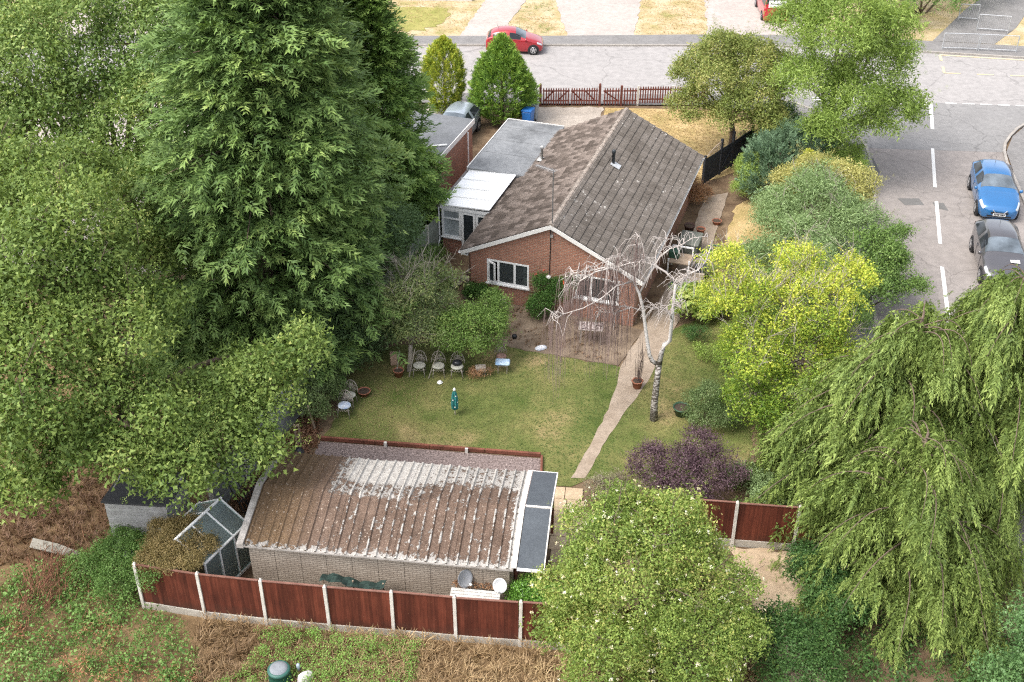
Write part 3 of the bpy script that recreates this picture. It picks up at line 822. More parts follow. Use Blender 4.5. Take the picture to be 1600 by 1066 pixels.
# front wall: side light on a brick dwarf wall, then french doors
MB().box(-2.20, -1.30, 3.40, 3.62, -0.3, 0.74).build('dwarf_wall', m_brick, con)
fr = MB()
for a, b in ((-2.22, -2.12), (-1.40, -1.30)): fr.box(a, b, 3.38, 3.46, 0.80, 2.178)
fr.box(-2.118, -1.402, 3.38, 3.46, 0.80, 0.88); fr.box(-2.118, -1.402, 3.38, 3.46, 1.70, 1.76); fr.box(-2.118, -1.402, 3.38, 3.46, 2.10, 2.178)
sl_ = fr.build('side_light', m_upvc, con)
MB().box(-2.26, -1.28, 3.32, 3.50, 0.742, 0.798).build('sill', m_upvc, con)
MB().box(-2.118, -1.402, 3.42, 3.43, 0.88, 2.10).build('pane', glass('net curtain glass', (0.33, 0.36, 0.37), 0.1), sl_)
for k, (a, b) in enumerate(((-1.29, -0.62), (-0.60, 0.07))):
    d = MB(); d.box(a, a + .11, 3.38, 3.45, 0, 2.17); d.box(b - .11, b, 3.38, 3.45, 0, 2.17); d.box(a + .111, b - .111, 3.38, 3.45, 0, .22); d.box(a + .111, b - .111, 3.38, 3.45, 2.04, 2.17)
    d = d.build('door', m_upvc, con)
    MB().box(a + .112, b - .112, 3.41, 3.42, .22, 2.04).build('pane', m_glass, d)
    MB().box(b - .07 if k == 0 else a + .04, b - .04 if k == 0 else a + .07, 3.33, 3.379, 0.95, 1.12).build('handle', plain('handle', (0.6, 0.6, 0.58), .3), d)
MB().box(-2.2, -2.1, 3.65, 6.95, -0.3, 0.76).build('dwarf_wall', m_brick, con)
sf = MB()
for k in range(5): sf.box(-2.21, -2.11, 3.5 + k * .84, 3.57 + k * .84, 0.77, 2.26)
sf.box(-2.20, -2.12, 3.571, 6.9, 0.765, 0.82); sf.box(-2.20, -2.12, 3.571, 6.9, 2.2, 2.27)
sf.build('side_frame', m_upvc, con)
MB().box(-2.165, -2.155, 3.6, 6.9, 0.82, 2.2).build('pane', m_glass, con)
MB().tube([(-2.33, 3.33, 2.28), (-2.33, 3.33, 0.62), (-2.33, 3.20, 0.5), (-2.33, 3.20, 0.0)], 0.035, 8).build('downpipe', m_upvc, con)

# ---- neighbour's garage with flat felt roof
ng = thing('neighbour_garage', 'red brick garage with dark flat roof next to the tall conifers', 'garage', (-2.12, 41.89, 0), -HA)
MB().box(-7.4, -4.05, 7.1, 12.2, -0.3, 2.38).build('wall', m_brick, ng)
MB().box(-7.5, -3.98, 6.98, 12.3, 2.385, 2.5).build('roof', mat('dark flat felt', (0.15, 0.155, 0.165), (0.115, 0.12, 0.125), 1, 0.85), ng)
MB().box(-3.975, -3.94, 6.98, 12.3, 2.28, 2.54).build('fascia', m_verge_b, ng)
MB().tube([(-3.9, 11.2, 2.25), (-3.9, 11.2, 0)], 0.04, 8).build('downpipe', m_upvc, ng)
MB().tube([(-5.2, 8.2, 2.55), (-4.1, 8.9, 2.56)], 0.05, 8).build('vent_pipe', m_upvc, ng)

# ================================================================== WORKSHOP GARAGE with corrugated roof
GA = math.atan2(-0.99, 7.92)
gar = thing('garage', 'long low garage with mossy corrugated roof behind the red fence', 'garage', (-7.92, 24.81, 0), GA)
GL, GD, GEZ, GRZ = 8.02, 4.18, 2.15, 2.62
m_gwall = brickmat('brick faced concrete panel', (0.42, 0.36, 0.29), (0.34, 0.285, 0.225), (0.22, 0.18, 0.145), bw=0.23, bh=0.078, mw=0.012, dirt=0.45, dirtcol=(0.17, 0.13, 0.10))
npan = 10
for k in range(npan):
    a = 0.12 + k * (GL - 0.24) / npan; b = a + (GL - 0.24) / npan - 0.012
    MB().box(a, b, 0.14, 0.20, -0.2, GEZ - 0.02).build('wall_panel', m_gwall, gar)
    MB().box(a, b, GD - 0.20, GD - 0.14, -0.2, GEZ - 0.02).build('wall_panel', m_gwall, gar)
for x in (0.12, GL - 0.2):
    vs = []
    for xx in (x, x + 0.06):
        vs += [(xx, 0.21, -0.2), (xx, GD - 0.21, -0.2), (xx, GD - 0.21, GEZ - 0.02), (xx, GD / 2, GRZ - 0.04), (xx, 0.21, GEZ - 0.02)]
    o = MB().add(vs, [(0, 1, 2, 3, 4), (9, 8, 7, 6, 5)] + [(i, (i + 1) % 5, 5 + (i + 1) % 5, 5 + i) for i in range(5)]).build('end_wall', m_gwall, gar)
    fixnormals(o.data)
def mossroof():
    m, nt, b = _nt('mossy cement sheet')
    p = opos(nt)
    tc = nt.nodes.new('ShaderNodeTexCoord')
    sep = nt.nodes.new('ShaderNodeSeparateXYZ'); nt.links.new(p, sep.inputs[0])
    x, y = sep.outputs[0], sep.outputs[1]
    at = nt.nodes.new('ShaderNodeAttribute'); at.attribute_name = 'rib'     # 1 on the crown of a corrugation
    rib = at.outputs['Fac']
    n1 = noise(nt, p, 1.6, 4, 0.6); n2 = noise(nt, p, 7, 5, 0.75); n3 = noise(nt, p, 26, 3, 0.6)
    # moss thins out to the right, and the far slope's left-middle was cleaned
    def sstep(v, a, c):
        mr = nt.nodes.new('ShaderNodeMapRange'); mr.interpolation_type = 'SMOOTHSTEP'
        nt.links.new(v, mr.inputs[0]); mr.inputs[1].default_value = a; mr.inputs[2].default_value = c
        return mr.outputs[0]
    wob = math_(nt, 'MULTIPLY_ADD', n2, 1.3, -0.65)
    xw = math_(nt, 'ADD', x, wob); yw = math_(nt, 'ADD', y, wob)
    far = sstep(yw, 1.85, 1.98)                      # far slope
    cleaned = math_(nt, 'MULTIPLY', far, sstep(x, 1.94, 1.98))
    cleaned2 = math_(nt, 'MULTIPLY', sstep(yw, 2.5, 3.3), sstep(xw, 2.2, 3.0))
    right = sstep(xw, 7.75, 8.0)
    eave = math_(nt, 'SUBTRACT', 1.0, sstep(yw, 0.02, 0.16))
    cover = math_(nt, 'MULTIPLY_ADD', n2, 1.9, -0.02)
    cover = math_(nt, 'MULTIPLY_ADD', n1, 0.35, cover)
    cover = math_(nt, 'SUBTRACT', cover, math_(nt, 'MULTIPLY', math_(nt, 'MULTIPLY', rib, math_(nt, 'MULTIPLY_ADD', sstep(noise(nt, p, 2.4, 4, 0.7), 0.44, 0.60), 0.85, 0.15)), math_(nt, 'MULTIPLY_ADD', sstep(x, 0.3, 5.0), 0.50, 0.12)))
    cover = math_(nt, 'SUBTRACT', cover, math_(nt, 'MULTIPLY', math_(nt, 'MULTIPLY', cleaned, math_(nt, 'SUBTRACT', 1.0, sstep(xw, 4.2, 5.6))), 0.36))
    cover = math_(nt, 'SUBTRACT', cover, math_(nt, 'MULTIPLY', cleaned2, 0.42))
    cover = math_(nt, 'SUBTRACT', cover, math_(nt, 'MULTIPLY', right, 1.3))
    cover = math_(nt, 'SUBTRACT', cover, math_(nt, 'MULTIPLY', eave, 0.75))
    cover = math_(nt, 'ADD', cover, math_(nt, 'MULTIPLY', math_(nt, 'SUBTRACT', 1.0, sstep(xw, 1.6, 2.2)), 0.35))
    cover = math_(nt, 'SUBTRACT', cover, math_(nt, 'MULTIPLY', math_(nt, 'MULTIPLY', sstep(noise(nt, p, 3.1, 4, 0.7), 0.56, 0.66), sstep(x, 1.5, 3.0)), 0.45))
    moss = sstep(cover, 0.66, 0.80)
    cem = ramp(nt, n2, [(0.3, (0.22, 0.20, 0.185)), (0.55, (0.40, 0.38, 0.35)), (0.75, (0.47, 0.445, 0.415))])
    mo = ramp(nt, math_(nt, 'MULTIPLY_ADD', n3, 0.6, math_(nt, 'MULTIPLY', n1, 0.4)), [(0.33, (0.062, 0.042, 0.031)), (0.5, (0.125, 0.086, 0.065)), (0.68, (0.21, 0.15, 0.115))])
    gold = ramp(nt, n3, [(0.3, (0.09, 0.057, 0.032)), (0.7, (0.22, 0.145, 0.08))])
    mo = mixc(nt, math_(nt, 'MULTIPLY', math_(nt, 'SUBTRACT', 1.0, sstep(xw, 0.8, 2.3)), 0.8), mo, gold)
    speck = sstep(noise(nt, p, 11, 3, 0.8), 0.63, 0.66)
    mo = mixc(nt, math_(nt, 'MULTIPLY', speck, 0.7), mo, (0.52, 0.44, 0.36))
    nt.links.new(mixc(nt, moss, cem, mo), b.inputs['Base Color'])
    b.inputs['Roughness'].default_value = 0.95; b.inputs['Specular IOR Level'].default_value = 0.1
    bump(nt, b, math_(nt, 'ADD', math_(nt, 'MULTIPLY', moss, 0.7), math_(nt, 'MULTIPLY', n3, 0.8)), 0.9, 0.035)
    return m
m_moss = mossroof()
RP = 0.2966
def ribz(x):
    """trapezoid corrugation with narrow crowns"""
    ph = (x / RP) % 1.0
    d = abs(ph - 0.5) * 2            # 0 on the crown
    return 1.0 if d < 0.14 else max(0.0, 1 - (d - 0.14) / 0.20)
def roof_sheet(x0, x1, y0, z0, y1, z1, lift, nm='roof_sheet', mt=None, sub=16, ny=6):
    nx = int(round((x1 - x0) / RP * sub / 2)); V = []; rb = []; Fq = []
    for j in range(ny + 1):
        t_ = j / ny
        for i in range(nx + 1):
            x = x0 + (x1 - x0) * i / nx; r_ = ribz(x)
            sag = 0.012 * math.sin(x * 1.7 + t_ * 2)
            V.append((x, y0 + (y1 - y0) * t_, z0 + (z1 - z0) * t_ + lift + r_ * 0.055 + sag)); rb.append(r_)
    for j in range(ny):
        for i in range(nx):
            a = j * (nx + 1) + i
            Fq.append((a, a + 1, a + nx + 2, a + nx + 1) if y1 > y0 else (a, a + nx + 1, a + nx + 2, a + 1))
    me = bpy.data.meshes.new(nm); me.from_pydata(V, [], Fq); me.update()
    at = me.attributes.new('rib', 'FLOAT', 'POINT'); at.data.foreach_set('value', rb)
    o = link(nm, me, mt or m_moss, gar)
    so = o.modifiers.new('thick', 'SOLIDIFY'); so.thickness = 0.012; so.offset = -1
    return o
nsh = 9
for k in range(nsh):
    x0 = -0.02 + k * 3 * RP; x1 = min(GL, x0 + 3 * RP + 0.06)
    lf = 0.0 if k % 2 else 0.014
    roof_sheet(x0, x1, -0.06, GEZ - 0.015, GD / 2 + 0.02, GRZ, lf)
    roof_sheet(x0, x1, GD + 0.06, GEZ - 0.015, GD / 2 - 0.02, GRZ, lf)
# barge flashing at the left end
m_cem = mat('grey cement flashing', (0.42, 0.39, 0.36), (0.25, 0.225, 0.20), 4, 0.9, 0.2, bmp=0.4, bscale=30)
for y0, z0, y1, z1 in ((-0.08, GEZ, GD / 2, GRZ + .02), (GD + 0.08, GEZ, GD / 2, GRZ + .02)):
    vs = [(-0.14, y0, z0 - .1), (-0.14, y1, z1 - .1), (-0.14, y1, z1 + .075), (-0.14, y0, z0 + .075), (0.06, y0, z0 - .1), (0.06, y1, z1 - .1), (0.06, y1, z1 + .085), (0.06, y0, z0 + .085)]
    o = MB().add(vs, [(0, 1, 2, 3), (5, 4, 7, 6), (0, 4, 5, 1), (3, 2, 6, 7), (0, 3, 7, 4), (1, 5, 6, 2)]).build('barge_flashing', m_cem, gar); fixnormals(o.data)
# right hand verge flashing (white) and the two black felt canopy panels
m_whitefl = mat('flaking white paint', (0.72, 0.69, 0.65), (0.50, 0.46, 0.41), 5, 0.8, 0.3)
m_feltb = mat('slate grey mineral felt', (0.075, 0.085, 0.096), (0.06, 0.068, 0.078), 2, 0.85, 0.25, bmp=0.3, bscale=120)
for y0, z0, y1, z1 in ((-0.06, GEZ, GD / 2, GRZ), (GD + 0.06, GEZ, GD / 2, GRZ)):
    def slab(xa, xb, la, lb, nm, mt, e0=0.0, e1=0.0):
        f0, f1 = e0, 1 - e1
        ya, za, yb, zb = y0 + (y1 - y0) * f0, z0 + (z1 - z0) * f0, y0 + (y1 - y0) * f1, z0 + (z1 - z0) * f1
        vs = [(xa, ya, za + la), (xb, ya, za + la), (xb, yb, zb + la), (xa, yb, zb + la), (xa, ya, za + lb), (xb, ya, za + lb), (xb, yb, zb + lb), (xa, yb, zb + lb)]
        o = MB().add(vs, [(0, 1, 2, 3), (4, 5, 6, 7), (0, 4, 5, 1), (1, 5, 6, 2), (2, 6, 7, 3), (3, 7, 4, 0)]).build(nm, mt, gar); fixnormals(o.data)
    slab(GL - 0.06, GL + 0.09, 0.062, 0.085, 'verge_flashing', m_whitefl)
    slab(GL + 0.11, GL + 0.86, 0.02, 0.06, 'canopy_panel', m_feltb, 0.012, 0.025)
    slab(GL + 0.865, GL + 0.90, -0.06, 0.075, 'canopy_edge', m_whitefl, 0, 0)
    slab(GL + 0.105, GL + 0.862, -0.03, 0.075, 'canopy_edge', m_upvc, 0, 0.99)
MB().box(GL + 0.11, GL + 0.862, GD / 2 - 0.03, GD / 2 + 0.03, GRZ - .02, GRZ + 0.07).build('canopy_batten', m_whitefl, gar)
MB().box(GL - 0.138, GL - 0.10, 1.2, 2.1, -0.1, 2.0).build('door', m_sleeper, gar)
for y in (0.35, GD - 0.4): MB().box(GL + .75, GL + .83, y, y + .08, -.1, GEZ - .03).build('canopy_post', m_sleeper, gar)
# eaves trim of broken white flashing
et = MB()
et.box(-0.05, GL, -0.075, -0.062, GEZ - 0.06, GEZ - 0.0)
et.build('eaves_trim', m_cem, gar)

# ================================================================== FENCES
m_fence = None
def fencemat():
    m, nt, b = _nt('red brown stained featheredge')
    p = opos(nt)
    sep = nt.nodes.new('ShaderNodeSeparateXYZ'); nt.links.new(p, sep.inputs[0])
    st = nt.nodes.new('ShaderNodeCombineXYZ'); nt.links.new(sep.outputs[0], st.inputs[0])
    nt.links.new(math_(nt, 'MULTIPLY', sep.outputs[2], 0.06), st.inputs[2])
    w = wpos(nt)
    g = noise(nt, st.outputs[0], 16, 4, 0.7); n1 = noise(nt, w, 1.2, 4, 0.6)
    col = ramp(nt, math_(nt, 'MULTIPLY_ADD', g, 0.6, math_(nt, 'MULTIPLY', n1, 0.4)), [(0.35, (0.056, 0.014, 0.008)), (0.5, (0.096, 0.024, 0.013)), (0.68, (0.155, 0.043, 0.024))])
    bt = nt.nodes.new('ShaderNodeAttribute'); bt.attribute_name = 'tone'
    oi = nt.nodes.new('ShaderNodeObjectInfo').outputs['Random']
    hs = nt.nodes.new('ShaderNodeHueSaturation')
    nt.links.new(math_(nt, 'ADD', math_(nt, 'MULTIPLY_ADD', bt.outputs['Fac'], 0.6, 0.55), math_(nt, 'MULTIPLY', oi, 0.35)), hs.inputs['Value']); nt.links.new(col, hs.inputs['Color'])
    col = hs.outputs[0]
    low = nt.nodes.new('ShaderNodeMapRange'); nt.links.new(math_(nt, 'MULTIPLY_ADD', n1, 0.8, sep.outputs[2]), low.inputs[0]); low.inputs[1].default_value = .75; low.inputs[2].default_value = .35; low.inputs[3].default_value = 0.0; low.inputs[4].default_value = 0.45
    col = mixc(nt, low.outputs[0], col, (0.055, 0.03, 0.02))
    sp = noise(nt, w, 22, 2, 0.7)
    col = mixc(nt, ramp(nt, sp, [(0.70, (0, 0, 0)), (0.74, (0.5,) * 3)]), col, (0.33, 0.17, 0.11))
    nt.links.new(col, b.inputs['Base Color']); b.inputs['Roughness'].default_value = 0.75; b.inputs['Specular IOR Level'].default_value = 0.25
    return m
m_fence = fencemat()
m_post = mat('concrete post', (0.56, 0.53, 0.48), (0.43, 0.40, 0.35), 3, 0.9, 0.2, bmp=0.4, bscale=40)
m_gboard = mat('concrete gravel board', (0.43, 0.40, 0.35), (0.29, 0.265, 0.225), 2, 0.9, 0.2, bmp=0.4, bscale=30)
def panel_mesh(w, h, bw=0.105):
    mb = MB(); n = int(round(w / bw)); bw = w / n
    for i in range(n):
        x = i * bw
        mb.add([(x, -0.012, 0), (x + bw, -0.002, 0), (x + bw, -0.002, h), (x, -0.012, h), (x, 0.012, 0), (x + bw, 0.012, 0), (x + bw, 0.012, h), (x, 0.012, h)],
               [(0, 1, 2, 3), (5, 4, 7, 6), (3, 2, 6, 7), (0, 3, 7, 4), (1, 5, 6, 2), (0, 4, 5, 1)])
    return mb
posts = [(-11.03, 24.33), (-9.10, 23.94), (-7.235, 23.67), (-5.335, 23.45), (-3.44, 23.25), (-1.62, 23.04), (0.24, 22.86), (2.08, 22.67), (3.95, 22.5)]
fence = thing('garden_fence', 'long red brown fence of panels between pale concrete posts', 'fence', (-11.03, 24.33, 0))
PH = 1.86
def build_fence(root, posts, o0, base=0.26, ph=1.52, flip=1):
    for i, p in enumerate(posts):
        if i == 0:
            d = Vector(posts[1]) - Vector(posts[0])
        else: d = Vector(p) - Vector(posts[i - 1])
        an = math.atan2(d.y, d.x)
        o = MB().add([(-.05, -.055, -.3), (.05, -.055, -.3), (.05, .055, -.3), (-.05, .055, -.3), (-.05, -.055, base + ph + .03), (.05, -.055, base + ph + .03), (.05, .055, base + ph + .03), (-.05, .055, base + ph + .03), (-.02, -.02, base + ph + .1), (.02, -.02, base + ph + .1), (.02, .02, base + ph + .1), (-.02, .02, base + ph + .1)],
                     [(3, 2, 1, 0), (0, 1, 5, 4), (1, 2, 6, 5), (2, 3, 7, 6), (3, 0, 4, 7), (4, 5, 9, 8), (5, 6, 10, 9), (6, 7, 11, 10), (7, 4, 8, 11), (8, 9, 10, 11)]).build('post', m_post, root, bev=0.008)
        o.location = (p[0] - o0[0], p[1] - o0[1], 0); o.rotation_euler = (random.uniform(-.012, .012), random.uniform(-.012, .012), an)
    for a, b in zip(posts[:-1], posts[1:]):
        a, b = Vector(a), Vector(b); d = b - a; L = d.length; an = math.atan2(d.y, d.x); d.normalize()
        s = a + d * 0.045 - Vector(o0)
        g = MB().box(0, L - .09, -0.03, 0.03, -0.15, base - .01).build('gravel_board', m_gboard, root)
        pn = panel_mesh(L - .1, ph).build('panel', m_fence, root)
        nb_ = len(pn.data.vertices) // 8
        at_ = pn.data.attributes.new('tone', 'FLOAT', 'POINT'); at_.data.foreach_set('value', np.repeat(rng.random(nb_), 8).astype(np.float32))
        cp = MB().box(0, L - .1, -0.032, 0.032, ph + .002, ph + .027).build('capping_rail', mat('faded capping', (0.20, 0.10, 0.075), (0.13, 0.06, 0.045), 4), pn)
        tilt = random.uniform(-.006, .006)
        g.location = (s.x, s.y, 0); g.rotation_euler = (0, 0, an)
        pn.location = (s.x, s.y, base + random.uniform(-.012, .012)); pn.rotation_euler = (0, tilt, an)
build_fence(fence, posts, posts[0])
posts2 = [(3.2, 27.42), (5.08, 27.2), (6.1 + .92, 26.98), (8.9, 26.78), (10.75, 26.6)]
f2 = thing('garden_fence', 'short run of red brown fence panels behind the flowering bush', 'fence', (3.2, 27.42, 0))
build_fence(f2, posts2, posts2[0])
# concrete slab boundary fence on the left
m_cpan = mat('grey concrete fence slab', (0.27, 0.275, 0.27), (0.165, 0.17, 0.165), 1.5, 0.9, 0.2, bmp=0.4, bscale=20)
m_cpan2 = mat('green grey fence slab', (0.24, 0.26, 0.22), (0.15, 0.165, 0.13), 1.5, 0.9, 0.2, bmp=0.4, bscale=20)
cf = thing('boundary_fence', 'grey concrete panel boundary fence under the tall conifers', 'fence', (-9.75, 28.3, 0))
pa, pb = Vector((-9.75, 28.3)), Vector((-3.05, 46.6)); n = 10
for i in range(n):
    a = pa.lerp(pb, i / n); d = (pb - pa).normalized(); an = math.atan2(d.y, d.x); L = (pb - pa).length / n
    for r in range(4):
        o = MB().box(0.06, L - 0.06, -0.03, 0.03, r * 0.45, r * 0.45 + 0.435).build('panel', m_cpan if i < 6 else m_cpan2, cf, bev=0.01)
        o.location = (a.x + 9.75, a.y - 28.3, 0); o.rotation_euler = (0, 0, an)
    o = MB().box(-0.055, 0.055, -0.06, 0.06, -0.2, 1.88).build('post', m_post, cf); o.location = (a.x + 9.75, a.y - 28.3, 0); o.rotation_euler = (0, 0, an)

# picket fence and gates at the front
m_pick = mat('dark red stained picket', (0.17, 0.05, 0.035), (0.105, 0.03, 0.022), 5, 0.7, 0.3)
pale_me = MB().add([(-.035, -.01, .06), (.035, -.01, .06), (.035, .01, .06), (-.035, .01, .06), (-.035, -.01, 1.02), (.035, -.01, 1.02), (.035, .01, 1.02), (-.035, .01, 1.02), (0, -.01, 1.09), (0, .01, 1.09)],
                   [(0, 1, 5, 8, 4), (3, 7, 9, 6, 2), (0, 4, 7, 3), (1, 2, 6, 5), (4, 8, 9, 7), (5, 6, 9, 8), (0, 3, 2, 1)]).mesh('pale')
pale_me.materials.append(m_pick)
def pickets(root, x0, x1, dz=0, diag=None, sp=0.145):
    n = max(2, int(round((x1 - x0) / sp)))
    for i in range(n):
        o = bpy.data.objects.new('pale', pale_me); C.objects.link(o); o.parent = root
        o.location = (x0 + (i + .5) * (x1 - x0) / n, -0.035, dz + random.uniform(-.008, .008)); o.rotation_euler = (0, random.uniform(-.012, .012), 0)
    for z in (.25, .84): MB().box(x0, x1, -.02, .025, dz + z, dz + z + .075).build('rail', m_pick, root)
    for a, b in diag or []:
        MB().bar((a[0], .045, dz + a[1]), (b[0], .045, dz + b[1]), .03, .075).build('brace', m_pick, root)
px0, py0 = 1.62, 62.53
g1 = thing('picket_gate', 'pair of wide dark red picket gates across the front drive', 'gate', (px0, py0, 0), R(0.5))
pickets(g1, 0.12, 1.66, 0, [((.2, .25), (.75, .85)), ((.95, .25), (1.55, .85))])
pickets(g1, 1.72, 3.28, 0, [((1.8, .85), (2.4, .25)), ((2.55, .85), (3.15, .25))])
m_pickpost = mat('dark red gate post', (0.145, 0.05, 0.035), (0.10, 0.032, 0.024), 4, 0.7)
for x in (0.0, 3.38):
    MB().lathe([(.095, -.2), (.095, 1.22), (.06, 1.3), (.02, 1.33)], 4, Matrix.Translation((x, 0, 0)) @ Matrix.Rotation(R(45), 4, 'Z')).build('gate_post', m_pickpost, g1)
g2 = thing('picket_gate', 'narrow dark red picket gate with one diagonal brace', 'gate', (px0 + 3.52, py0 + .04, 0), R(0.8))
pickets(g2, 0.06, 1.0, -.02, [((.1, .85), (.95, .25))])
MB().box(1.03, 1.16, -.065, .065, -.2, 1.17).build('gate_post', m_pickpost, g2)
pf = thing('picket_fence', 'dark red picket fence running under the olive green tree', 'fence', (px0 + 4.72, py0 + .06, 0), R(1.2))
pickets(pf, 0.0, 0.78, -.02)
pickets(pf, 0.9, 2.75, .06)
pickets(pf, 2.87, 4.7, .03)
for x in (.84, 2.81, 4.76): MB().box(x - .05, x + .05, -.055, .055, -.2, 1.16).build('post', m_post, pf)

# black side gate with curved trellis tops
m_black = mat('black stained timber', (0.035, 0.038, 0.045), (0.022, 0.024, 0.028), 5, 0.7, 0.3)
bgx = (9.55, 52.45); bgd = Vector((12.7 - 9.55, 56.3 - 52.45)); bga = math.atan2(bgd.y, bgd.x)
bg_ = thing('side_gate', 'black timber side gate with arched trellis tops by the house corner', 'gate', (*bgx, 0), bga)
for x0, x1, nm in ((0.05, 1.45, 'fence_panel'), (1.62, 2.62, 'gate_leaf'), (2.78, 4.6, 'fence_panel')):
    n = int((x1 - x0) / .12); w = (x1 - x0) / n
    pn = MB()
    pn.box(x0, x1, -.01, .012, .1, .16); pn.build(nm, m_black, bg_)
    for k in range(n):
        MB().box(x0 + k * w + .003, x0 + (k + 1) * w - .003, -.03 - .004 * (k % 2), -.011, .06, 1.42).build('board', m_black, bg_)
    for z in (.3, 1.25): MB().box(x0, x1, .013, .05, z, z + .09).build('rail', m_black, bg_)
    if nm == 'gate_leaf' or x0 > 2:
        MB().bar((x0 + .05, -.06, .3), (x1 - .05, -.06, 1.2), .04, .09).build('brace', m_black, bg_)
        for z in (.28, 1.2): MB().box(x0, x1, -.075, -.036, z, z + .09).build('rail', m_black, bg_)
    if nm == 'fence_panel':
        tm = plain('grey brown trellis', (0.33, 0.26, 0.20), .8)
        arc = [(x0 + (x1 - x0) * q / 8, 0, 1.45 + .38 * (1 - (1 - q / 8) ** 2 if x0 < 1 else (q / 8) ** .6 * 1.0)) for q in range(9)]
        MB().tube(arc, .022, 5).build('trellis_top', tm, bg_)
        for q in range(1, 9): MB().tube([(arc[q][0], 0, 1.43), arc[q]], .012, 4).build('trellis_bar', tm, bg_)
        for z in (1.55, 1.68): MB().tube([(x0 + .2, .01, z), (x1, .01, z)], .010, 4).build('trellis_bar', tm, bg_)
for x in (-.02, 1.54, 2.70, 4.67): MB().box(x - .06, x + .06, -.06, .06, -.2, 1.95 if 1 < x < 3 else 1.6).build('post', m_black, bg_)
# ================================================================== VEGETATION
m_bark = mat('grey brown bark', (0.17, 0.13, 0.10), (0.08, 0.06, 0.045), 6, 0.95, 0.1, bmp=0.7, bscale=30)
m_palebark = mat('pale bark', (0.36, 0.32, 0.27), (0.22, 0.19, 0.155), 6, 0.95, 0.1, bmp=0.5, bscale=30)
def sample_lobes(lobes, n, inner=0.62, below=-0.55, wob=0.16, keep_in=0.72):
    """points through the outer shell of a heap of ellipsoids, with outward normals"""
    L = np.array([(l + (l[3], l[3]))[:6] if len(l) == 4 else l for l in lobes], float)
    wgt = L[:, 3] * L[:, 4] + L[:, 3] * L[:, 5]; wgt /= wgt.sum()
    P_, N_, K_ = [], [], []
    ph = rng.random(6) * 6.28
    need = n
    while need > 0:
        m = int(need * 2.2) + 50
        k = rng.choice(len(L), m, p=wgt)
        d = unit(rng.normal(size=(m, 3)))
        ok = d[:, 2] > below + rng.random(m) * 0.4
        r = 1 - (1 - inner) * rng.random(m) ** 1.6
        bump_ = 1 + wob * (np.sin(d[:, 0] * 5 + ph[0] + k) * np.sin(d[:, 1] * 4.3 + ph[1] + 2 * k) + 0.7 * np.sin(d[:, 2] * 7 + ph[2] + k) * np.sin(d[:, 0] * 9 + ph[3]))
        p = L[k, :3] + d * L[k, 3:6] * (r * bump_)[:, None]
        for j in range(len(L)):
            q = np.linalg.norm((p - L[j, :3]) / L[j, 3:6], axis=1)
            ok &= ~((q < keep_in) & (k != j))
        ok &= p[:, 2] > 0.06
        p, d, k = p[ok][:need], d[ok][:need], k[ok][:need]
        P_.append(p); N_.append(d); K_.append(k); need -= len(p)
    return np.concatenate(P_), np.concatenate(N_), np.concatenate(K_)
def fractal(lobes, k=8, sc=.46):
    out = []
    for l in lobes:
        l = (l + (l[3], l[3]))[:6] if len(l) == 4 else l
        out.append((l[0], l[1], l[2], l[3] * .74, l[4] * .74, l[5] * .74))
        for _ in range(k):
            d = unit(rng.normal(size=3)); d[2] = abs(d[2]) * .9 - .25
            s = sc * (.65 + .7 * rng.random())
            w_ = .62 + .3 * rng.random(); out.append((l[0] + d[0] * l[3] * w_, l[1] + d[1] * l[4] * w_, l[2] + d[2] * l[5] * w_, l[3] * s, l[4] * s, l[5] * s * .8))
    return out
def limbs(base, lobes, tr, bark, parent, o0, P=None, nsub=70, stems=1, top=None, twig=0.012):
    mb = MB(); base = Vector(base)
    L = [Vector(l[:3]) for l in lobes]
    c = sum(L, Vector()) / len(L)
    fork = Vector((base.x * 0.75 + c.x * 0.25, base.y * 0.75 + c.y * 0.25, max(0.5, c.z * 0.42)))
    mb2 = MB()
    if stems == 1:
        mb.tube([base - Vector((0, 0, .2)) - o0, base.lerp(fork, .5) + Vector((tr * .4, 0, 0)) - o0, fork - o0], [tr * 1.25, tr, tr * .8], 9)
    tips = []
    for l in L:
        st = fork if stems == 1 else base + Vector((random.uniform(-.25, .25), random.uniform(-.2, .2), -.1))
        mid = st.lerp(l, .55) + Vector((random.uniform(-.2, .2), random.uniform(-.2, .2), (l - st).length * .08))
        r0 = tr * (.55 if stems == 1 else .6)
        mb2.tube([st - o0, mid - o0, l - o0], [r0, r0 * .6, r0 * .32], 6); tips.append((mid, l, r0))
    if P is not None and nsub:
        for i in rng.choice(len(P), min(nsub, len(P)), replace=False):
            q = Vector(P[i]); m_, l, r0 = min(tips, key=lambda t: (t[1] - q).length)
            s_ = m_.lerp(l, random.uniform(.2, 1))
            k = s_.lerp(q, .5) + Vector((random.uniform(-.1, .1), random.uniform(-.1, .1), .1))
            mb2.tube([s_ - o0, k - o0, q - o0], [r0 * .28, max(twig, r0 * .16), twig], 4, cap=False)
    if stems == 1: mb.build('trunk', bark, parent, True)
    mb2.build('branches', bark, parent, True)
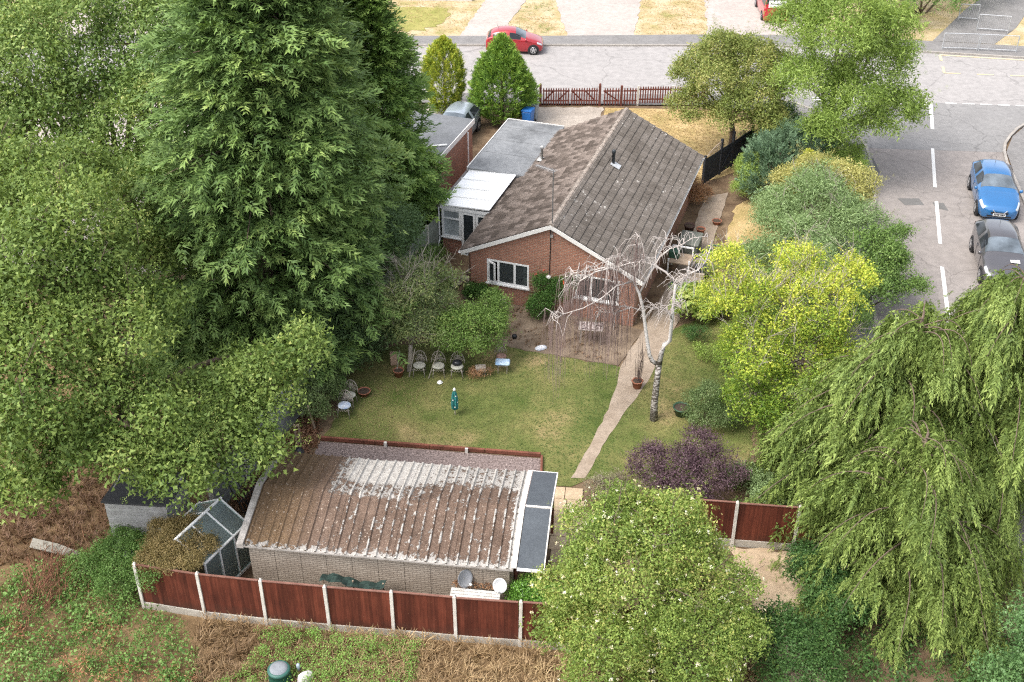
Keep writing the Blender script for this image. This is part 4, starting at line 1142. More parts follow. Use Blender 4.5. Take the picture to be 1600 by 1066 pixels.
def broadleaf(name, label, cat, base, lobes, n, r, tm, m, bark=None, tr=0.15, group=None, stems=1, nsub=60, inner=0.62, below=-0.55, keep_in=0.72, wob=0.16, upw=0.5, lv=0.5, part='crown', bias=0.0, flowers=None, zbias=0.0, frac=7, bare=0):
    t = thing(name, label, cat, (*base, 0), 0, group)
    o0 = Vector((*base, 0))
    src = lobes; lobes = fractal(lobes, frac) if frac else lobes
    P, Nn, K = sample_lobes(lobes, n, inner, below, wob, keep_in)
    ax = unit(Nn + np.array([0, 0, upw]) + rng.normal(size=Nn.shape) * 0.25)
    M = frames(ax)
    lt = rng.random(len(lobes))
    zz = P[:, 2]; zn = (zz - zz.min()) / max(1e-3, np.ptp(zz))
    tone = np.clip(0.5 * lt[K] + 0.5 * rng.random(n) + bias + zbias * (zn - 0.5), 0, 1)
    ns = max(4, n // 16)
    si = rng.choice(n, ns); sd_ = unit(Nn[si] + rng.normal(size=(ns, 3)) * .45 + np.array([0, 0, .25]))
    PP, AA, RR, TT = [P], [ax], [r * (0.5 + 1.0 * rng.random(n))], [tone]
    for q in range(1, 4):
        PP.append(P[si] + sd_ * (r * (.75 * q + .3 * rng.random(ns)))[:, None]); AA.append(unit(sd_ + rng.normal(size=(ns, 3)) * .3)); RR.append(r * (.62 - .12 * q) * (.7 + .5 * rng.random(ns))); TT.append(np.clip(tone[si] + .12, 0, 1))
    PP, AA, RR, TT = map(np.concatenate, (PP, AA, RR, TT))
    PP[:, 2] = np.maximum(PP[:, 2], .05)
    V, F_, T_ = instance(tm, frames(AA), PP - np.array(o0), RR, TT, lv)
    link(part, npmesh(part, V, F_, T_), m, t)
    limbs((*base, 0), src, tr, bark or m_bark, t, o0, P, nsub, stems)
    if bare:
        tw = MB()
        up_ = np.nonzero((Nn[:, 2] > .35) & (zn > .5))[0]
        for i in rng.choice(up_, bare):
            q = Vector(P[i]) - o0; d = Vector(Nn[i]) * .4 + Vector((random.gauss(0, .3), random.gauss(0, .3), .55))
            L = random.uniform(.35, .9); e = q + d * L
            tw.tube([q - d * .5, q + d * L * .5 + Vector((random.gauss(0, .04), 0, 0)), e], [.016, .011, .005], 4, cap=False)
            for _ in range(3):
                s_ = q.lerp(e, random.uniform(.2, .9)); dd = d + Vector((random.gauss(0, .6), random.gauss(0, .6), random.gauss(0, .25)))
                tw.tube([s_, s_ + dd * .3], [.008, .004], 3, cap=False)
        tw.build('bare_twigs', bark or m_bark, t)['kind'] = 'stuff'
    if flowers:
        fm, fn, fr, ftm, zmin = flowers
        idx = rng.choice(np.nonzero((Nn[:, 2] > -0.2) & (zz > zmin))[0], fn)
        jit = P[idx] - np.array(o0) + Nn[idx] * r * 0.8
        V, F_, T_ = instance(ftm, frames(ax[idx]), jit, fr * (0.6 + 0.8 * rng.random(fn)), rng.random(fn), 0.6)
        o = link('blossom', npmesh('blossom', V, F_, T_), fm, t)
    return t
TL = [t_cluster(35, 0.25, 0.155, seed=s) for s in range(4)]              # broad leaves
TS = [t_cluster(31, 0.25, 0.14, seed=10 + s) for s in range(4)]         # small leaves
TF = [t_cluster(31, 0.36, 0.098, flat=.9, up=.3, out=1.0, seed=20 + s) for s in range(4)]   # narrow leaflets
TLs = [t_cluster(30, 0.28, 0.18, seed=25 + s) for s in range(4)]
TB = [t_cluster(16, 0.6, 0.42, flat=.7, seed=30 + s) for s in range(3)]     # petals / big leaves

m_mapleL = leafmat('sycamore leaf', [(0.1, (0.06, 0.085, 0.022)), (0.5, (0.115, 0.14, 0.038)), (0.8, (0.20, 0.215, 0.065)), (1, (0.38, 0.35, 0.13))])
m_mapleD = leafmat('olive green leaf', [(0.1, (0.06, 0.09, 0.026)), (0.5, (0.12, 0.15, 0.045)), (0.82, (0.215, 0.23, 0.078)), (1, (0.40, 0.36, 0.16))])
T1 = [(-13.49, 28.8, 8.93, 2.03), (-11.83, 28.3, 7.26, 2.25), (-13.49, 26.3, 6.87, 2.34), (-13.8, 25.8, 4.4, 1.49), (-11.23, 26.3, 5.5, 2.02), (-9.11, 27.8, 4.2, 1.8), (-7.5, 28.8, 4.9, 1.5), (-9.69, 25.3, 4.43, 1.37), (-13.02, 30.8, 9.74, 1.72), (-7.73, 27.3, 3.98, 0.97), (-6.38, 29.8, 5.66, 0.8), (-16, 28.5, 7.5, 2.4), (-16.2, 31, 9.2, 2.0), (-12.3, 27.4, 3.6, 1.0), (-12.4, 35.5, 5.9, 1.9), (-15.2, 33.5, 9.3, 2.2), (-17.8, 34.5, 9.6, 2.3)]
broadleaf('broadleaf_tree', 'big broadleaved tree with yellow green leaves overhanging the little shed and greenhouse', 'tree', (-13.4, 31.8), T1, 4700, 0.43, TL, m_mapleL, tr=.3, nsub=170, inner=.5, bare=50)
T2 = [(-18.21, 45, 9.66, 2.82), (-14.89, 46, 9.56, 2.61), (-13.46, 48, 9.95, 2.42), (-18.16, 41, 7.33, 2.7), (-15.37, 41, 6.52, 2.36), (-16.21, 44, 7.9, 2.83), (-13.11, 45, 7.76, 1.57), (-21.3, 49, 10.17, 2.73), (-20.5, 39.5, 7.6, 2.3), (-17.5, 37.5, 6.6, 2.2), (-20.6, 43.5, 9.2, 2.6), (-22.5, 46, 10.5, 2.6), (-13.9, 42.5, 8.2, 2.0), (-13.3, 38, 6.9, 1.9), (-12.6, 40, 6.2, 1.8)]
broadleaf('broadleaf_tree', 'tall airy olive green tree with gaps showing pale concrete behind it', 'tree', (-16.6, 45.5), T2, 4600, 0.48, TL, m_mapleD, tr=.3, nsub=160, inner=.5, wob=.22)

# --- plumed conifers
def conifer(name, label, base, H, Rm, nb, per, tm, m, z0=0.8, droop=0.15, shape=0.75, pl=0.85, group=None, bark=None, spread=1.0, bias=0.0, cat='conifer', up=0.25, yaw0=None, tilt=(0, 0)):
    t = thing(name, label, cat, (*base, 0), 0, group)
    u = rng.random(nb)
    hz = z0 + (H - z0) * (1 - (1 - u) ** 0.88)
    f = (hz - z0) / (H - z0)
    prof = np.where(f < 0.12, 0.78 + 1.83 * f, (1 - ((f - 0.12) / 0.88)) ** shape)
    az = rng.random(nb) * 2 * np.pi
    ra = Rm * np.clip(prof, 0.04, 1) * (0.66 + 0.44 * rng.random(nb)) * (1 + .14 * np.sin(az * 3 + hz * .9))
    dirs = np.stack([np.cos(az), np.sin(az), np.zeros(nb)], 1)
    tang = np.stack([-dirs[:, 1], dirs[:, 0], np.zeros(nb)], 1)
    ctr = np.stack([tilt[0] * f, tilt[1] * f, hz], 1)
    btone = np.clip(rng.random(nb) * 0.8 + 0.1 + bias, 0, 1)
    bw = (.28 + .3 * rng.random(nb)) * spread * np.clip(.5 + ra / Rm, .5, 1.2)
    Ps, As, Ts, Ss = [], [], [], []
    for q in range(per):
        s_ = 1 - 0.72 * rng.random(nb) ** 1.5                  # along the bough
        lat = rng.normal(size=nb) * bw * (1.25 - s_ * .6)
        p = ctr + dirs * (ra * s_ - pl * 0.45)[:, None] + tang * lat[:, None]
        p[:, 2] += up * ra * s_ * 0.7 - droop * (ra * s_) ** 2 * 0.2 + rng.normal(size=nb) * 0.075 - np.abs(lat) * .28
        tipup = up + 0.9 * np.clip(f - 0.5, 0, 1)
        a = unit(dirs * 0.9 + tang * (lat * 0.9 + rng.normal(size=nb) * .3)[:, None] + np.array([0, 0, 1.0]) * (tipup - droop * s_ * 1.4 + rng.normal(size=nb) * 0.25)[:, None])
        Ps.append(p); As.append(a); Ts.append(btone + .25 * (s_ - .75) + rng.normal(size=nb) * .1); Ss.append(pl * (0.6 + 0.65 * rng.random(nb)) * np.clip(0.55 + prof, 0.6, 1.1))
    P, A, T_, S = map(np.concatenate, (Ps, As, Ts, Ss))
    ok = P[:, 2] > 0.15
    P, A, T_, S = P[ok], A[ok], T_[ok], S[ok]
    M = frames(A, spin=rng.normal(size=len(A)) * 0.5, up=(0, 0, 1))
    # leader
    V, F_, tt = instance(tm, M, P, S, np.clip(T_, 0, 1), 0.5)
    link('crown', npmesh('crown', V, F_, tt), m, t)
    mb = MB(); mb.tube([(0, 0, -.2), (tilt[0] * .5, tilt[1] * .5, H * .5), (tilt[0], tilt[1], H * .97)], [Rm * .085, Rm * .05, .02], 8)
    mb.build('trunk', bark or m_bark, t, True)
    lb = MB()
    for i in range(0, nb, max(1, nb // 90)):
        c0 = Vector(ctr[i]); d = Vector(dirs[i]); r_ = ra[i]
        lb.tube([c0, c0 + d * r_ * .5 + Vector((0, 0, up * r_ * .35)), c0 + d * r_ * .85 + Vector((0, 0, up * r_ * .5 - droop * r_ * r_ * .1))], [.05, .03, .012], 4, cap=False)
    lb.build('branches', bark or m_bark, t, True)
    return t
TP = [t_plume(20, 0.50, 0.20, 0.108, 0.16, -0.10, seed=40 + s) for s in range(5)]
TPf = [t_plume(34, 0.42, 0.16, 0.07, 0.10, 0.0, seed=50 + s) for s in range(4)]
m_ley = leafmat('leyland green', [(0.05, (0.040, 0.062, 0.022)), (0.4, (0.080, 0.112, 0.036)), (0.75, (0.145, 0.180, 0.058)), (1, (0.25, 0.265, 0.09))], trans=.15)
m_ley2 = leafmat('leyland brighter green', [(0.05, (0.042, 0.068, 0.020)), (0.4, (0.085, 0.125, 0.034)), (0.75, (0.155, 0.20, 0.054)), (1, (0.27, 0.29, 0.085))], trans=.15)
conifer('conifer_tree', 'tallest dense green conifer with plumed boughs beside the broadleaved tree', (-9.7, 37.6), 18.0, 5.1, 520, 28, TP, m_ley, shape=.44, pl=.62, spread=1.75, droop=.24, tilt=(1.7, .5))
conifer('conifer_tree', 'dark green conifer standing between the tallest one and the neighbour garage', (-9.0, 44.6), 15.6, 3.6, 380, 24, TP, m_ley, shape=.45, pl=.62)
conifer('conifer_tree', 'fresh green conifer leaning over the neighbour garage roof', (-6.2, 47.3), 12.6, 3.1, 360, 25, TP, m_ley2, shape=.55, bias=.06, pl=.58)
m_limeC = leafmat('bright green conifer', [(0.05, (0.06, 0.10, 0.022)), (0.5, (0.125, 0.18, 0.038)), (0.85, (0.22, 0.265, 0.05)), (1, (0.36, 0.36, 0.07))], trans=.15)
m_gold = leafmat('golden conifer', [(0.05, (0.10, 0.125, 0.02)), (0.5, (0.20, 0.215, 0.03)), (1, (0.38, 0.36, 0.05))], trans=.15)
def bulb(name, label, base, H, Rm, n, pl, tm, m, z0=.1, cat='conifer', fat=.38, bias=0, zb=0.35, lean=.5, upx=0.5):
    """rounded or ovoid conifer covered in upright sprays"""
    t = thing(name, label, cat, (*base, 0))
    f = rng.random(n) ** .85
    prof = np.where(f < fat, np.sin(np.clip(f / fat, 0, 1) * np.pi / 2) * .45 + .55, np.cos(np.clip((f - fat) / (1 - fat), 0, 1) * np.pi / 2) ** .8)
    az = rng.random(n) * 2 * np.pi
    ra = Rm * np.clip(prof, .02, 1) * (0.78 + .25 * rng.random(n)) * (1 + .08 * np.sin(az * 3 + f * 6))
    d = np.stack([np.cos(az), np.sin(az), np.zeros(n)], 1)
    P = d * (ra - pl * .35)[:, None]; P[:, 2] = z0 + (H - z0 - pl * .4) * f
    A = unit(d * (1 - lean * f)[:, None] + np.array([0, 0, 1.0]) * (upx + f * .6)[:, None] + rng.normal(size=(n, 3)) * .22)
    V, F_, tt = instance(tm, frames(A, spin=rng.random(n) * 6.28), P, pl * (.7 + .5 * rng.random(n)), np.clip(rng.random(n) * .7 + .15 + bias + zb * (f - .5), 0, 1), .4)
    link('crown', npmesh('crown', V, F_, tt), m, t)
    MB().tube([(0, 0, -.1), (0, 0, H * .8)], [Rm * .09, .02], 7).build('trunk', m_bark, t, True)
    return t
bulb('conifer_shrub', 'bright green egg shaped conifer next to the blue bin', (-0.55, 60.75), 4.5, 1.75, 2000, .5, TP, m_limeC, fat=.22, zb=.15)
bulb('conifer_shrub', 'golden green columnar conifer by the parked silver car', (-3.75, 61.4), 4.3, 1.12, 1600, .36, TP, m_gold, fat=.6, zb=.2)
# --- trees and shrubs near the house
m_blueg = leafmat('blue green leaf', [(0.1, (0.048, 0.07, 0.034)), (0.5, (0.088, 0.118, 0.056)), (1, (0.15, 0.185, 0.088))])
T5 = [(-7.08, 39.1, 2.16, 2.02), (-5.48, 41.1, 2.46, 1.57), (-5.92, 37.6, 1.73, 1.53), (-7.74, 36.6, 2.0, 1.45), (-4.8, 42.6, 2.83, 1.2)]
broadleaf('evergreen_tree', 'dark blue green evergreen growing against the concrete fence', 'tree', (-6.6, 39.4), T5, 1500, .4, TF, m_blueg, tr=.12, nsub=40)
m_olive = leafmat('grey olive leaf', [(0.1, (0.085, 0.10, 0.045)), (0.5, (0.16, 0.175, 0.075)), (1, (0.28, 0.27, 0.12))])
T8 = [(-3.87, 37.4, 3.21, 1.21), (-4.6, 36.9, 2.38, 1.09), (-2.96, 37.9, 2.32, 0.99), (-3.62, 36.4, 1.84, 0.97), (-2.71, 38.4, 3.17, 0.62)]
broadleaf('small_tree', 'sparse grey green small tree with bare twigs at the lawn edge', 'tree', (-4.0, 36.5), T8, 640, .30, TF, m_olive, m_palebark, tr=.10, nsub=260, inner=.35, bare=60)
m_apple = leafmat('apple leaf', [(0.1, (0.06, 0.09, 0.022)), (0.5, (0.11, 0.15, 0.04)), (0.85, (0.20, 0.235, 0.07)), (1, (0.38, 0.36, 0.13))])
T9 = [(-1.62, 37.3, 1.65, 1.05), (-0.75, 37.4, 1.8, 0.84), (-2.4, 37.0, 1.62, 0.84), (-1.36, 36.75, 1.35, 0.87), (-0.5, 37.8, 2.3, 0.55), (-2.0, 36.6, 1.4, .6)]
broadleaf('apple_tree', 'low spreading bright green fruit tree behind the row of chairs', 'tree', (-1.6, 37.9), T9, 820, .26, TS, m_apple, m_palebark, tr=.07, nsub=70)
m_rose = leafmat('climber leaf', [(0.1, (0.03, 0.06, 0.016)), (0.5, (0.06, 0.11, 0.028)), (1, (0.13, 0.19, 0.05))])
hxy = lambda x, y: tuple((hm @ Vector((x, y, 0)))[:2])
def hl(x, y, z, r, rz=None): 
    a = hxy(x, y); return (a[0], a[1], z, r, r * .7, rz or r)
broadleaf('climbing_rose', 'leafy green climbing rose on the gable wall between the windows', 'plant', hxy(3.9, -.4), [hl(3.75, -.1, 1.45, .5), hl(3.65, -.35, .75, .62), hl(4.4, -.1, 1.55, .48), hl(3.5, -.5, .35, .55), hl(4.2, -.2, 1.0, .5), hl(4.75, -.05, 1.75, .3)], 520, .2, TS, m_rose, tr=.035, stems=3, nsub=30,
          flowers=(leafmat('red rose', [(0, (0.45, 0.05, 0.03)), (1, (0.65, 0.12, 0.06))]), 6, .09, TB, 1.2))
broadleaf('ivy', 'dark ivy clump at the foot of the gable left of the window', 'plant', hxy(.8, -.2), [hl(.75, -.1, .45, .5), hl(1.25, -.1, .4, .4), hl(.4, -.1, .3, .35)], 260, .18, TS, m_rose, tr=.02, stems=3, nsub=10)
# --- street side trees
m_ash = leafmat('ash leaf', [(0.1, (0.095, 0.125, 0.03)), (0.5, (0.19, 0.22, 0.058)), (0.85, (0.285, 0.31, 0.095)), (1, (0.40, 0.40, 0.15))], trans=.38)
ASH = [(15.59, 54, 6.99, 2.6), (17.55, 53.5, 5.58, 2.15), (14.12, 53, 5.14, 1.84), (16.27, 52.5, 4.37, 2.0), (18.66, 53, 3.83, 1.24), (13.92, 55, 7.27, 1.39), (18.09, 54.5, 7.44, 1.23), (15.26, 51.5, 3.49, 1.22), (17.23, 52, 3.43, 1.08), (15.89, 55, 8.51, 2.14)]
broadleaf('ash_tree', 'tall fresh green feathery tree at the street corner', 'tree', (15.8, 54.4), ASH, 2300, .46, TF, m_ash, m_palebark, tr=.2, nsub=120, inner=.5)
m_hawt = leafmat('olive hawthorn leaf', [(0.1, (0.09, 0.10, 0.028)), (0.5, (0.165, 0.17, 0.05)), (0.85, (0.255, 0.24, 0.085)), (1, (0.35, 0.29, 0.12))])
OLV = [(9.78, 54.5, 4.54, 1.89), (11.78, 55.5, 5.15, 1.75), (11.3, 53.5, 3.62, 1.57), (8.95, 54.5, 3.2, 1.12), (12.33, 52.6, 3.27, 1.08), (10.12, 55.5, 5.8, 1.26), (8.49, 55.5, 4.48, 0.8), (12.16, 53.5, 4.28, 1.4)]
OLV = [(x + .35, y + 1.2, z - .35, r) for x, y, z, r in OLV]
broadleaf('hawthorn_tree', 'olive green round headed tree over the front picket fence', 'tree', (11.6, 56.6), OLV, 2100, .38, TS, m_hawt, m_bark, tr=.16, nsub=110)
# blue juniper, golden conifer, lime shrub
m_jun = leafmat('blue grey juniper', [(0.1, (0.065, 0.092, 0.058)), (0.5, (0.115, 0.15, 0.10)), (1, (0.19, 0.225, 0.15))], trans=.1)
def spray_bush(name, label, base, lobes, n, pl, tm, m, cat='shrub', upx=.5, tr=.06, below=-.4):
    t = thing(name, label, cat, (*base, 0)); o0 = np.array([*base, 0])
    P, Nn, K = sample_lobes(lobes, n, .75, below, .1, .8)
    A = unit(Nn + np.array([0, 0, upx]) + rng.normal(size=Nn.shape) * .3)
    lt = rng.random(len(lobes))
    V, F_, tt = instance(tm, frames(A, spin=rng.random(n) * 6.28), P - o0 - A * pl * .5, pl * (.7 + .6 * rng.random(n)), np.clip(.3 * lt[K] + .7 * rng.random(n), 0, 1), .4)
    link('crown', npmesh('crown', V, F_, tt), m, t)
    limbs((*base, 0), lobes, tr, m_bark, t, Vector(o0), P, 12, 3)
    return t
spray_bush('juniper', 'spreading blue grey juniper mound behind the yellow conifer', (13.2, 52.2), [(12.6, 51.6, 1.5, 1.35), (13.7, 52.2, 1.9, 1.35), (14.9, 52.8, 1.9, 1.2), (12.0, 50.6, .9, .9), (13.5, 51.0, 1.2, 1.0)], 1500, .5, TPf, m_jun)
bulb('conifer_shrub', 'small bright yellow conifer in front of the blue juniper', (14.0, 50.3), 2.7, .62, 420, .4, TP, m_gold, fat=.25, bias=.15)
m_lime = leafmat('lime leaf', [(0.1, (0.11, 0.14, 0.032)), (0.5, (0.19, 0.22, 0.055)), (1, (0.31, 0.33, 0.10))])
broadleaf('lime_shrub', 'clipped lime green shrub hugging the blue juniper', 'shrub', (11.6, 51.3), [(11.6, 51.3, 1.2, .85, .85, 1.15), (11.5, 50.8, .7, .75)], 520, .2, TS, m_lime, tr=.05, stems=3, nsub=10, inner=.85)
broadleaf('privet_shrub', 'pale green loose shrub at the kerb beside the juniper', 'shrub', (16.0, 52.0), [(15.8, 52.3, 2.0, .9), (16.6, 51.6, 1.3, .8), (15.4, 51.4, 1.4, .8), (16.9, 52.6, 1.6, .6)], 520, .3, TF, m_lime, tr=.06, stems=3, nsub=30)
m_will = leafmat('grey green willow leaf', [(0.1, (0.10, 0.125, 0.055)), (0.5, (0.175, 0.205, 0.10)), (1, (0.275, 0.295, 0.16))])
m_willy = leafmat('yellowing willow leaf', [(0.1, (0.17, 0.17, 0.05)), (0.5, (0.27, 0.26, 0.09)), (1, (0.40, 0.36, 0.15))])
WIL = [(13.1, 45.3, 2.8, 1.5), (11.5, 44.9, 2.2, 1.1), (14.4, 44.0, 2.6, 1.15), (12.6, 42.9, 2.1, 1.2), (13.7, 46.6, 3.2, 1.0), (11.9, 46.4, 1.9, 1.0), (10.8, 42.6, 1.6, 1.0), (12.2, 41.3, 1.8, 1.1), (14.9, 45.6, 2.0, .9)]
broadleaf('willow_tree', 'grey green feathery bushy tree between the path bed and the road', 'tree', (13.0, 44.8), WIL, 2000, .34, TF, m_will, m_palebark, tr=.1, nsub=120, inner=.45, wob=.32, bare=40)
broadleaf('willow_shrub', 'straw yellow feathery shrub growing by the footway', 'shrub', (14.4, 47.2), [(14.71, 46.8, 3.0, 1.13), (13.5, 47.6, 2.9, 1.0), (15.3, 46.6, 2.2, .9), (12.9, 48.3, 2.2, .9), (14.4, 48.0, 2.2, 1.0)], 900, .33, TF, m_willy, m_palebark, tr=.07, stems=3, nsub=60)
m_mid = leafmat('mid green leaf', [(0.1, (0.05, 0.078, 0.022)), (0.5, (0.10, 0.138, 0.04)), (1, (0.185, 0.22, 0.07))])
T16 = [(15.04, 41.7, 2.42, 1.06), (15.62, 41.2, 2.1, 0.74), (14.37, 40.7, 1.79, 1.04), (15.2, 40.2, 1.49, 0.78), (15.91, 42.2, 2.75, 0.48), (13.9, 40.0, 1.2, .9), (16.5, 40.3, 1.5, .4)]
broadleaf('cherry_shrub', 'mid green leafy shrub reaching out over the side road', 'shrub', (14.6, 41.2), T16, 800, .3, TL, m_mid, tr=.07, stems=4, nsub=60, inner=.45, wob=.3)
broadleaf('garden_shrub', 'mid green belt shrub filling the gap behind the yellow tree', 'shrub', (12.4, 39.6), [(12.2, 39.8, 1.6, 1.3), (13.2, 39.2, 1.5, 1.2), (11.4, 40.6, 1.3, 1.1), (12.6, 38.3, 1.4, 1.1), (11.0, 38.6, 1.2, 1.0)], 900, .3, TL, m_mid, m_palebark, tr=.06, stems=4, nsub=60, inner=.5, bare=40)
# yellow green box elder
m_yel = leafmat('yellow green leaf', [(0.05, (0.065, 0.105, 0.018)), (0.35, (0.14, 0.185, 0.03)), (0.65, (0.29, 0.295, 0.045)), (1, (0.56, 0.51, 0.09))], trans=.35)
YEL = [(9.78, 34.8, 4.01, 1.59), (8.27, 35.3, 3.96, 1.26), (11.33, 34.8, 4.28, 1.36), (8.62, 33.8, 2.76, 1.47), (10.47, 33.8, 2.49, 1.37), (9.72, 32.8, 1.53, 1.36), (8.44, 33.1, 1.31, 0.91), (7.89, 36.3, 4.7, 0.93), (10.41, 36.3, 4.97, 0.93), (12.18, 35.8, 4.73, 0.8), (9.27, 32.3, 0.78, 0.9), (11.9, 33.6, 2.2, 1.2)]
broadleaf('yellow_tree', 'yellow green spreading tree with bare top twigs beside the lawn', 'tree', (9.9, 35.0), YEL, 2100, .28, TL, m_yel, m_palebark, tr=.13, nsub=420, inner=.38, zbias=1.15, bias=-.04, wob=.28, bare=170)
# purple smoke bush
m_pur = leafmat('purple leaf', [(0.1, (0.034, 0.018, 0.024)), (0.6, (0.07, 0.042, 0.05)), (0.9, (0.125, 0.082, 0.09)), (1, (0.22, 0.13, 0.11))], trans=.15)
PUR = [(5.52, 29.5, 1.1, 1.17), (4.47, 29.7, 1.2, 0.75), (6.57, 29.5, 1.23, 0.89), (5.63, 28.5, 0.86, 1.04), (4.84, 29.0, 0.97, 0.74), (6.94, 29.0, 0.97, 0.63), (6.19, 30.0, 1.51, 0.64)]
broadleaf('smoke_bush', 'dark purple leaved smoke bush behind the flowering bush', 'shrub', (5.6, 29.2), PUR, 900, .2, TL, m_pur, tr=.05, stems=4, nsub=40, inner=.5, wob=.28)
m_ever = leafmat('dusty evergreen leaf', [(0.1, (0.055, 0.075, 0.028)), (0.5, (0.10, 0.122, 0.05)), (1, (0.20, 0.21, 0.11))])
broadleaf('evergreen_shrub', 'rounded dusty green evergreen shrub beside the green planter', 'shrub', (7.0, 33.2), [(6.97, 33.3, 1.01, 0.64), (6.9, 33.0, 0.52, 0.69), (7.19, 33.6, 1.22, 0.42), (7.5, 32.9, .5, .55)], 620, .17, TS, m_ever, tr=.04, stems=4, nsub=20, inner=.8)
# flowering foreground bush
m_haw = leafmat('blossoming bush leaf', [(0.05, (0.06, 0.085, 0.022)), (0.35, (0.13, 0.16, 0.04)), (0.65, (0.215, 0.235, 0.062)), (0.88, (0.32, 0.30, 0.10)), (1, (0.44, 0.33, 0.17))], trans=.35)
m_bloss = leafmat('cream blossom', [(0, (0.50, 0.36, 0.22)), (.5, (0.66, 0.55, 0.40)), (1, (0.78, 0.74, 0.64))])
BUS = [(2.74, 22.8, 4.56, 1.28), (4.09, 22.6, 4.52, 1.45), (3.4, 21.8, 3.43, 1.87), (2.06, 22.2, 3.5, 1.12), (5.17, 22.3, 3.4, 1.21), (2.74, 21.2, 2.12, 1.63), (4.8, 21.2, 2.12, 1.71), (5.71, 21.8, 2.45, 0.95), (1.74, 21.8, 2.2, 0.87), (3.09, 23.3, 5.03, 0.6), (4.28, 20.6, 1.3, 1.71)]
broadleaf('flowering_bush', 'large round yellow green bush dotted with cream flowers at the fence end', 'bush', (3.7, 21.6), BUS, 4300, .27, TS, m_haw, tr=.09, stems=5, nsub=120, inner=.7, flowers=(m_bloss, 520, .052, TB, 1.0), wob=.32, bare=30)
# laurel behind fence
m_laur = leafmat('glossy laurel leaf', [(0.1, (0.05, 0.10, 0.014)), (0.5, (0.10, 0.18, 0.03)), (1, (0.17, 0.27, 0.05))], rough=.35, spec=.5)
broadleaf('laurel_bush', 'bright glossy green bush between the garage corner and the red fence', 'bush', (.75, 23.85), [(.55, 23.75, 1.2, .55, .42, .6), (1.15, 23.7, 1.1, .55, .42, .6), (.3, 23.8, .8, .4, .36, .6), (1.6, 23.65, 1.0, .4, .36, .55)], 420, .2, TL, m_laur, tr=.03, stems=4, nsub=15, inner=.6)

# --- weeping cypresses
def weeping(name, label, base, H, reach, nl, tm, m, barkm, bias=0, az0=None, zlow=1.0, hang=1.15, per=34, sw=None):
    t = thing(name, label, 'conifer', (*base, 0))
    lb = MB(); Ps, As, Ts, Ss, Us = [], [], [], [], []
    lb2 = MB()
    for i in range(nl):
        f = (i + rng.random()) / nl
        z0 = zlow + (H - zlow) * f ** 0.9
        r_ = reach * (1 - f) ** 0.6 * (0.72 + .4 * rng.random()) + .55
        az = rng.random() * 2 * np.pi
        d = np.array([np.cos(az), np.sin(az), 0])
        q = np.linspace(0, 1, 9)
        rise = (.16 + .3 * rng.random()) * r_ * (0.5 + .6 * f)
        rad = r_ * q ** .85
        zz = z0 + rise * np.sin(np.minimum(q * 1.15, 1.2) * np.pi * .62) - .50 * r_ * q ** 2.2
        wob = rng.normal(size=2) * .12
        tang = np.array([-d[1], d[0], 0])
        pts = np.stack([d[0] * rad, d[1] * rad, zz], 1) + tang[None] * (np.sin(q * 3 + wob[0] * 9) * .16 * r_ * .4)[:, None]
        pts[:, 2] = np.maximum(pts[:, 2], .4)
        (lb if rng.random() < .94 else lb2).tube([tuple(p) for p in pts], list(np.linspace(.026, .006, 9) * (0.7 + .2 * r_)), 5, cap=False)
        lt = np.clip(rng.random() * .8 + bias, 0, 1)
        nbn = max(4, int(round(r_ * 3.0))); kb = per
        sb = .05 + .95 * (np.arange(nbn) + rng.random(nbn)) / nbn
        for sbi in sb:
            ix = min(sbi * 8, 7.99); i0 = int(ix); fr = ix - i0
            c0 = pts[i0] * (1 - fr) + pts[i0 + 1] * fr + tang * rng.normal() * .22 * (.4 + sbi)
            k = int(kb * (.6 + .6 * rng.random()))
            o = rng.normal(size=(k, 3)) * np.array([.21, .21, .06])
            rr = np.linalg.norm(o[:, :2], axis=1)
            bp = c0[None] + o - np.array([0, 0, 1])[None] * (rr * .5)[:, None] - np.array([0, 0, 1])[None] * (rng.random(k) ** 1.5 * .55 * hang)[:, None]
            bt = lt * .5 + .5 * rng.random()
            a = unit(np.array([0, 0, -1.0])[None] + (d * (.06 + .22 * sbi ** 2))[None] + o * .9 + rng.normal(size=(k, 3)) * .10)
            Ps.append(bp); As.append(a); Ts.append(bt + rng.normal(size=k) * .1); Ss.append(hang * (.45 + .55 * rng.random(k)) * np.clip(1.15 - rr * 1.6, .45, 1.2))
            Us.append(np.repeat(d[None], k, 0))
        # short side sprays lying along the limb
    P, A, T_, S, U = map(np.concatenate, (Ps, As, Ts, Ss, Us))
    S = np.minimum(S, np.maximum(.25, P[:, 2] / 1.05))
    x = unit(np.cross(U + rng.normal(size=U.shape) * .55, A)); y = np.cross(A, x)
    M = np.stack([x, y, A], 2)
    V, F_, tt = instance(tm, M, P, np.stack([S * .8, S * .8, S], 1), np.clip(T_, 0, 1), .62)
    link('crown', npmesh('crown', V, F_, tt), m, t)
    MB().tube([(0, 0, -.2), (.06, .04, H * .5), (0, 0, H * 1.01)], [reach * .06, reach * .04, .03], 8).build('trunk', barkm, t, True)
    lb.build('branches', barkm, t, True); lb2.build('bare_branches', m_greyw, t, True)['kind'] = 'stuff'
    return t
m_greyw = mat('silvery bare wood', (0.38, 0.34, 0.29), (0.26, 0.23, 0.19), 6, 0.9, 0.2)
TW_ = [t_plume(16, 0.17, 0.155, 0.095, 0.16, 0.0, seed=60 + s, taper=.45) for s in range(5)]
m_weep = leafmat('weeping cypress', [(0.1, (0.040, 0.056, 0.017)), (0.4, (0.110, 0.130, 0.036)), (0.75, (0.196, 0.210, 0.062)), (1, (0.275, 0.278, 0.10))], trans=.15)
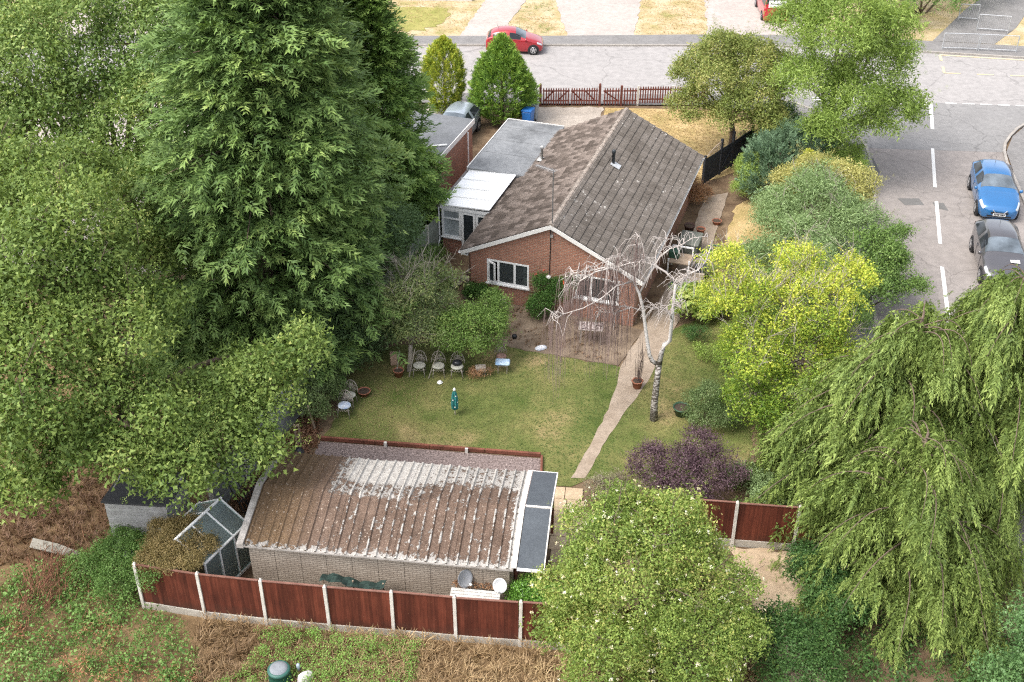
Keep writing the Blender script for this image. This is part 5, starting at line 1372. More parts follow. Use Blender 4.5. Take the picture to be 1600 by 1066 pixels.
weeping('weeping_cypress', 'weeping olive green conifer with drooping curtains next to the yellow tree', (11.9, 28.2), 8.0, 4.3, 72, TW_, m_weep, m_bark, zlow=.5, per=29, hang=1.05)
weeping('weeping_cypress', 'taller weeping conifer with hanging foliage hiding the grey car bonnet', (14.7, 28.4), 9.2, 4.2, 76, TW_, m_weep, m_bark, zlow=.5, per=29, hang=1.05, bias=.05)
weeping('weeping_cypress', 'lowest weeping conifer standing in front of its two taller neighbours', (11.4, 24.9), 6.2, 3.7, 62, TW_, m_weep, m_bark, zlow=.4, per=29, hang=1.0, bias=-.02)
# dark shrubs bottom right and by the track
broadleaf('laurel_shrub', 'deep green glossy shrub in the lowest corner under the weeping conifers', 'shrub', (14.6, 20.6), [(14.2, 20.8, 2.6, 1.3), (15.3, 21.4, 3.0, 1.3), (14.9, 20.2, 1.7, 1.5), (13.4, 20.4, 1.2, 1.0)], 950, .3, TL, leafmat('bay leaf', [(0.1, (0.05, 0.085, 0.035)), (0.5, (0.09, 0.14, 0.055)), (1, (0.18, 0.23, 0.11))], rough=.4), tr=.08, stems=4, nsub=20)
m_dark = leafmat('dark shrub leaf', [(0.1, (0.022, 0.045, 0.014)), (0.5, (0.045, 0.08, 0.024)), (1, (0.10, 0.145, 0.045))])
broadleaf('holly_shrub', 'dark green shrub at the edge of the sandy track', 'shrub', (9.3, 24.3), [(9.2, 24.4, 1.3, .9), (9.6, 23.6, 1.0, .9), (9.0, 25.2, .9, .6)], 520, .26, TL, m_dark, tr=.05, stems=4, nsub=15)
broadleaf('holly_shrub', 'shady dark green shrub tucked behind the large flowering bush', 'shrub', (7.4, 21.6), [(7.3, 21.8, 1.3, 1.0), (7.9, 20.9, 1.1, 1.1), (6.9, 22.4, .8, .8), (8.6, 22.0, .9, .8)], 620, .26, TL, m_dark, tr=.05, stems=4, nsub=15)
# shrubs along the left of the lawn
broadleaf('garden_shrub', 'dark bushy shrub behind the pair of iron chairs', 'shrub', (-7.0, 33.9), [(-7.0, 34.0, .85, .75), (-7.1, 33.2, .75, .6), (-6.9, 34.9, .7, .7)], 520, .2, TS, m_ever, tr=.04, stems=4, nsub=20)
broadleaf('garden_shrub', 'feathery green shrub near the terracotta pot on the grass', 'shrub', (-6.3, 36.3), [(-6.3, 36.3, .7, .75), (-6.9, 36.9, .8, .7), (-5.6, 37.4, .5, .6), (-5.0, 38.0, .5, .6)], 480, .24, TF, m_blueg, tr=.04, stems=4, nsub=20)
broadleaf('garden_shrub', 'green ferny shrub near the conservatory steps', 'shrub', (-3.9, 43.3), [(-3.9, 43.3, .7, .75), (-4.4, 42.0, .7, .8), (-3.4, 44.6, .45, .55), (-3.0, 42.4, .35, .5)], 420, .24, TF, m_mid, tr=.03, stems=4, nsub=20)
m_drybush = leafmat('dry russet leaf', [(0.1, (0.13, 0.065, 0.035)), (0.5, (0.24, 0.13, 0.07)), (1, (0.38, 0.25, 0.15))])
broadleaf('dry_shrub', 'russet dead shrub in front of the black gate', 'shrub', (9.05, 51.1), [(9.0, 51.1, .55, .6), (9.3, 50.5, .35, .45), (8.8, 50.4, .5, .4)], 190, .2, TF, m_drybush, tr=.02, stems=4, nsub=30)
broadleaf('border_shrub', 'pale yellow green broad leaved shrub behind the birch', 'shrub', (7.6, 40.2), [(7.3, 40.3, .8, .75), (7.9, 40.0, .7, .75), (8.5, 40.4, .7, .7)], 330, .26, TB, leafmat('variegated leaf', [(0.1, (0.10, 0.13, 0.03)), (0.5, (0.2, 0.23, 0.06)), (1, (0.38, 0.37, 0.14))]), tr=.04, stems=4, nsub=20)
broadleaf('box_ball', 'small dark green rounded shrub near the birch', 'shrub', (7.35, 38.5), [(7.35, 38.5, .38, .46)], 150, .14, TS, m_dark, tr=.02, stems=3, nsub=4, inner=.8)
broadleaf('border_shrub', 'low lime green plants edging the lawn behind the birch', 'shrub', (8.2, 37.3), [(7.6, 37.4, .2, .5), (8.4, 36.9, .3, .6), (8.9, 37.9, .4, .7), (9.4, 39.2, .5, .8)], 330, .2, TL, m_lime, tr=.02, stems=3, nsub=8)
broadleaf('border_shrub', 'sparse leafy weeds along the house side path', 'shrub', (9.0, 43.6), [(8.7, 43.4, .3, .45), (9.3, 44.4, .4, .5), (9.9, 42.6, .5, .8), (10.4, 44.2, .5, .8), (10.6, 41.6, .7, .9)], 420, .2, TL, m_lime, tr=.02, stems=3, nsub=14)
broadleaf('border_shrub', 'grey green herb patch between the smoke bush and the weeping conifer', 'shrub', (8.0, 29.6), [(7.8, 29.7, .45, .6), (8.5, 29.2, .5, .6), (8.2, 28.4, .45, .65), (9.0, 28.2, .5, .6)], 380, .2, TS, m_will, tr=.02, stems=3, nsub=12)
broadleaf('dry_shrub', 'grey brown withered shrub by the buff slabs', 'shrub', (2.9, 29.2), [(2.9, 29.3, .35, .45), (3.4, 28.8, .35, .45), (3.5, 29.8, .25, .35)], 160, .2, TF, leafmat('withered leaf', [(0.1, (0.10, 0.085, 0.07)), (0.6, (0.19, 0.165, 0.12)), (1, (0.24, 0.24, 0.13))]), tr=.02, stems=4, nsub=40)
# front garden edge beneath the street trees
broadleaf('hedge_shrub', 'dark shrub under the street trees beside the black gate', 'shrub', (13.3, 55.3), [(13.0, 55.0, 1.1, 1.0), (13.6, 56.2, 1.3, 1.1), (12.9, 53.8, .7, .7), (14.4, 57.4, 1.2, 1.1)], 620, .28, TS, m_dark, tr=.05, stems=4, nsub=20)
# tall clipped hedge over the road
m_hedge = leafmat('hedge leaf', [(0.1, (0.05, 0.085, 0.022)), (0.5, (0.095, 0.145, 0.04)), (1, (0.18, 0.235, 0.08))])
HED = [(25.0, 76.3, 1.9, 1.9), (26.9, 76.6, 1.9, 1.9), (28.6, 77.4, 2.0, 1.9), (30.0, 79.4, 2.0, 1.9), (31.8, 81.2, 2.0, 1.9), (33.6, 83.0, 2.0, 1.9), (23.2, 76.2, 1.8, 1.8), (26, 79, 2.2, 2.2), (28.5, 80, 2.2, 2.2)]
broadleaf('hedge', 'tall dense green hedge across the road behind the guard rails', 'hedge', (28, 78.5), HED, 1500, .42, TS, m_hedge, tr=.1, stems=5, nsub=10, inner=.85)

# ---------------------------------------------------------------- silver birch, bare and weeping
def birchmat():
    m, nt, b = _nt('birch bark')
    p = opos(nt)
    sep = nt.nodes.new('ShaderNodeSeparateXYZ'); nt.links.new(p, sep.inputs[0])
    sc = nt.nodes.new('ShaderNodeVectorMath'); sc.operation = 'MULTIPLY'; sc.inputs[1].default_value = (1, 1, 2.2); nt.links.new(p, sc.inputs[0])
    n1 = noise(nt, sc.outputs[0], 7, 4, .7); n2 = noise(nt, p, 2, 3)
    mr = nt.nodes.new('ShaderNodeMapRange'); nt.links.new(sep.outputs[2], mr.inputs[0]); mr.inputs[1].default_value = 2.6; mr.inputs[2].default_value = 3.3; mr.inputs[3].default_value = 0.09; mr.inputs[4].default_value = -0.12
    f = math_(nt, 'ADD', n1, mr.outputs[0])
    col = ramp(nt, f, [(0.44, (0.52, 0.49, 0.46)), (0.54, (0.38, 0.35, 0.32)), (0.60, (0.09, 0.075, 0.06))])
    nt.links.new(col, b.inputs['Base Color']); b.inputs['Roughness'].default_value = .85
    bump(nt, b, n1, .5, .03)
    return m
m_birch = birchmat()
m_btwig = plain('birch twig', (0.19, 0.14, 0.128), .9, .1)
m_blimb = mat('pale birch limb', (0.46, 0.42, 0.39), (0.33, 0.29, 0.265), 5, .9, .2)
bx, by = 5.18, 33.45
birch = thing('birch_tree', 'bare silver birch with twisted white limbs and weeping twigs', 'tree', (bx, by, 0))
def B(*pts): return [(x - bx, random.uniform(-.05, .05) + yy, z) for x, yy, z in pts]
tb = MB()
tb.tube([(0, 0, -.15), (-.03, .02, .7), (-.02, 0, 1.37), (.0, .02, 2.0), (.01, 0, 2.5)], [.16, .13, .12, .11, .115], 10)
tb.build('trunk', m_birch, birch, True)
lm = MB()
lm.tube(B((5.19, 0, 2.42), (4.95, .03, 2.6), (4.83, .05, 2.85), (4.69, .1, 3.58), (4.51, .15, 4.64), (4.34, .2, 5.29), (4.09, .2, 5.79), (3.7, .1, 6.18)), [.085, .08, .07, .065, .06, .05, .04, .03], 8)
lm.tube(B((5.19, 0, 2.45), (5.26, .0, 3.0), (5.32, 0, 3.3), (5.5, -.05, 3.5), (5.5, -.05, 4.38), (5.49, -.1, 5.54), (5.51, -.1, 5.92)), [.1, .085, .085, .07, .06, .05, .042], 8)
lm.build('limb', m_birch, birch, True)
lb = MB()
segs = []
def limb(pts, r0, r1):
    pts = B(*pts); lb.tube(pts, list(np.linspace(r0 * .8, r1 * .8, len(pts))), 6); segs.append(pts)
limb([(4.34, .2, 5.25), (4.57, .3, 5.79), (4.81, .35, 6.30), (5.0, .4, 6.7)], .05, .03)
limb([(5.51, -.1, 5.88), (5.14, -.1, 6.3), (4.69, 0, 6.54), (4.3, .1, 6.6), (3.9, .2, 6.5), (3.3, .1, 6.3)], .055, .02)
limb([(5.51, -.1, 5.88), (5.85, -.15, 6.28), (6.19, -.2, 6.47), (6.4, -.2, 6.8), (6.55, -.1, 7.3)], .05, .02)
limb([(5.0, .4, 6.65), (5.3, .5, 6.9), (5.6, .5, 6.95), (6.0, .4, 7.35), (6.5, .3, 7.45)], .035, .012)
limb([(3.72, .1, 6.15), (3.3, 0, 6.42), (2.78, -.1, 6.35), (2.3, -.1, 6.0), (2.05, -.1, 5.6)], .045, .012)
limb([(3.72, .1, 6.15), (3.2, .3, 6.3), (2.6, .4, 6.05), (2.1, .5, 5.95), (1.6, .5, 5.6)], .04, .012)
limb([(4.09, .2, 5.75), (3.5, -.2, 5.8), (3.0, -.5, 5.55), (2.4, -.6, 5.2), (1.75, -.6, 4.95), (1.35, -.5, 4.6)], .035, .01)
limb([(4.3, .1, 6.6), (4.25, .1, 7.0), (4.1, .1, 7.35), (4.15, .1, 7.6)], .03, .01)
limb([(4.51, .15, 4.6), (4.1, .2, 4.75), (3.5, .2, 4.5), (3.1, .2, 4.55), (2.9, .2, 4.2)], .03, .01)
limb([(5.5, -.05, 4.4), (5.35, -.1, 4.75), (5.1, -.1, 4.9), (4.75, -.1, 4.85)], .04, .025)
limb([(5.51, -.1, 5.9), (5.75, -.3, 6.2), (5.95, -.3, 6.0), (6.2, -.3, 6.2)], .03, .01)
limb([(4.57, .3, 5.79), (4.2, .6, 6.1), (3.7, .8, 6.4), (3.2, .9, 6.2), (2.7, .9, 5.8)], .03, .01)
limb([(4.81, .35, 6.3), (4.9, .8, 6.6), (5.2, 1.1, 6.9), (5.7, 1.3, 6.8)], .03, .01)
limb([(5.5, -.1, 5.1), (5.6, -.3, 5.15), (5.72, -.3, 5.0), (5.7, -.3, 5.3)], .02, .008)
lb.build('branches', m_blimb, birch, True)
tw = MB(); tw2 = MB()
for k in range(360):
    s = random.choice(segs[1:]); i = random.randrange(len(s) - 1)
    p = Vector(s[i]).lerp(Vector(s[i + 1]), random.random())
    if i < 1 and random.random() < .6: continue
    d = Vector((random.uniform(-.6, .3), random.uniform(-.45, .45), random.uniform(-.1, .45)))
    q = p + d * random.uniform(.4, .9); e = q + Vector((d.x * .5, d.y * .5, -random.uniform(.2, .6)))
    tw2.tube([p, p.lerp(q, .5) + Vector((random.uniform(-.06, .06), 0, .06)), q, e], [.014, .011, .008, .005], 4, cap=False)
    for _ in range(4 if p.x < -0.9 else 0):
        a = q.lerp(e, random.random()) if random.random() < .7 else p
        L = random.uniform(.6, 3.4) * (1.0 if a.x < -1 else .45)
        L = min(L, max(.2, a.z - random.uniform(1.4, 2.6)))
        sw_ = random.uniform(-.15, .15)
        tw.tube([a, a + Vector((sw_ * .5, random.uniform(-.08, .08), -L * .5)), a + Vector((sw_, random.uniform(-.1, .1), -L))], [.007, .0055, .004], 3, cap=False)
tw2.build('twigs', m_blimb, birch)['kind'] = 'stuff'; tw.build('hanging_twigs', m_btwig, birch)['kind'] = 'stuff'

# ---------------------------------------------------------------- grass, scrub and ground cover
def inpoly(p, poly):
    x, y = p[:, 0], p[:, 1]; r = np.zeros(len(p), bool); n = len(poly)
    for i in range(n):
        (x1, y1), (x2, y2) = poly[i], poly[(i + 1) % n]
        c = ((y1 > y) != (y2 > y)) & (x < (x2 - x1) * (y - y1) / ((y2 - y1) + 1e-12) + x1)
        r ^= c
    return r
def scatter(poly, n, avoid=()):
    a = np.array(poly); lo, hi = a.min(0), a.max(0); out = []
    got = 0
    while got < n:
        p = lo + rng.random((n * 2, 2)) * (hi - lo)
        ok = inpoly(p, poly)
        for q in avoid: ok &= ~inpoly(p, q)
        p = p[ok]; out.append(p); got += len(p)
    return np.concatenate(out)[:n]
def fbm(p, s, seed=0):
    g = np.random.default_rng(seed); v = np.zeros(len(p)); a = 1.0
    for o in range(4):
        k = g.normal(size=(3, 2)) * s * 2 ** o; f = g.random(3) * 6.28
        v += a * sum(np.sin(p @ k[i] + f[i]) for i in range(3)) / 3; a *= .55
    return v
TG = [t_tuft(6, 1, .08, 1.1, seed=70 + s, seg=False) for s in range(4)]
TGl = [t_tuft(10, 1, .026, .8, seed=80 + s) for s in range(5)]
def grass(name, label, poly, n, h, tm, m, avoid=(), z=0.0, thr=None, seed=0, tonef=None, hv=.6):
    p = scatter(poly, n, avoid)
    f = fbm(p, .5, seed)
    if thr is not None:
        keep = f + rng.normal(size=len(p)) * .35 > thr; p = p[keep]; f = f[keep]
    k = len(p)
    M = frames(np.tile([[0, 0, 1.0]], (k, 1)) + rng.normal(size=(k, 3)) * .12, spin=rng.random(k) * 6.28)
    tone = np.clip(.5 + .28 * f + rng.normal(size=k) * .15, 0, 1) if tonef is None else tonef(p, f)
    V, F_, T_ = instance(tm, M, np.column_stack([p, np.full(k, z)]), h * (1 - hv / 2 + hv * rng.random(k)), tone, .3)
    o = link(name, npmesh(name, V, F_, T_), m)
    o['kind'] = 'stuff'; o['label'] = label; o['category'] = 'grass'
    return o
m_gr = leafmat('lawn blades', [(0.0, (0.26, 0.19, 0.105)), (0.35, (0.16, 0.143, 0.062)), (0.6, (0.10, 0.116, 0.038)), (1, (0.058, 0.098, 0.025))], trans=.2)
def lawntone(p, f):
    # greener along the path side and in front of the fruit tree, straw in the middle right and by the edges
    g = .47 + .38 * f + rng.normal(size=len(p)) * .12
    g += .34 * np.exp(-(((p[:, 0] - 2.3) / 1.1) ** 2 + ((p[:, 1] - 32.0) / 1.8) ** 2))
    g += .22 * np.exp(-(((p[:, 0] + 1.2) / 1.6) ** 2 + ((p[:, 1] - 35.0) / 1.0) ** 2))
    g += .22 * np.exp(-(((p[:, 0] - 1.2) / 1.7) ** 2 + ((p[:, 1] - 33.8) / 1.2) ** 2))
    g -= .34 * np.exp(-(((p[:, 0] - 2.9) / .9) ** 2 + ((p[:, 1] - 35.3) / .8) ** 2))
    g -= .25 * np.exp(-(((p[:, 0] + 5.0) / 1.7) ** 2 + ((p[:, 1] - 33.8) / 1.5) ** 2))
    g -= .26 * (p[:, 0] > 4.2 + .2 * (p[:, 1] - 35))
    return np.clip(g, 0, 1)
grass('lawn_grass', 'short worn grass of the back lawn', lawn_poly, 20000, .05, TG, m_gr, avoid=(path_poly,), tonef=lawntone)
m_dry = leafmat('straw blades', [(0.0, (0.20, 0.14, 0.075)), (0.5, (0.28, 0.205, 0.105)), (1, (0.37, 0.29, 0.165))], trans=.2)
grass('front_grass', 'parched straw grass of the front lawn', [(4.8, 57.5), (5.3, 62.0), (12.0, 61.8), (14.2, 58.8), (13.9, 55.9), (10.4, 53.4), (9.2, 52.8), (6.0, 54.3)], 7000, .07, TG, m_dry)
m_scr = leafmat('dead scrub grass', [(0.0, (0.075, 0.045, 0.025)), (0.4, (0.145, 0.095, 0.05)), (0.75, (0.235, 0.165, 0.088)), (1, (0.34, 0.265, 0.145))], trans=.2)
scrub_poly = [(-8.6, 14), (6.6, 14), (6.9, 22.0), (1.4, 22.6), (-5.4, 23.3), (-9.2, 23.75)]
grass('dry_grass', 'long dead straw grass outside the red fence', scrub_poly, 6500, .42, TGl, m_scr, seed=3)
grass('dry_grass', 'dead brown stalks on the slope below the broadleaved tree', [(-24, 25), (-13.0, 26.4), (-11.6, 27.2), (-10.6, 28.4), (-12, 33), (-24, 33)], 3200, .40, TGl, leafmat('brown litter', [(0.0, (0.055, 0.032, 0.02)), (0.6, (0.12, 0.07, 0.042)), (1, (0.20, 0.125, 0.08))]), seed=4)
# brambles
def cover(name, label, poly, n, r, tm, m, thr=None, seed=0, zmax=.5, avoid=(), cat='brambles', z0=.1, hscale=.35):
    p = scatter(poly, n, avoid); f = fbm(p, hscale, seed)
    if thr is not None:
        k = f + rng.normal(size=len(p)) * .15 > thr; p = p[k]; f = f[k]
    h = np.clip(f + .9, .1, 2) * zmax * .5
    k = len(p)
    z = z0 + h * rng.random(k) ** .6
    A = unit(np.array([[0, 0, 1.0]]) + rng.normal(size=(k, 3)) * .35)
    V, F_, T_ = instance(tm, frames(A), np.column_stack([p, z]), r * (.6 + .8 * rng.random(k)), np.clip(.45 + .25 * f + rng.normal(size=k) * .2, 0, 1), .5)
    o = link(name, npmesh(name, V, F_, T_), m); o['kind'] = 'stuff'; o['label'] = label; o['category'] = cat
    return o
m_bram = leafmat('bramble leaf', [(0.0, (0.045, 0.075, 0.022)), (0.4, (0.09, 0.135, 0.038)), (0.75, (0.15, 0.205, 0.065)), (1, (0.23, 0.24, 0.10))])
bram_poly = [(-24, 10), (-8.0, 10), (-8.4, 20.5), (-9.6, 23.6), (-11.2, 24.6), (-11.4, 26.2), (-13.2, 26.3), (-16, 25.4), (-24, 26)]
cover('brambles', 'green bramble thicket on the slope outside the fence', bram_poly, 4200, .29, TLs, m_bram, thr=-1.1, seed=5, zmax=.6)
cover('brambles', 'scattered fresh bramble sprigs in the dead grass', [(-9.0, 17), (-3.0, 17), (-2.6, 22.7), (-9.0, 23.5)], 1500, .16, TL, leafmat('fresh bramble leaf', [(0.0, (0.06, 0.11, 0.02)), (0.5, (0.13, 0.20, 0.045)), (1, (0.24, 0.30, 0.09))]), thr=.05, seed=9, zmax=.55)
cover('dead_bracken', 'rusty dead bracken among the brambles', bram_poly, 1600, .24, TF, leafmat('rust leaf', [(0.0, (0.12, 0.05, 0.025)), (0.5, (0.24, 0.105, 0.055)), (1, (0.36, 0.20, 0.12))]), thr=.45, seed=15, zmax=.6, cat='bracken')
cover('leaf_litter', 'brown dead leaves on the ground beside the garage', [(-9.6, 28.2), (-8.1, 28.6), (-7.6, 29.6), (-6.9, 32.0), (-7.2, 35), (-8.2, 32)], 700, .14, TB, leafmat('litter leaf', [(0.0, (0.08, 0.04, 0.025)), (0.5, (0.16, 0.085, 0.05)), (1, (0.27, 0.17, 0.11))]), zmax=.06, z0=.0, cat='leaves')
cover('side_weeds', 'weeds along the left garden border', [(-6.6, 36.8), (-5.0, 38.3), (-1.9, 39.2), (-2.4, 42), (-3.6, 46), (-4.4, 43), (-6.0, 39)], 420, .18, TF, m_olive, zmax=.3, z0=0.02, cat='weeds', thr=-.2)
cover('border_weeds', 'ground plants in the right hand border', [(8.3, 30.4), (9.1, 34.5), (9.9, 38.4), (8.8, 41), (11.2, 43), (13.2, 43.8), (11.2, 37), (9.2, 30)], 700, .2, TS, m_lime, zmax=.4, z0=0.02, cat='weeds', thr=-.3)
cover('verge_weeds', 'weeds growing on the far verge', [(-1.0, 74.2), (2.6, 74.2), (3.0, 81), (1.2, 81)], 120, .16, TS, m_mid, zmax=.08, z0=0.05, cat='weeds', thr=.3)

cover('ground_ivy', 'dark ground ivy beneath the weeping conifers', [(9.4, 14), (16, 14), (15.2, 24), (14.6, 31), (10.5, 33), (9.3, 27), (9.2, 22)], 1500, .3, TLs, m_dark, zmax=.5, z0=.02, cat='ivy')

for poly_ in ([(-9.4, 74.4), (-3.6, 74.2), (-1.6, 81), (-9.4, 81)], [(-.9, 74.2), (3.5, 74.2), (3.2, 81.5), (1.3, 81.5)], [(8.1, 74.2), (12.7, 74.3), (14.0, 82), (9.3, 82)]):
    grass('verge_grass', 'dry tufty grass on the verge over the road', poly_, 1500, .09, TG, m_dry, z=.05, thr=-.2)

cover('patio_litter', 'dead leaves and dirt strewn on the patio', [(-.5, 38.5), (4.0, 37.0), (4.6, 38.4), (5.1, 39.2), (-1.5, 41.6)], 130, .10, TB, leafmat('patio litter leaf', [(0.0, (0.07, 0.045, 0.03)), (0.5, (0.14, 0.09, 0.055)), (1, (0.22, 0.15, 0.10))]), zmax=.03, z0=.015, cat='leaves')
# ================================================================== CARS
m_tyre = plain('tyre rubber', (0.018, 0.018, 0.02), .8, .2)
m_alloy = plain('alloy wheel', (0.55, 0.55, 0.56), .3, .5, .7)
m_trim = plain('black trim', (0.02, 0.02, 0.022), .5)
m_cglass = glass('car glass', (0.018, 0.021, 0.025), .08)
m_wscreen = glass('windscreen glass', (0.10, 0.12, 0.14), .05)
m_lamp = plain('headlamp', (0.42, 0.44, 0.46), .12, .6)
m_red = plain('tail lamp', (0.35, 0.02, 0.02), .2, .6)
m_plate = plain('number plate', (0.72, 0.72, 0.70), .5)
m_ink = plain('plate lettering', (0.03, 0.03, 0.03), .6)
def cat_up(a, n):
    """upsample control rows with Catmull-Rom"""
    a = np.asarray(a, float); out = []
    for i in range(len(a) - 1):
        p0, p1, p2, p3 = a[max(i - 1, 0)], a[i], a[i + 1], a[min(i + 2, len(a) - 1)]
        for k in range(n):
            t = k / n
            q = 0.5 * (2 * p1 + (p2 - p0) * t + (2 * p0 - 5 * p1 + 4 * p2 - p3) * t * t + (3 * p1 - p0 - 3 * p2 + p3) * t ** 3)
            lin = p1 * (1 - t) + p2 * t
            out.append(.65 * q + .35 * lin)
    out.append(a[-1])
    return np.array(out)
def car(label, loc, heading, paint, st, group=None, name='parked_car', wheel=(1.25, -1.2), wr=.30, doors=2, plate=True, cs=1.0, wind=(4, 5), rear=(8, 9), side=(5, 8), van=False):
    """st rows: x, half width, sill z, belt z, top z, roof half width; front = +x"""
    t = thing(name, label, 'van' if van else 'car', loc, heading, group)
    t.scale = (cs, cs, cs)
    rows = []
    for x, w, zs, zb, zt, wr_ in st:
        cab = zt - zb > .22
        dz = zt - zb
        if cab: pr = [(0, zs), (.86 * w, zs), (.97 * w, zs + .13), (w, zs + (zb - zs) * .55), (.975 * w, zb - .02), (.945 * w, zb + .05), (wr_ + .015, zt - .11), (wr_ - .09, zt - .03), (wr_ * .45, zt), (0, zt + .012)]
        else: pr = [(0, zs), (.86 * w, zs), (.97 * w, zs + .13), (w, zs + (zb - zs) * .55), (.985 * w, zb - .02), (.95 * w, zb + .3 * dz), (.84 * w, zb + .65 * dz), (.7 * w, zb + .85 * dz), (.38 * w, zb + .97 * dz), (0, zt)]
        rows.append([(x, y, z) for y, z in pr])
    U, W_ = 5, 3
    g = cat_up(np.array(rows), U)                       # along the car
    g = cat_up(g.transpose(1, 0, 2), W_).transpose(1, 0, 2)
    g[..., 2] = np.maximum(g[..., 2], .14)
    ni, nj = g.shape[:2]
    full = np.concatenate([g, (g * np.array([1, -1, 1]))[:, ::-1][:, 1:]], 1); NJ = full.shape[1]
    def body():
        V = [tuple(p) for p in full.reshape(-1, 3)]; Fq = []
        for i in range(ni - 1):
            for j in range(NJ - 1):
                a = i * NJ + j; Fq.append((a, a + 1, a + NJ + 1, a + NJ))
        Fq.append(tuple(range(NJ))); Fq.append(tuple((ni - 1) * NJ + j for j in range(NJ))[::-1])
        return V, Fq
    V, Fq = body()
    o = MB().add(V, Fq).build('body', paint, t, True); fixnormals(o.data)
    def patch(i0, i1, j0, j1, m, nm, off=.006, par=None, both=True, centre=False):
        sub = full[int(i0):int(i1) + 1]
        js = [np.arange(int(j0), int(j1) + 1)]
        if centre: js = [np.arange(int(j0), NJ - int(j0))]
        elif both: js.append(np.arange(NJ - 1 - int(j1), NJ - int(j0)))
        for jj in js:
            s = sub[:, jj]
            du = np.gradient(s, axis=0); dv = np.gradient(s, axis=1)
            n = unit(np.cross(du, dv)); cen = np.array([s[..., 0].mean(), 0, .6])
            if ((s - cen) * n).sum() < 0: n = -n
            q = s + n * off; a, b = q.shape[:2]
            vs = [tuple(p) for p in q.reshape(-1, 3)]
            fs = [(i * b + j, i * b + j + 1, (i + 1) * b + j + 1, (i + 1) * b + j) for i in range(a - 1) for j in range(b - 1)]
            oo = MB().add(vs, fs).build(nm, m, par or t, True)
    J = W_
    patch(wind[0] * U + 1, wind[1] * U - 0, 5 * J + 2, 0, m_wscreen, 'windscreen', centre=True)
    patch(rear[0] * U + 1, rear[1] * U - 1, 5 * J + 2, 0, m_cglass, 'rear_window', centre=True)
    a, b = side[0] * U - 2, side[1] * U - 1
    mid = (a + b) // 2 - 1
    patch(a, mid - 1, 5 * J + 0, 6 * J, m_cglass, 'side_window'); patch(mid + 1, b, 5 * J + 0, 6 * J, m_cglass, 'side_window')
    patch(1 * U - 1, 2 * U + 0, 4 * J - 0, 5 * J + 2, m_lamp, 'headlight', .008)
    patch((len(st) - 3) * U + 3, (len(st) - 2) * U + 3, 3 * J + 2, 5 * J, m_red, 'tail_light', .008)
    xf, xr = st[0][0], st[-1][0]; zf = (st[0][2] + st[0][3]) / 2
    MB().box(xf - .02, xf + .018, -.36, .36, zf + .03, zf + .12).build('grille', m_trim, t)
    MB().box(xf - .05, xf + .012, -.5, .5, st[0][2] + .0, st[0][2] + .07).build('lower_grille', m_trim, t)
    if plate:
        for xx, s in ((xf + .02, 1), (xr - .02, -1)):
            p = MB().box(xx - .01, xx + .01, -.26, .26, zf - .05, zf + .06).build('number_plate', m_plate, t)
            for k in range(7):
                y0 = -.225 + k * .062 + (.03 if k > 3 else 0)
                MB().box(xx + s * .0105, xx + s * .014, y0, y0 + .042, zf - .03, zf + .04).build('lettering', m_ink, p)
    yw = st[3][1]
    for x in wheel:
        for s in (1, -1):
            R90 = Matrix.Translation((x, s * (yw - .085), wr)) @ Matrix.Rotation(s * -math.pi / 2, 4, 'X')
            ar = MB().lathe([(wr + .055, .0), (wr + .055, .094), (wr + .01, .098)], 24, R90).build('wheel_arch', m_trim, t, False)
            w = MB().lathe([(wr * .62, -.1), (wr * .95, -.1), (wr, -.07), (wr, .085), (wr * .93, .112), (wr * .66, .115)], 24, R90).build('wheel', m_tyre, t, True)
            MB().lathe([(wr * .66, .09), (wr * .66, .118), (wr * .60, .119), (wr * .57, .10)], 24, R90).build('rim', m_alloy, w, True)
            sp = MB()
            for k in range(5):
                an = k * 2 * math.pi / 5
                sp.box(-.035, .035, .02, wr * .61, .101, .117, R90 @ Matrix.Rotation(an, 4, 'Z'))
            sp.lathe([(.06, .10), (.06, .122), (.02, .125)], 10, R90)
            sp.build('spokes', m_alloy, w)
    xm = st[wind[0]][0] - .12
    for s in (1, -1):
        mm = MB().lathe([(.03, -.07), (.075, -.05), (.085, .0), (.075, .05), (.03, .07)], 8, Matrix.Translation((xm, s * (yw + .075), st[wind[0]][3] + .10)) @ Matrix.Rotation(R(90), 4, 'X') @ Matrix.Scale(.7, 4, (1, 0, 0)))
        mm.build('mirror', paint, t, True)
        MB().box(st[6][0] + .1, st[6][0] + .28, s * yw - .012, s * yw + .012, st[5][3] - .13, st[5][3] - .10).build('door_handle', paint, t)
    for x0 in ((.72,) if doors == 2 else (.72, -.28)):
        for s in (1, -1): MB().box(x0 - .004, x0 + .004, s * (yw + .0) - .006, s * (yw + .0) + .006, .32, st[5][3] - .04).build('door_gap', m_trim, t)
    zt = max(r[4] for r in st)
    MB().tube([(st[7][0], 0, zt - .03), (st[7][0] - .12, 0, zt + .22)], .008, 4).build('aerial', m_trim, t)
    return t
HB = [(1.80, .52, .30, .50, .57, .3), (1.70, .70, .20, .60, .72, .4), (1.42, .77, .17, .72, .86, .5), (1.05, .79, .17, .82, .97, .55), (.84, .80, .17, .88, 1.03, .58), (.10, .80, .17, .92, 1.40, .56), (-.40, .80, .17, .94, 1.46, .57), (-1.0, .80, .17, .99, 1.42, .55), (-1.42, .78, .18, 1.03, 1.28, .52), (-1.70, .74, .22, .94, 1.0, .48), (-1.80, .66, .30, .72, .78, .4)]
def paint(name, c): return plain(name, c, .28, .5, 0.25, 1.0)
car('small red hatchback parked at the far kerb', (0.17, 71.45, 0), R(-2), paint('red car paint', (0.34, 0.014, 0.022)), HB, wheel=(1.20, -1.18), cs=1.0)
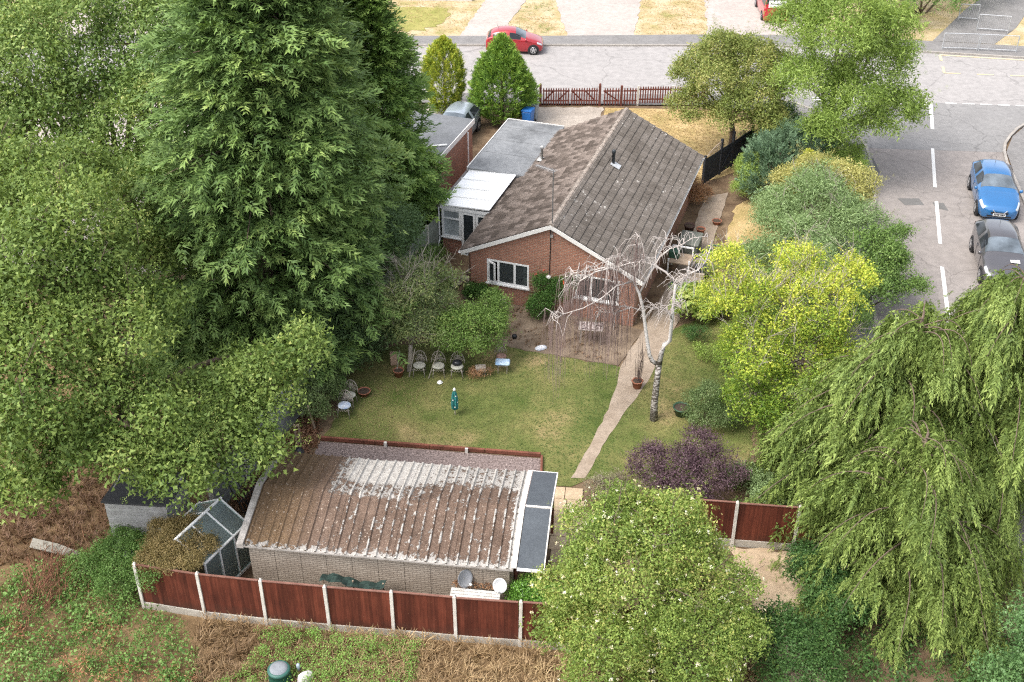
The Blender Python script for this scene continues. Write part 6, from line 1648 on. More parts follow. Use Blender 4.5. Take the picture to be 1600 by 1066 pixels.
MC = [(2.0, .50, .28, .50, .58, .3), (1.88, .74, .18, .62, .74, .45), (1.5, .85, .16, .76, .90, .55), (1.1, .87, .16, .84, 1.0, .6), (.88, .87, .16, .89, 1.05, .62), (.05, .87, .16, .93, 1.40, .57), (-.45, .87, .16, .95, 1.46, .58), (-1.1, .87, .16, 1.0, 1.42, .56), (-1.6, .86, .17, 1.04, 1.34, .53), (-1.90, .80, .22, 1.0, 1.07, .48), (-2.0, .70, .30, .74, .80, .4)]
blue = car('bright blue hatchback parked facing down the side road', (23.35, 50.6, 0), R(-90 - 12), paint('blue car paint', (0.022, 0.13, 0.32)), MC, wheel=(1.28, -1.25), doors=4, cs=1.09)
for s in (1, -1): MB().bar((2.03, s * .3, .62), (2.05, s * .16, .47), .03, .03).build('grille_chrome', m_alloy, blue)
MB().bar((2.05, .16, .47), (2.05, -.16, .47), .03, .03).build('grille_chrome', m_alloy, blue)
grey = car('dark grey hatchback parked nose to the weeping conifer', (21.45, 44.4, 0), R(-90 - 11), paint('grey car paint', (0.075, 0.072, 0.078)), MC, wheel=(1.28, -1.25), doors=4, cs=1.09)
MB().box(1.05, 1.35, .15, .5, .985, .99).build('paper_note', m_plate, grey)
car('silver grey car parked on the neighbour drive between the conifers', (-3.05, 58.1, 0), R(-90 - 16), paint('silver car paint', (0.30, 0.34, 0.38)), MC, wheel=(1.28, -1.25), doors=4, cs=1.05)
VN = [(2.1, .62, .30, .70, .80, .4), (2.0, .78, .2, .84, .98, .5), (1.7, .85, .18, .92, 1.1, .6), (1.3, .87, .18, 1.0, 1.2, .65), (1.15, .87, .18, 1.02, 1.25, .68), (.5, .87, .18, 1.04, 1.78, .70), (-.2, .87, .18, 1.05, 1.84, .72), (-1.2, .87, .18, 1.05, 1.84, .72), (-1.95, .87, .18, 1.05, 1.80, .71), (-2.05, .86, .20, 1.05, 1.30, .72), (-2.1, .84, .30, 1.0, 1.06, .7)]
van = car('red van with a white sign on its tailgate across the road', (17.75, 78.5, 0), R(88), paint('red van paint', (0.44, 0.02, 0.03)), VN, name='parked_van', van=True, wheel=(1.4, -1.35), wr=.31, rear=(8, 9))
sg = MB().box(-2.135, -2.112, -.6, .6, 1.12, 1.58).build('sign_board', plain('white vinyl', (0.80, 0.79, 0.78), .5), van)
x = .48
for k, w in enumerate((.09, .05, .06, .05, .07, .05, .06, .06, .07, .05)):
    MB().box(-2.138, -2.1355, x - w, x, 1.32 + (.0 if k % 3 else .01), 1.38 + (.03 if k in (0, 3, 6) else .0)).build('lettering', m_ink, sg); x -= w + .012
for k in range(4):
    MB().box(-2.138, -2.1355, -.30 - k * .07 - .05, -.30 - k * .07, 1.32, 1.41).build('lettering', plain('grey print', (.35, .33, .42)), sg)

# ================================================================== GARDEN FURNITURE AND ODDMENTS
m_iron = mat('weathered white iron', (0.34, 0.31, 0.275), (0.19, 0.16, 0.13), 12, .7, .3)
m_seat = mat('stained cream seat', (0.40, 0.395, 0.345), (0.29, 0.285, 0.24), 5, .8, .2)
def make_chair(label, loc, rot, seatm=None, small=1.0):
    t = thing('garden_chair', label, 'chair', (*loc, 0), rot); t.scale = (small,) * 3
    s = MB(); pts = []
    prof = [(.23, 0), (.25, .025), (.235, .055), (.17, .07)]
    for k, (r, z) in enumerate(prof): pass
    s.lathe(prof, 14, Matrix.Translation((0, 0, .42)) @ Matrix.Scale(.95, 4, (0, 1, 0)))
    s.build('seat', seatm or m_seat, t, True)
    for x, y in ((-.18, -.17), (.18, -.17), (-.17, .17), (.17, .17)):
        MB().tube([(x, y, .42), (x * 1.15, y * 1.15, .2), (x * 1.25, y * 1.3, .0)], [.018, .014, .016], 6).build('leg', m_iron, t, True)
    ring = [(.27 * math.cos(a), .20 + .10 * max(0, math.sin(a)), .46 + .46 * max(0.0, math.sin(a))) for a in np.linspace(0, math.pi, 15)]
    MB().tube(ring, .018, 6).build('back_frame', m_iron, t, True)
    la = MB()
    def bp(u, v): return (u, .205 + .10 * v, .46 + .44 * v)
    for u in (-.16, -.08, 0, .08, .16):
        h = math.sqrt(max(0, 1 - (u / .27) ** 2)) * .98
        la.tube([bp(u, 0), bp(u * .4, h * .5), bp(u, h)], .009, 4); la.tube([bp(u, 0), bp(u + .07, h * .4), bp(u * .3, h * .7)], .009, 4)
    for v in (.25, .55): la.tube([bp(-.22, v), bp(0, v + .14), bp(.22, v)], .010, 4)
    for c_, r_ in (((0, .5), .11), ((-.11, .3), .08), ((.11, .3), .08)):
        la.tube([bp(c_[0] + r_ * math.cos(a), c_[1] + 2 * r_ * math.sin(a)) for a in np.linspace(0, 2 * math.pi, 9)], .009, 4)
    la.build('lattice', m_iron, t, True)
    ap = MB()
    for k in range(5):
        x = -.2 + k * .1
        ap.tube([(x - .05, -.225, .41), (x, -.235, .33), (x + .05, -.225, .41)], .009, 4)
    ap.build('apron', m_iron, t, True)
    return t
make_chair('iron lattice chair with cream seat, next to the small grey tree', (-3.55, 36.25), R(-4))
make_chair('iron lattice chair with clean cream seat, between two others in the row', (-2.82, 36.22), R(3))
c3 = make_chair('iron lattice chair with a black bag on its seat, under the fruit tree', (-2.10, 36.18), R(-3))
tag(MB().lathe([(.05, 0), (.17, .02), (.2, .09), (.13, .17), (.05, .19)], 9, Matrix.Scale(.8, 4, (0, 1, 0))).build('rubbish_bag', plain('black plastic bag', (.02, .021, .025), .35), None, True, (-2.1, 36.24, .488)), 'black plastic bag slumped on an iron chair', 'bag')
make_chair('small pink grey lattice chair beside the folded blue cushion', (-.42, 36.95), R(8), mat('dirty pink seat', (.36, .22, .18), (.2, .12, .1), 5), .85)
make_chair('iron lattice chair standing behind its twin by the dark shrub', (-6.02, 34.35), R(-14))
make_chair('iron lattice chair with a blue spot on its seat, in front of its twin', (-6.12, 33.72), R(-8), mat('white and blue seat', (.58, .58, .56), (.18, .28, .46), 3))
# folded blue cushion
m_bl = mat('blue white cushion', (0.50, 0.58, 0.66), (0.16, 0.30, 0.50), 5, .8)
o = tag(MB().box(-.28, .28, -.2, .2, 0, .10).build('cushion', m_bl, None, False, (-.36, 36.42, .42), R(-4), bev=.04), 'pale blue and white cushion on a little stand by the pink chair', 'cushion')
t = thing('planter_stand', 'low wire planter stand under the blue cushion', 'stand', (-.36, 36.42, 0), R(-4))
MB().box(-.2, .2, -.14, .14, .36, .415).build('top', m_iron, t)
for x, y in ((-.17, -.11), (.17, -.11), (-.17, .11), (.17, .11)): MB().tube([(x, y, 0), (x, y, .36)], .014, 5).build('leg', m_iron, t)
t = thing('plant_trough', 'grey wire trough of withered plants between the chairs', 'planter', (-1.2, 36.2, 0), R(5))
MB().box(-.2, .2, -.13, .13, .25, .44).build('basket', m_iron, t, bev=.02)
for x in (-.17, .17): MB().tube([(x, 0, 0), (x, 0, .25)], .015, 5).build('leg', m_iron, t)
broadleaf('potted_plant', 'withered reddish plants growing beside the wire trough', 'plant', (-1.45, 36.1), [(-1.5, 36.1, .2, .28), (-1.05, 36.1, .3, .25)], 60, .14, TF, m_drybush, tr=.01, stems=3, nsub=10)
# folded parasol
m_teal = mat('teal fabric', (0.035, 0.20, 0.19), (0.02, 0.12, 0.12), 9, .8)
t = thing('parasol', 'folded teal parasol with white spots standing in the lawn', 'parasol', (-2.09, 33.74, 0))
MB().tube([(0, 0, -.1), (.01, 0, 1.2)], .016, 6).build('pole', plain('parasol pole', (.45, .40, .32)), t)
pr = [(.025, .22), (.10, .30), (.115, .5), (.10, .75), (.07, .98), (.02, 1.13)]
mb = MB()
n = 16; base = []
for r, z in pr:
    for k in range(n):
        a = 2 * math.pi * k / n; rr = r * (1 + (.28 if k % 2 else -.18)); base.append((rr * math.cos(a), rr * math.sin(a), z))
mb.add(base, [(i * n + k, i * n + (k + 1) % n, (i + 1) * n + (k + 1) % n, (i + 1) * n + k) for i in range(5) for k in range(n)])
mb.build('canopy', m_teal, t)
m_spot = plain('white spot', (.75, .76, .72))
for k in range(12):
    a = k * 2.4; z = .32 + k * .06; r = .13 - .05 * max(0, z - .6)
    MB().lathe([(.001, 0), (.03, .002), (.001, .012)], 6, Matrix.Translation((r * math.cos(a), r * math.sin(a), z)) @ Matrix.Rotation(a, 4, 'Z') @ Matrix.Rotation(R(90), 4, 'Y')).build('spot', m_spot, t)
MB().lathe([(.05, 1.1), (.055, 1.16), (.02, 1.22)], 8).build('cap', m_spot, t, True)
# pots
m_terra = mat('terracotta', (0.34, 0.14, 0.085), (0.24, 0.095, 0.06), 5, .85)
m_soil = plain('potting soil', (.07, .05, .035), .95)
def pot(name, label, loc, r, h, m, rot=(0, 0, 0), n=14, sq=False, rim=.12):
    t = thing(name, label, 'pot', (*loc, 0)); 
    t.rotation_euler = rot
    MB().lathe([(r * .68, 0), (r * .94, h * (1 - rim)), (r * 1.05, h * (1 - rim)), (r * 1.08, h), (r * .93, h), (r * .88, h * .86)], 4 if sq else n, Matrix.Rotation(R(45), 4, 'Z') if sq else None, capt=False).build('pot', m, t, not sq)
    MB().lathe([(r * .9, h * .84), (r * .9, h * .87)], 4 if sq else n, Matrix.Rotation(R(45), 4, 'Z') if sq else None).build('soil', m_soil, t)
    return t
pot('plant_pot', 'wide empty terracotta pot on the dry grass', (-5.55, 34.95), .24, .2, m_terra)
pot('plant_pot', 'terracotta pot at the foot of the small grey tree', (-4.35, 36.15), .2, .3, m_terra)
tp = pot('plant_pot', 'square terracotta pot with bare upright twigs on the path', (4.74, 35.4), .22, .34, m_terra, n=6)
s = MB()
for k in range(26):
    x, y = random.uniform(-.1, .1), random.uniform(-.1, .1)
    s.tube([(x, y, .28), (x * 1.6 + random.uniform(-.05, .05), y * 1.6, 1.1), (x * 2 + random.uniform(-.12, .12), y * 2, random.uniform(1.5, 2.3))], [.008, .006, .003], 3, cap=False)
s.build('twigs', m_btwig, tp)['kind'] = 'stuff'
pot('planter', 'round dark green planter with dry soil beside the evergreen shrub', (6.2, 33.75), .3, .36, plain('dark green plastic', (.04, .09, .05), .5))
def hloc(x, y): return hxy(x, y)
pot('plant_pot', 'stack of dark brown pots against the house wall', hloc(8.05, 8.3), .24, .62, mat('brown plastic', (.10, .06, .05), (.06, .035, .03), 4))
pot('plant_pot', 'tall terracotta pot next to the dark brown stack', hloc(8.55, 8.5), .2, .42, m_terra)
pot('plant_pot', 'little terracotta bowl near the dead shrub', hloc(9.05, 9.9), .22, .2, m_terra)
for k, (x, y, lab) in enumerate(((9.45, 7.1, 'dark green square trough of earth, nearer the black gate'), (9.25, 6.5, 'dark green square trough of earth, next along from the gate'), (10.3, 7.3, 'mid green square trough edged by concrete blocks'))):
    pot('planter', lab, hloc(x, y), .34, .32, plain('green trough %d' % k, (.03, .10 + .02 * k, .06), .5), (0, 0, -HA), sq=True, rim=.2)
m_block = mat('concrete block', (.38, .32, .25), (.26, .22, .17), 3, .9)
for k, (x, y) in enumerate(((9.1, 5.6), (10.3, 6.5), (9.2, 4.9), (10.5, 5.8))):
    tag(MB().box(-.25, .25, -.12, .12, 0, .2).build('edging_block', m_block, None, False, (*hloc(x, y), 0), -HA + (k % 2) * R(80), bev=.01), 'grey brown concrete block edging the bed by the house path', 'block', 'concrete blocks along the side bed')
# storage box and clutter by the house wall
t = thing('storage_box', 'grey green plastic storage box against the house side wall', 'box', (*hloc(8.35, 6.9), 0), -HA)
m_sbox = mat('faded grey green plastic', (.15, .16, .135), (.10, .105, .09), 3, .6)
MB().box(-.45, .45, -.6, .6, 0, .62).build('body', m_sbox, t, bev=.03)
MB().box(-.49, .49, -.64, .64, .625, .74).build('lid', m_sbox, t, bev=.03)
t = thing('work_table', 'white framed potting table with a green box near the storage box', 'table', (*hloc(8.3, 5.0), 0), -HA)
m_wood = mat('bleached timber', (.36, .28, .20), (.24, .18, .13), 5, .9)
for x, y in ((-.45, -.35), (.45, -.35), (-.45, .5), (.45, .5)): MB().box(x - .03, x + .03, y - .03, y + .03, 0, 1.0 if y > 0 else .8).build('leg', m_upvc, t)
MB().box(-.48, .48, -.38, .53, .62, .66).build('shelf', m_wood, t)
MB().bar((-.45, .5, 1.0), (.45, .5, 1.0), .06).build('rail', m_upvc, t)
tag(MB().box(-.22, .22, -.2, .2, 0, .34).build('crate', plain('dark green crate', (.03, .085, .055), .5), None, False, (*hloc(8.0, 5.15), .662), -HA, bev=.02), 'dark green plastic crate on the potting table', 'crate')
tag(MB().box(-.3, .3, -.22, .22, 0, .5).build('box', plain('charcoal box', (.03, .032, .036), .5), None, False, (*hloc(9.25, 5.1), 0), -HA + .1, bev=.02), 'charcoal plastic box beside the potting table', 'box')
hs = MB()
for k in range(9):
    rr = .28 + random.uniform(-.1, .1)
    hs.tube([(rr * math.cos(a) + random.uniform(-.04, .04), rr * math.sin(a) + random.uniform(-.04, .04), .03 + k * .03 + .03 * math.sin(a * 2 + k)) for a in np.linspace(0, 2 * math.pi, 15)], .016, 5)
tag(hs.build('garden_hose', plain('green hose', (.04, .15, .09), .5), None, True, (*hloc(8.5, 3.6), 0)), 'tangled heap of green hose behind the birch twigs', 'hose')
# patio table
t = thing('patio_table', 'small mosaic topped patio table seen through the birch twigs', 'table', (3.15, 38.55, 0), -HA * .4)
def mosaic():
    m, nt, b = _nt('mosaic'); p = opos(nt)
    v = nt.nodes.new('ShaderNodeTexVoronoi'); v.inputs['Scale'].default_value = 14; nt.links.new(p, v.inputs['Vector'])
    sp = nt.nodes.new('ShaderNodeSeparateColor'); nt.links.new(v.outputs['Color'], sp.inputs[0])
    nt.links.new(ramp(nt, sp.outputs[0], [(.2, (.40, .34, .32)), (.5, (.26, .20, .19)), (.8, (.08, .06, .06))], 'CONSTANT'), b.inputs['Base Color']); b.inputs['Roughness'].default_value = .6
    return m
MB().box(-.46, .46, -.3, .3, .68, .72).build('top', mosaic(), t, bev=.01)
MB().box(-.49, .49, -.33, .33, .70, .715).build('rim', m_iron, t)
for x, y in ((-.4, -.25), (.4, -.25), (-.4, .25), (.4, .25)): MB().box(x - .022, x + .022, y - .022, y + .022, 0, .68).build('leg', m_iron, t)
# rubbish on the patio
o = MB().lathe([(.05, 0), (.26, .02), (.22, .08), (.1, .13), (.03, .14)], 9, Matrix.Scale(.6, 4, (0, 1, 0))).build('compost_bag', mat('white and blue sack', (.70, .68, .66), (.30, .36, .48), 5, .6), None, False, (1.15, 38.0, .012), R(20))
tag(o, 'crumpled white and blue plastic sack on the patio', 'sack')
tag(MB().lathe([(.09, 0), (.11, .12), (.08, .16)], 9).build('bucket', m_trim, None, True, (.1, 38.75, .01)), 'small black bucket on the patio', 'bucket')
tag(MB().lathe([(.05, 0), (.12, .03), (.06, .1)], 7).build('rag', m_plate, None, False, (-2.75, 35.7, 0)), 'white rag on the grass in front of the chairs', 'rag')
# trellis on gable
t = thing('wall_trellis', 'wooden trellis fixed to the gable behind the climbing rose', 'trellis', (-2.12, 41.89, 0), -HA)
for k in range(6): MB().box(2.98 + k * .16, 3.0 + k * .16, .10, .118, .25, 1.6).build('upright', m_wood, t)
for k in range(8): MB().box(2.95, 3.85, .078, .098, .32 + k * .17, .345 + k * .17).build('slat', m_wood, t)
# wooden things left of lawn
t = thing('timber_frame', 'small bleached timber frame standing in the litter by the garage', 'frame', (-7.55, 31.95, 0), R(15))
for x in (-.07, .07): MB().box(x - .03, x + .03, -.03, .03, 0, .95).build('upright', m_wood, t)
for z in (.1, .45, .88): MB().box(-.038, .038, -.025, .025, z, z + .05).build('rung', m_wood, t)
o = MB().box(-.03, .03, -.03, .03, 0, 1.1).build('stake', m_wood, None, False, (-7.1, 32.85, 0)); o.rotation_euler = (0, R(-8), 0)
tag(o, 'leaning bleached wooden stake in the dark shrub', 'stake')
tag(MB().box(-.14, .14, -.1, .1, 0, .55).build('chimney_pot', mat('buff clay', (.42, .29, .21), (.33, .22, .16), 4, .9), None, False, (-4.6, 36.95, 0), .2, bev=.02), 'upright buff clay block behind the small grey tree', 'block')
m_stick = m_palebark
for k, (a, b, lab) in enumerate((((-3.95, 36.1, 0), (-3.7, 36.4, 1.1), 'straight pale stick propped by the first chair'), ((-4.45, 36.2, 0), (-4.3, 36.5, .95), 'thin grey stick leaning on the small tree'), ((-3.2, 36.0, 0), (-2.75, 36.5, 1.2), 'bleached stick leaning between two chairs'))):
    tag(MB().tube([a, b], .022, 5).build('wooden_stick', m_stick), lab, 'stick')
# box, blue tarpaulin, iron gate by the garage end
t = thing('cardboard_box', 'open cardboard box leaning by the garage corner', 'box', (-7.95, 29.75, 0), R(-28))
m_card = mat('cardboard', (.42, .29, .17), (.34, .23, .13), 3, .9)
MB().box(-.35, .35, -.04, .04, .05, .75, Matrix.Rotation(R(-35), 4, 'X')).build('panel', m_card, t)
MB().box(-.35, .35, .05, .45, 0, .35).build('body', m_card, t)
o = MB().lathe([(.05, 0), (.36, .03), (.3, .2), (.14, .32), (.03, .33)], 9, Matrix.Scale(.7, 4, (0, 1, 0))).build('tarpaulin', mat('blue tarpaulin', (.03, .22, .55), (.015, .12, .36), 9, .4, bmp=.9, bscale=12), None, False, (-7.4, 30.1, .25), R(-20))
tag(o, 'crumpled bright blue tarpaulin by the cardboard box', 'tarpaulin')
tag(MB().box(-.4, .4, -.28, .28, 0, .25).build('junk_crate', m_black, None, False, (-7.4, 30.1, 0), R(-20)), 'black crate under the blue tarpaulin', 'crate')
t = thing('iron_gate', 'black wrought iron gate panel leaning on the grey boundary fence', 'gate', (-8.75, 28.35, 0), R(70))
t.rotation_euler = (R(-24), 0, R(66))
for x in (0, 1.0): MB().tube([(x, 0, 0), (x, 0, 1.75)], .025, 6).build('stile', m_trim, t)
for z in (.06, .5, 1.2, 1.72): MB().tube([(0, 0, z), (1, 0, z)], .018, 6).build('rail', m_trim, t)
for k in range(7): MB().tube([(.125 + k * .125, 0, .06), (.125 + k * .125, 0, 1.72)], .012, 5).build('bar', m_trim, t)
sc = MB()
for k in range(4):
    for z in (.32, 1.46): sc.tube([(.2 + k * .2 + .09 * math.cos(a), 0, z + .13 * math.sin(a)) for a in np.linspace(0, 2 * math.pi, 10)], .010, 4)
sc.build('scrolls', m_trim, t, True)
for k, (x, y, r) in enumerate(((-7.7, 30.9, .35), (-8.15, 30.35, .3), (-7.45, 31.4, .28))):
    o = MB().lathe([(.05, 0), (r, .03), (r * .9, .18), (r * .5, .3), (.03, .34)], 8, Matrix.Scale(.75, 4, (0, 1, 0))).build('rubbish_bag', plain('black bag %d' % k, (.022, .022, .026), .4), None, False, (x, y, 0), k * .9)
    tag(o, 'black rubbish bag in the litter beside the garage', 'bag', 'black bags by the garage end')
# greenhouse
GHA = math.atan2(1.7, .9) - math.pi / 2
gh = thing('greenhouse', 'white framed glass greenhouse half covered in dead ivy', 'greenhouse', (-9.02, 24.5, 0), GHA)
m_gg = clear_glass('greenhouse glass')
L_, W__, ez, rz = 1.98, 1.9, 1.62, 2.2
for y in (0, .66, 1.32, L_):
    for x in (0, -W__): MB().box(x - .025, x + .025, y - .025, y + .025, 0, ez).build('post', m_upvc, gh)
    MB().bar((0, y, ez), (-W__ / 2, y, rz), .05).build('rafter', m_upvc, gh); MB().bar((-W__, y, ez), (-W__ / 2, y, rz), .05).build('rafter', m_upvc, gh)
for x, z in ((0, ez), (-W__, ez), (-W__ / 2, rz + .012)): MB().box(x - .035, x + .035, -.05, L_ + .05, z, z + .045).build('rail', m_upvc, gh)
for x in (0, -W__): MB().box(x - .03, x + .03, 0, L_, 0, .1).build('base_rail', m_upvc, gh)
for k in range(3):
    y0, y1 = .66 * k + .03, .66 * k + .63
    for s in (0, 1):
        xe = 0 if s == 0 else -W__
        xo = .004 if s == 0 else -.004
        MB().box(xe - .004, xe + .004, y0, y1, .1, ez - .003).build('pane', m_gg, gh)
        o = MB().add([(xe, y0, ez + .03), (xe, y1, ez + .03), (-W__ / 2, y1, rz + .01), (-W__ / 2, y0, rz + .01), (xe, y0, ez + .022), (xe, y1, ez + .022), (-W__ / 2, y1, rz + .002), (-W__ / 2, y0, rz + .002)], [(0, 1, 2, 3), (7, 6, 5, 4), (0, 4, 5, 1), (1, 5, 6, 2), (2, 6, 7, 3), (3, 7, 4, 0)]).build('roof_pane', m_gg, gh)
m_ivyb = leafmat('dead ivy', [(0.0, (0.07, 0.055, 0.02)), (0.45, (0.145, 0.115, 0.045)), (0.8, (0.23, 0.17, 0.08)), (1, (0.38, 0.30, 0.17))])
GM = Matrix.Translation((-9.02, 24.5, 0)) @ Matrix.Rotation(GHA, 4, 'Z')
def gl(x, y, z, rx, ry, rz_): p = GM @ Vector((x, y, z)); return (p.x, p.y, p.z, rx, ry, rz_)
broadleaf('ivy', 'brown matted ivy heaped over the near half of the greenhouse roof', 'plant', tuple((GM @ Vector((-1.2, .2, 0)))[:2]), [gl(-.45, .15, 1.86, .55, .6, .22), gl(-1.15, .3, 2.02, .7, .7, .22), gl(-.5, -.35, 1.75, .5, .45, .25), gl(-1.3, -.35, 1.78, .7, .5, .3), gl(-1.9, .5, 1.6, .6, .6, .45)], 1500, .15, TL, m_ivyb, tr=.03, stems=3, nsub=25, inner=.6, below=-.2)
broadleaf('ivy', 'green ivy mound between the greenhouse and the fence end', 'plant', (-11.6, 25.4), [(-11.3, 25.6, .9, .8), (-12.1, 25.9, .7, .8), (-10.9, 24.9, 1.0, .65), (-11.9, 24.9, .5, .8), (-12.9, 25.4, .5, .7), (-10.6, 24.4, 1.45, .4)], 1100, .19, TS, m_bram, tr=.04, stems=4, nsub=20)
# old white shed
m_wplank = mat('flaking white plank', (.42, .41, .40), (.28, .27, .26), 6, .85, .2, rnd=.3)
sh = thing('shed', 'small old shed of flaking white planks under the broadleaved tree', 'shed', (-12.55, 26.75, 0), R(-5))
for k in range(15):
    MB().box(0, 1.95, -.012, .012, .04 + k * .128, .04 + k * .128 + .124, Matrix.Rotation(R(random.uniform(-.5, .5)), 4, 'X')).build('plank', m_wplank, sh)
for k in range(15):
    MB().box(1.935, 1.96, .02, 1.7, .04 + k * .128, .04 + k * .128 + .124).build('plank', m_wplank, sh)
    MB().box(-.01, .015, .02, 1.7, .04 + k * .128, .04 + k * .128 + .124).build('plank', m_wplank, sh)
MB().add([(-.1, -.02, 2.0), (2.05, -.02, 2.0), (2.05, 1.85, 1.75), (-.1, 1.85, 1.75), (-.1, -.02, 2.06), (2.05, -.02, 2.06), (2.05, 1.85, 1.81), (-.1, 1.85, 1.81)], [(3, 2, 1, 0), (4, 5, 6, 7), (0, 1, 5, 4), (1, 2, 6, 5), (2, 3, 7, 6), (3, 0, 4, 7)]).build('roof', plain('black shed felt', (.045, .045, .048), .9), sh)
o = MB().box(-.22, .22, -.01, .01, 0, .95).build('board', m_card, None, False, (-12.1, 26.62, .1), R(-5)); o.rotation_euler = (R(-8), R(4), R(-5)); tag(o, 'buff board leaning on the white shed', 'board')
o = MB().lathe([(.1, 0), (.62, .05), (.5, .3), (.3, .5), (.04, .56)], 9, Matrix.Scale(.55, 4, (0, 1, 0))).build('tarpaulin', mat('dark tarpaulin', (.035, .042, .05), (.02, .024, .03), 6, .5, bmp=.8, bscale=8), None, False, (-11.75, 26.35, 0), R(-6)); tag(o, 'dark slate tarpaulin heaped against the white shed', 'tarpaulin')
t = thing('roofing_sheet', 'ribbed grey roofing sheet lying between the shed and the ivy', 'sheet', (-12.1, 25.95, .45), R(12)); t.rotation_euler = (R(30), 0, R(14))
m_zinc = plain('zinc', (.42, .43, .44), .45, .5, .5)
v = []; f = []
for i in range(49):
    x = i * .035; z = .03 * math.sin(i * math.pi / 2.5)
    v += [(x, 0, z), (x, .34, z)]
f = [(2 * i, 2 * i + 2, 2 * i + 3, 2 * i + 1) for i in range(48)]
o = MB().add(v, f).build('corrugation', m_zinc, t); o.modifiers.new('thick', 'SOLIDIFY').thickness = .006
# broken concrete and branch heap on the slope
o = MB().prism([(0, 0), (1.7, -.25), (1.75, -.05), (.9, .18), (.05, .3)], 0, .22).build('concrete_slab', mat('lichened slab', (.26, .245, .21), (.15, .14, .115), 3, .9), None, False, (-15.2, 26.75, .08), R(-6)); o.rotation_euler = (R(38), 0, R(-6)); tag(o, 'broken pale concrete slab half buried in the slope', 'slab')
bh = MB()
for k in range(260):
    x, y = random.gauss(0, .5), random.gauss(0, .7); a = random.uniform(1.0, 2.2); L = random.uniform(.4, 1.1)
    p = Vector((x, y, .15 + .5 * math.exp(-(x * x + y * y) * 1.5) * random.random() + .1)); d = Vector((math.cos(a), math.sin(a), random.uniform(-.25, .15))) * L
    bh.tube([p, p + d * .5 + Vector((0, 0, .05)), p + d], [.010, .008, .004], 4, cap=False)
tag(bh.build('brushwood_heap', mat('dead rusty wood', (.22, .10, .058), (.13, .06, .035), 5, .9), None, False, (-14.0, 24.6, .1)), 'heap of rust coloured dead branches on the brambles', 'brushwood', kind='stuff')
# compost bin
t = thing('compost_bin', 'dark green round compost bin with grey lid in the dead grass', 'bin', (-6.45, 21.45, -.06))
MB().lathe([(.34, 0), (.315, .45), (.295, .62), (.305, .63), (.305, .68)], 22).build('body', plain('bottle green plastic', (.012, .075, .055), .45), t, True)
MB().lathe([(.316, .66), (.318, .71), (.29, .745), (.255, .75)], 22).build('rim', plain('mid green rim', (.03, .10, .08), .5), t, True)
MB().lathe([(.253, .74), (.245, .765), (.13, .78), (.02, .782)], 22).build('lid', mat('dusty grey lid', (.20, .215, .23), (.15, .16, .175), 6, .8), t, True)
o = MB().lathe([(.04, 0), (.26, .03), (.22, .16), (.08, .24), (.02, .25)], 8, Matrix.Scale(.65, 4, (0, 1, 0))).build('litter_bag', mat('torn white bag', (.66, .62, .62), (.45, .42, .42), 7, .6), None, False, (-5.75, 21.45, .25), .6); tag(o, 'torn white litter bag beside the compost bin', 'litter')
o = MB().lathe([(.06, 0), (.06, .22), (.03, .27)], 8).build('bottle', plain('blue grey bottle', (.35, .42, .48), .3), None, True, (-5.98, 21.75, .25)); tag(o, 'discarded blue grey bottle near the compost bin', 'bottle')
# satellite dishes
def dish(label, loc, rz, tilt, r, m):
    t = thing('satellite_dish', label, 'dish', loc, rz)
    M = Matrix.Rotation(tilt, 4, 'X')
    prof = [(.01, -.055), (r * .4, -.046), (r * .75, -.02), (r, .015), (r * 1.015, .012), (r * .75, -.03), (r * .35, -.058), (.01, -.066)]
    MB().lathe(prof, 24, Matrix.Translation((0, -.28, 0)) @ M @ Matrix.Scale(1.1, 4, (0, 1, 0))).build('reflector', m, t, True)
    f = Matrix.Translation((0, -.28, 0)) @ M
    tip = f @ Vector((0, -r * .55, r * 1.15)); base = f @ Vector((0, -r * .95, -.02))
    MB().tube([base, tip], .015, 5).build('feed_arm', m_alu, t)
    MB().tube([tip, tip + Vector((0, .07, .02))], .035, 8).build('receiver', m_plate, t)
    MB().tube([(0, 0, -.25), (0, -.1, -.12), (0, -.24, -.02)], .022, 6).build('bracket', m_alu, t)
    return t
gm = Matrix.Translation((-7.92, 24.81, 0)) @ Matrix.Rotation(GA, 4, 'Z')
p = gm @ Vector((6.42, .14, 1.62)); dish('grey satellite dish turned aside on the garage wall above the white bench', p, R(38), R(68), .25, plain('grey dish', (.30, .31, .33), .5))
p = gm @ Vector((7.68, .14, 1.55)); dish('white satellite dish facing out beside the glossy green bush', p, R(-14), R(64), .21, plain('white dish', (.52, .53, .54), .5))
# old white bench behind the fence
t = thing('potting_bench', 'narrow white slatted bench strewn with leaves behind the red fence', 'bench', (*(gm @ Vector((6.95, -.32, 0)))[:2], 0), GA)
m_wp = mat('dirty white paint', (.58, .57, .55), (.38, .36, .33), 8, .8)
for k in range(3): MB().box(-.72, .72, -.17 + k * .12, -.07 + k * .12, 1.28, 1.31).build('slat', m_wp, t)
MB().box(-.72, .72, -.2, -.175, 1.14, 1.27).build('apron', m_wp, t)
for x in (-.66, -.02, .66):
    for y in (-.14, .14): MB().box(x - .03, x + .03, y - .03, y + .03, 0, 1.278).build('leg', m_wp, t)
cover('bench_litter', 'dead leaves lying on the white bench', [(-1.85, 24.0 - .05), (-.45, 23.82 - .05), (-.41, 24.0), (-1.8, 24.17)], 40, .07, TB, m_drybush, zmax=.02, z0=1.315, cat='leaves')
o = MB(); 
for k in range(6): o.box(-.95 + k * .32, -.66 + k * .32, -.16, .16, 1.62 - .03 * (k % 2), 1.66 - .02 * (k % 3))
t = thing('netting_frame', 'dark green netting on a low frame against the garage wall', 'netting', (*(gm @ Vector((3.35, -.35, 0)))[:2], 0), GA)
pts = []
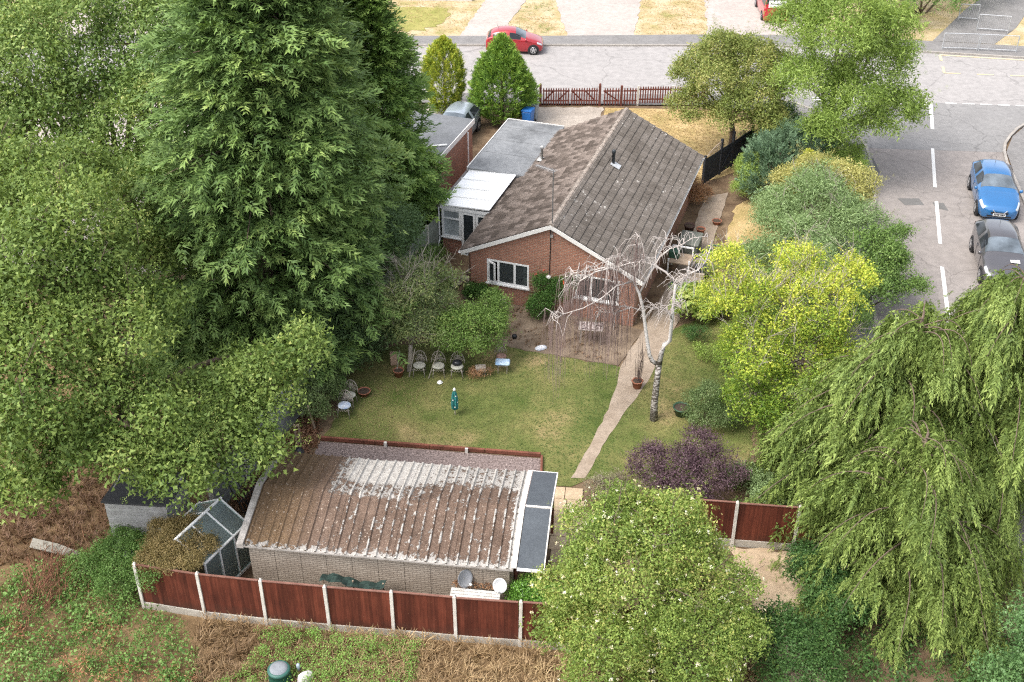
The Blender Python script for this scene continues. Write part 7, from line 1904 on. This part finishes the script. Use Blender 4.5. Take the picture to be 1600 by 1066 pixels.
for i in range(13):
    for j in range(4): pts.append((-.95 + i * .16, -.2 + j * .13, 1.42 + .10 * math.sin(i * .5 + .6) + .05 * math.sin(i * 2.1 + j) - .03 * j))
MB().add(pts, [(i * 4 + j, i * 4 + j + 1, i * 4 + j + 5, i * 4 + j + 4) for i in range(12) for j in range(3)]).build('net', mat('green black net', (.025, .05, .04), (.012, .022, .02), 14, .8), t)
for x in (-.9, 0, .9): MB().box(x - .02, x + .02, -.02, .02, 0, 1.42).build('post', m_wood, t)
# bins by the drive
def wheelie(label, loc, rz, body, lid):
    t = thing('wheelie_bin', label, 'bin', (*loc, 0), rz)
    MB().add([(-.22, -.26, .06), (.22, -.26, .06), (.22, .24, .06), (-.22, .24, .06), (-.28, -.33, .98), (.28, -.33, .98), (.28, .33, .98), (-.28, .33, .98)], [(3, 2, 1, 0), (4, 5, 6, 7), (0, 1, 5, 4), (1, 2, 6, 5), (2, 3, 7, 6), (3, 0, 4, 7)]).build('body', body, t, bev=.03)
    MB().add([(-.30, -.37, .985), (.30, -.37, .985), (.30, .36, 1.0), (-.30, .36, 1.0), (-.28, -.34, 1.05), (.28, -.34, 1.05), (.27, .33, 1.09), (-.27, .33, 1.09)], [(3, 2, 1, 0), (4, 5, 6, 7), (0, 1, 5, 4), (1, 2, 6, 5), (2, 3, 7, 6), (3, 0, 4, 7)]).build('lid', lid, t, bev=.02)
    for s in (-1, 1): MB().lathe([(.1, -.02), (.1, .02)], 12, Matrix.Translation((s * .24, .28, .1)) @ Matrix.Rotation(R(90), 4, 'Y')).build('wheel', m_tyre, t)
    return t
m_bbin = plain('blue bin plastic', (.02, .13, .40), .4); m_gbin = plain('grey bin plastic', (.22, .25, .27), .5)
wheelie('blue wheelie bin with blue lid by the egg shaped conifer', (.88, 59.55), R(160), m_bbin, m_bbin)
wheelie('grey lidded wheelie bin behind the blue one', (1.16, 60.4), R(165), m_gbin, m_gbin)
o = MB().lathe([(.1, 0), (.42, .04), (.36, .24), (.15, .36), (.03, .38)], 9).build('plastic_sack', mat('blue white sacks', (.55, .60, .68), (.10, .24, .55), 6, .5), None, False, (*hxy(-3.0, 8.6), .35), .4); tag(o, 'blue and white plastic sack in the gap between the buildings', 'sack')
tag(MB().box(-.35, .35, -.4, .4, 0, .35).build('crate', m_gbin, None, False, (*hxy(-3.0, 8.4), 0), -HA, bev=.02), 'grey box under the blue sack between the buildings', 'crate')
# rubble steps near the conservatory
m_stone = mat('mossy rubble', (.33, .29, .23), (.19, .16, .12), 3, .95, rnd=.3)
for k, (x, y, w, d) in enumerate(((-.25, 2.5, .7, .4), (-.1, 1.9, .8, .35), (-.2, 1.2, .7, .3), (-.55, .55, .18, .95), (.12, .3, .16, .95), (-.9, -.6, .6, .2), (-.4, 2.9, .5, .3))):
    o = MB().box(-w / 2, w / 2, -d / 2, d / 2, 0, .14 + .05 * (k % 3)).build('stone', m_stone, None, False, (*hxy(x, y), 0), -HA + random.uniform(-.25, .25), bev=.03)
    tag(o, 'loose weathered stone slab beside the left side of the gable', 'stone', 'loose stones by the conservatory')
# guard rails
m_galv = plain('galvanised steel', (.42, .43, .44), .5, .5, .4)
def rail(label, a, b, h=1.05):
    a, b = Vector((*a, 0)), Vector((*b, 0)); d = b - a; L = d.length
    t = thing('guard_rail', label, 'railing', (a.x, a.y, .08), math.atan2(d.y, d.x))
    for x in (0, L): MB().tube([(x, 0, -.1), (x, 0, h)], .035, 7).build('post', m_galv, t)
    for z in (.12, h): MB().tube([(0, 0, z), (L, 0, z)], .03, 6).build('rail', m_galv, t)
    n = int(L / .11)
    me = None
    for k in range(1, n):
        if me is None:
            o = MB().tube([(0, 0, .12), (0, 0, h)], .009, 4).build('bar', m_galv, t); me = o.data
        else:
            o = bpy.data.objects.new('bar', me); C.objects.link(o); o.parent = t
        o.location = (k * L / n, 0, 0)
rail('grey guard rail at the road edge, next to the hedge', (27.3, 71.4), (29.45, 71.2))
rail('grey guard rail at the road edge, farther from the hedge', (29.55, 71.18), (31.8, 70.85))
rail('grey guard rail across the footpath by the dry grass', (30.7, 75.0), (32.6, 74.55))
rail('grey guard rail across the footpath against the hedge', (30.15, 77.1), (31.35, 76.9))
# low wall and step of the house over the road
t = thing('garden_wall', 'low grey garden wall on the far side of the road', 'wall', (-8.2, 81.3, 0), R(-3))
for k in range(6): MB().box(k * .9, k * .9 + .89, 0, .22, 0, .5).build('block', m_post, t)
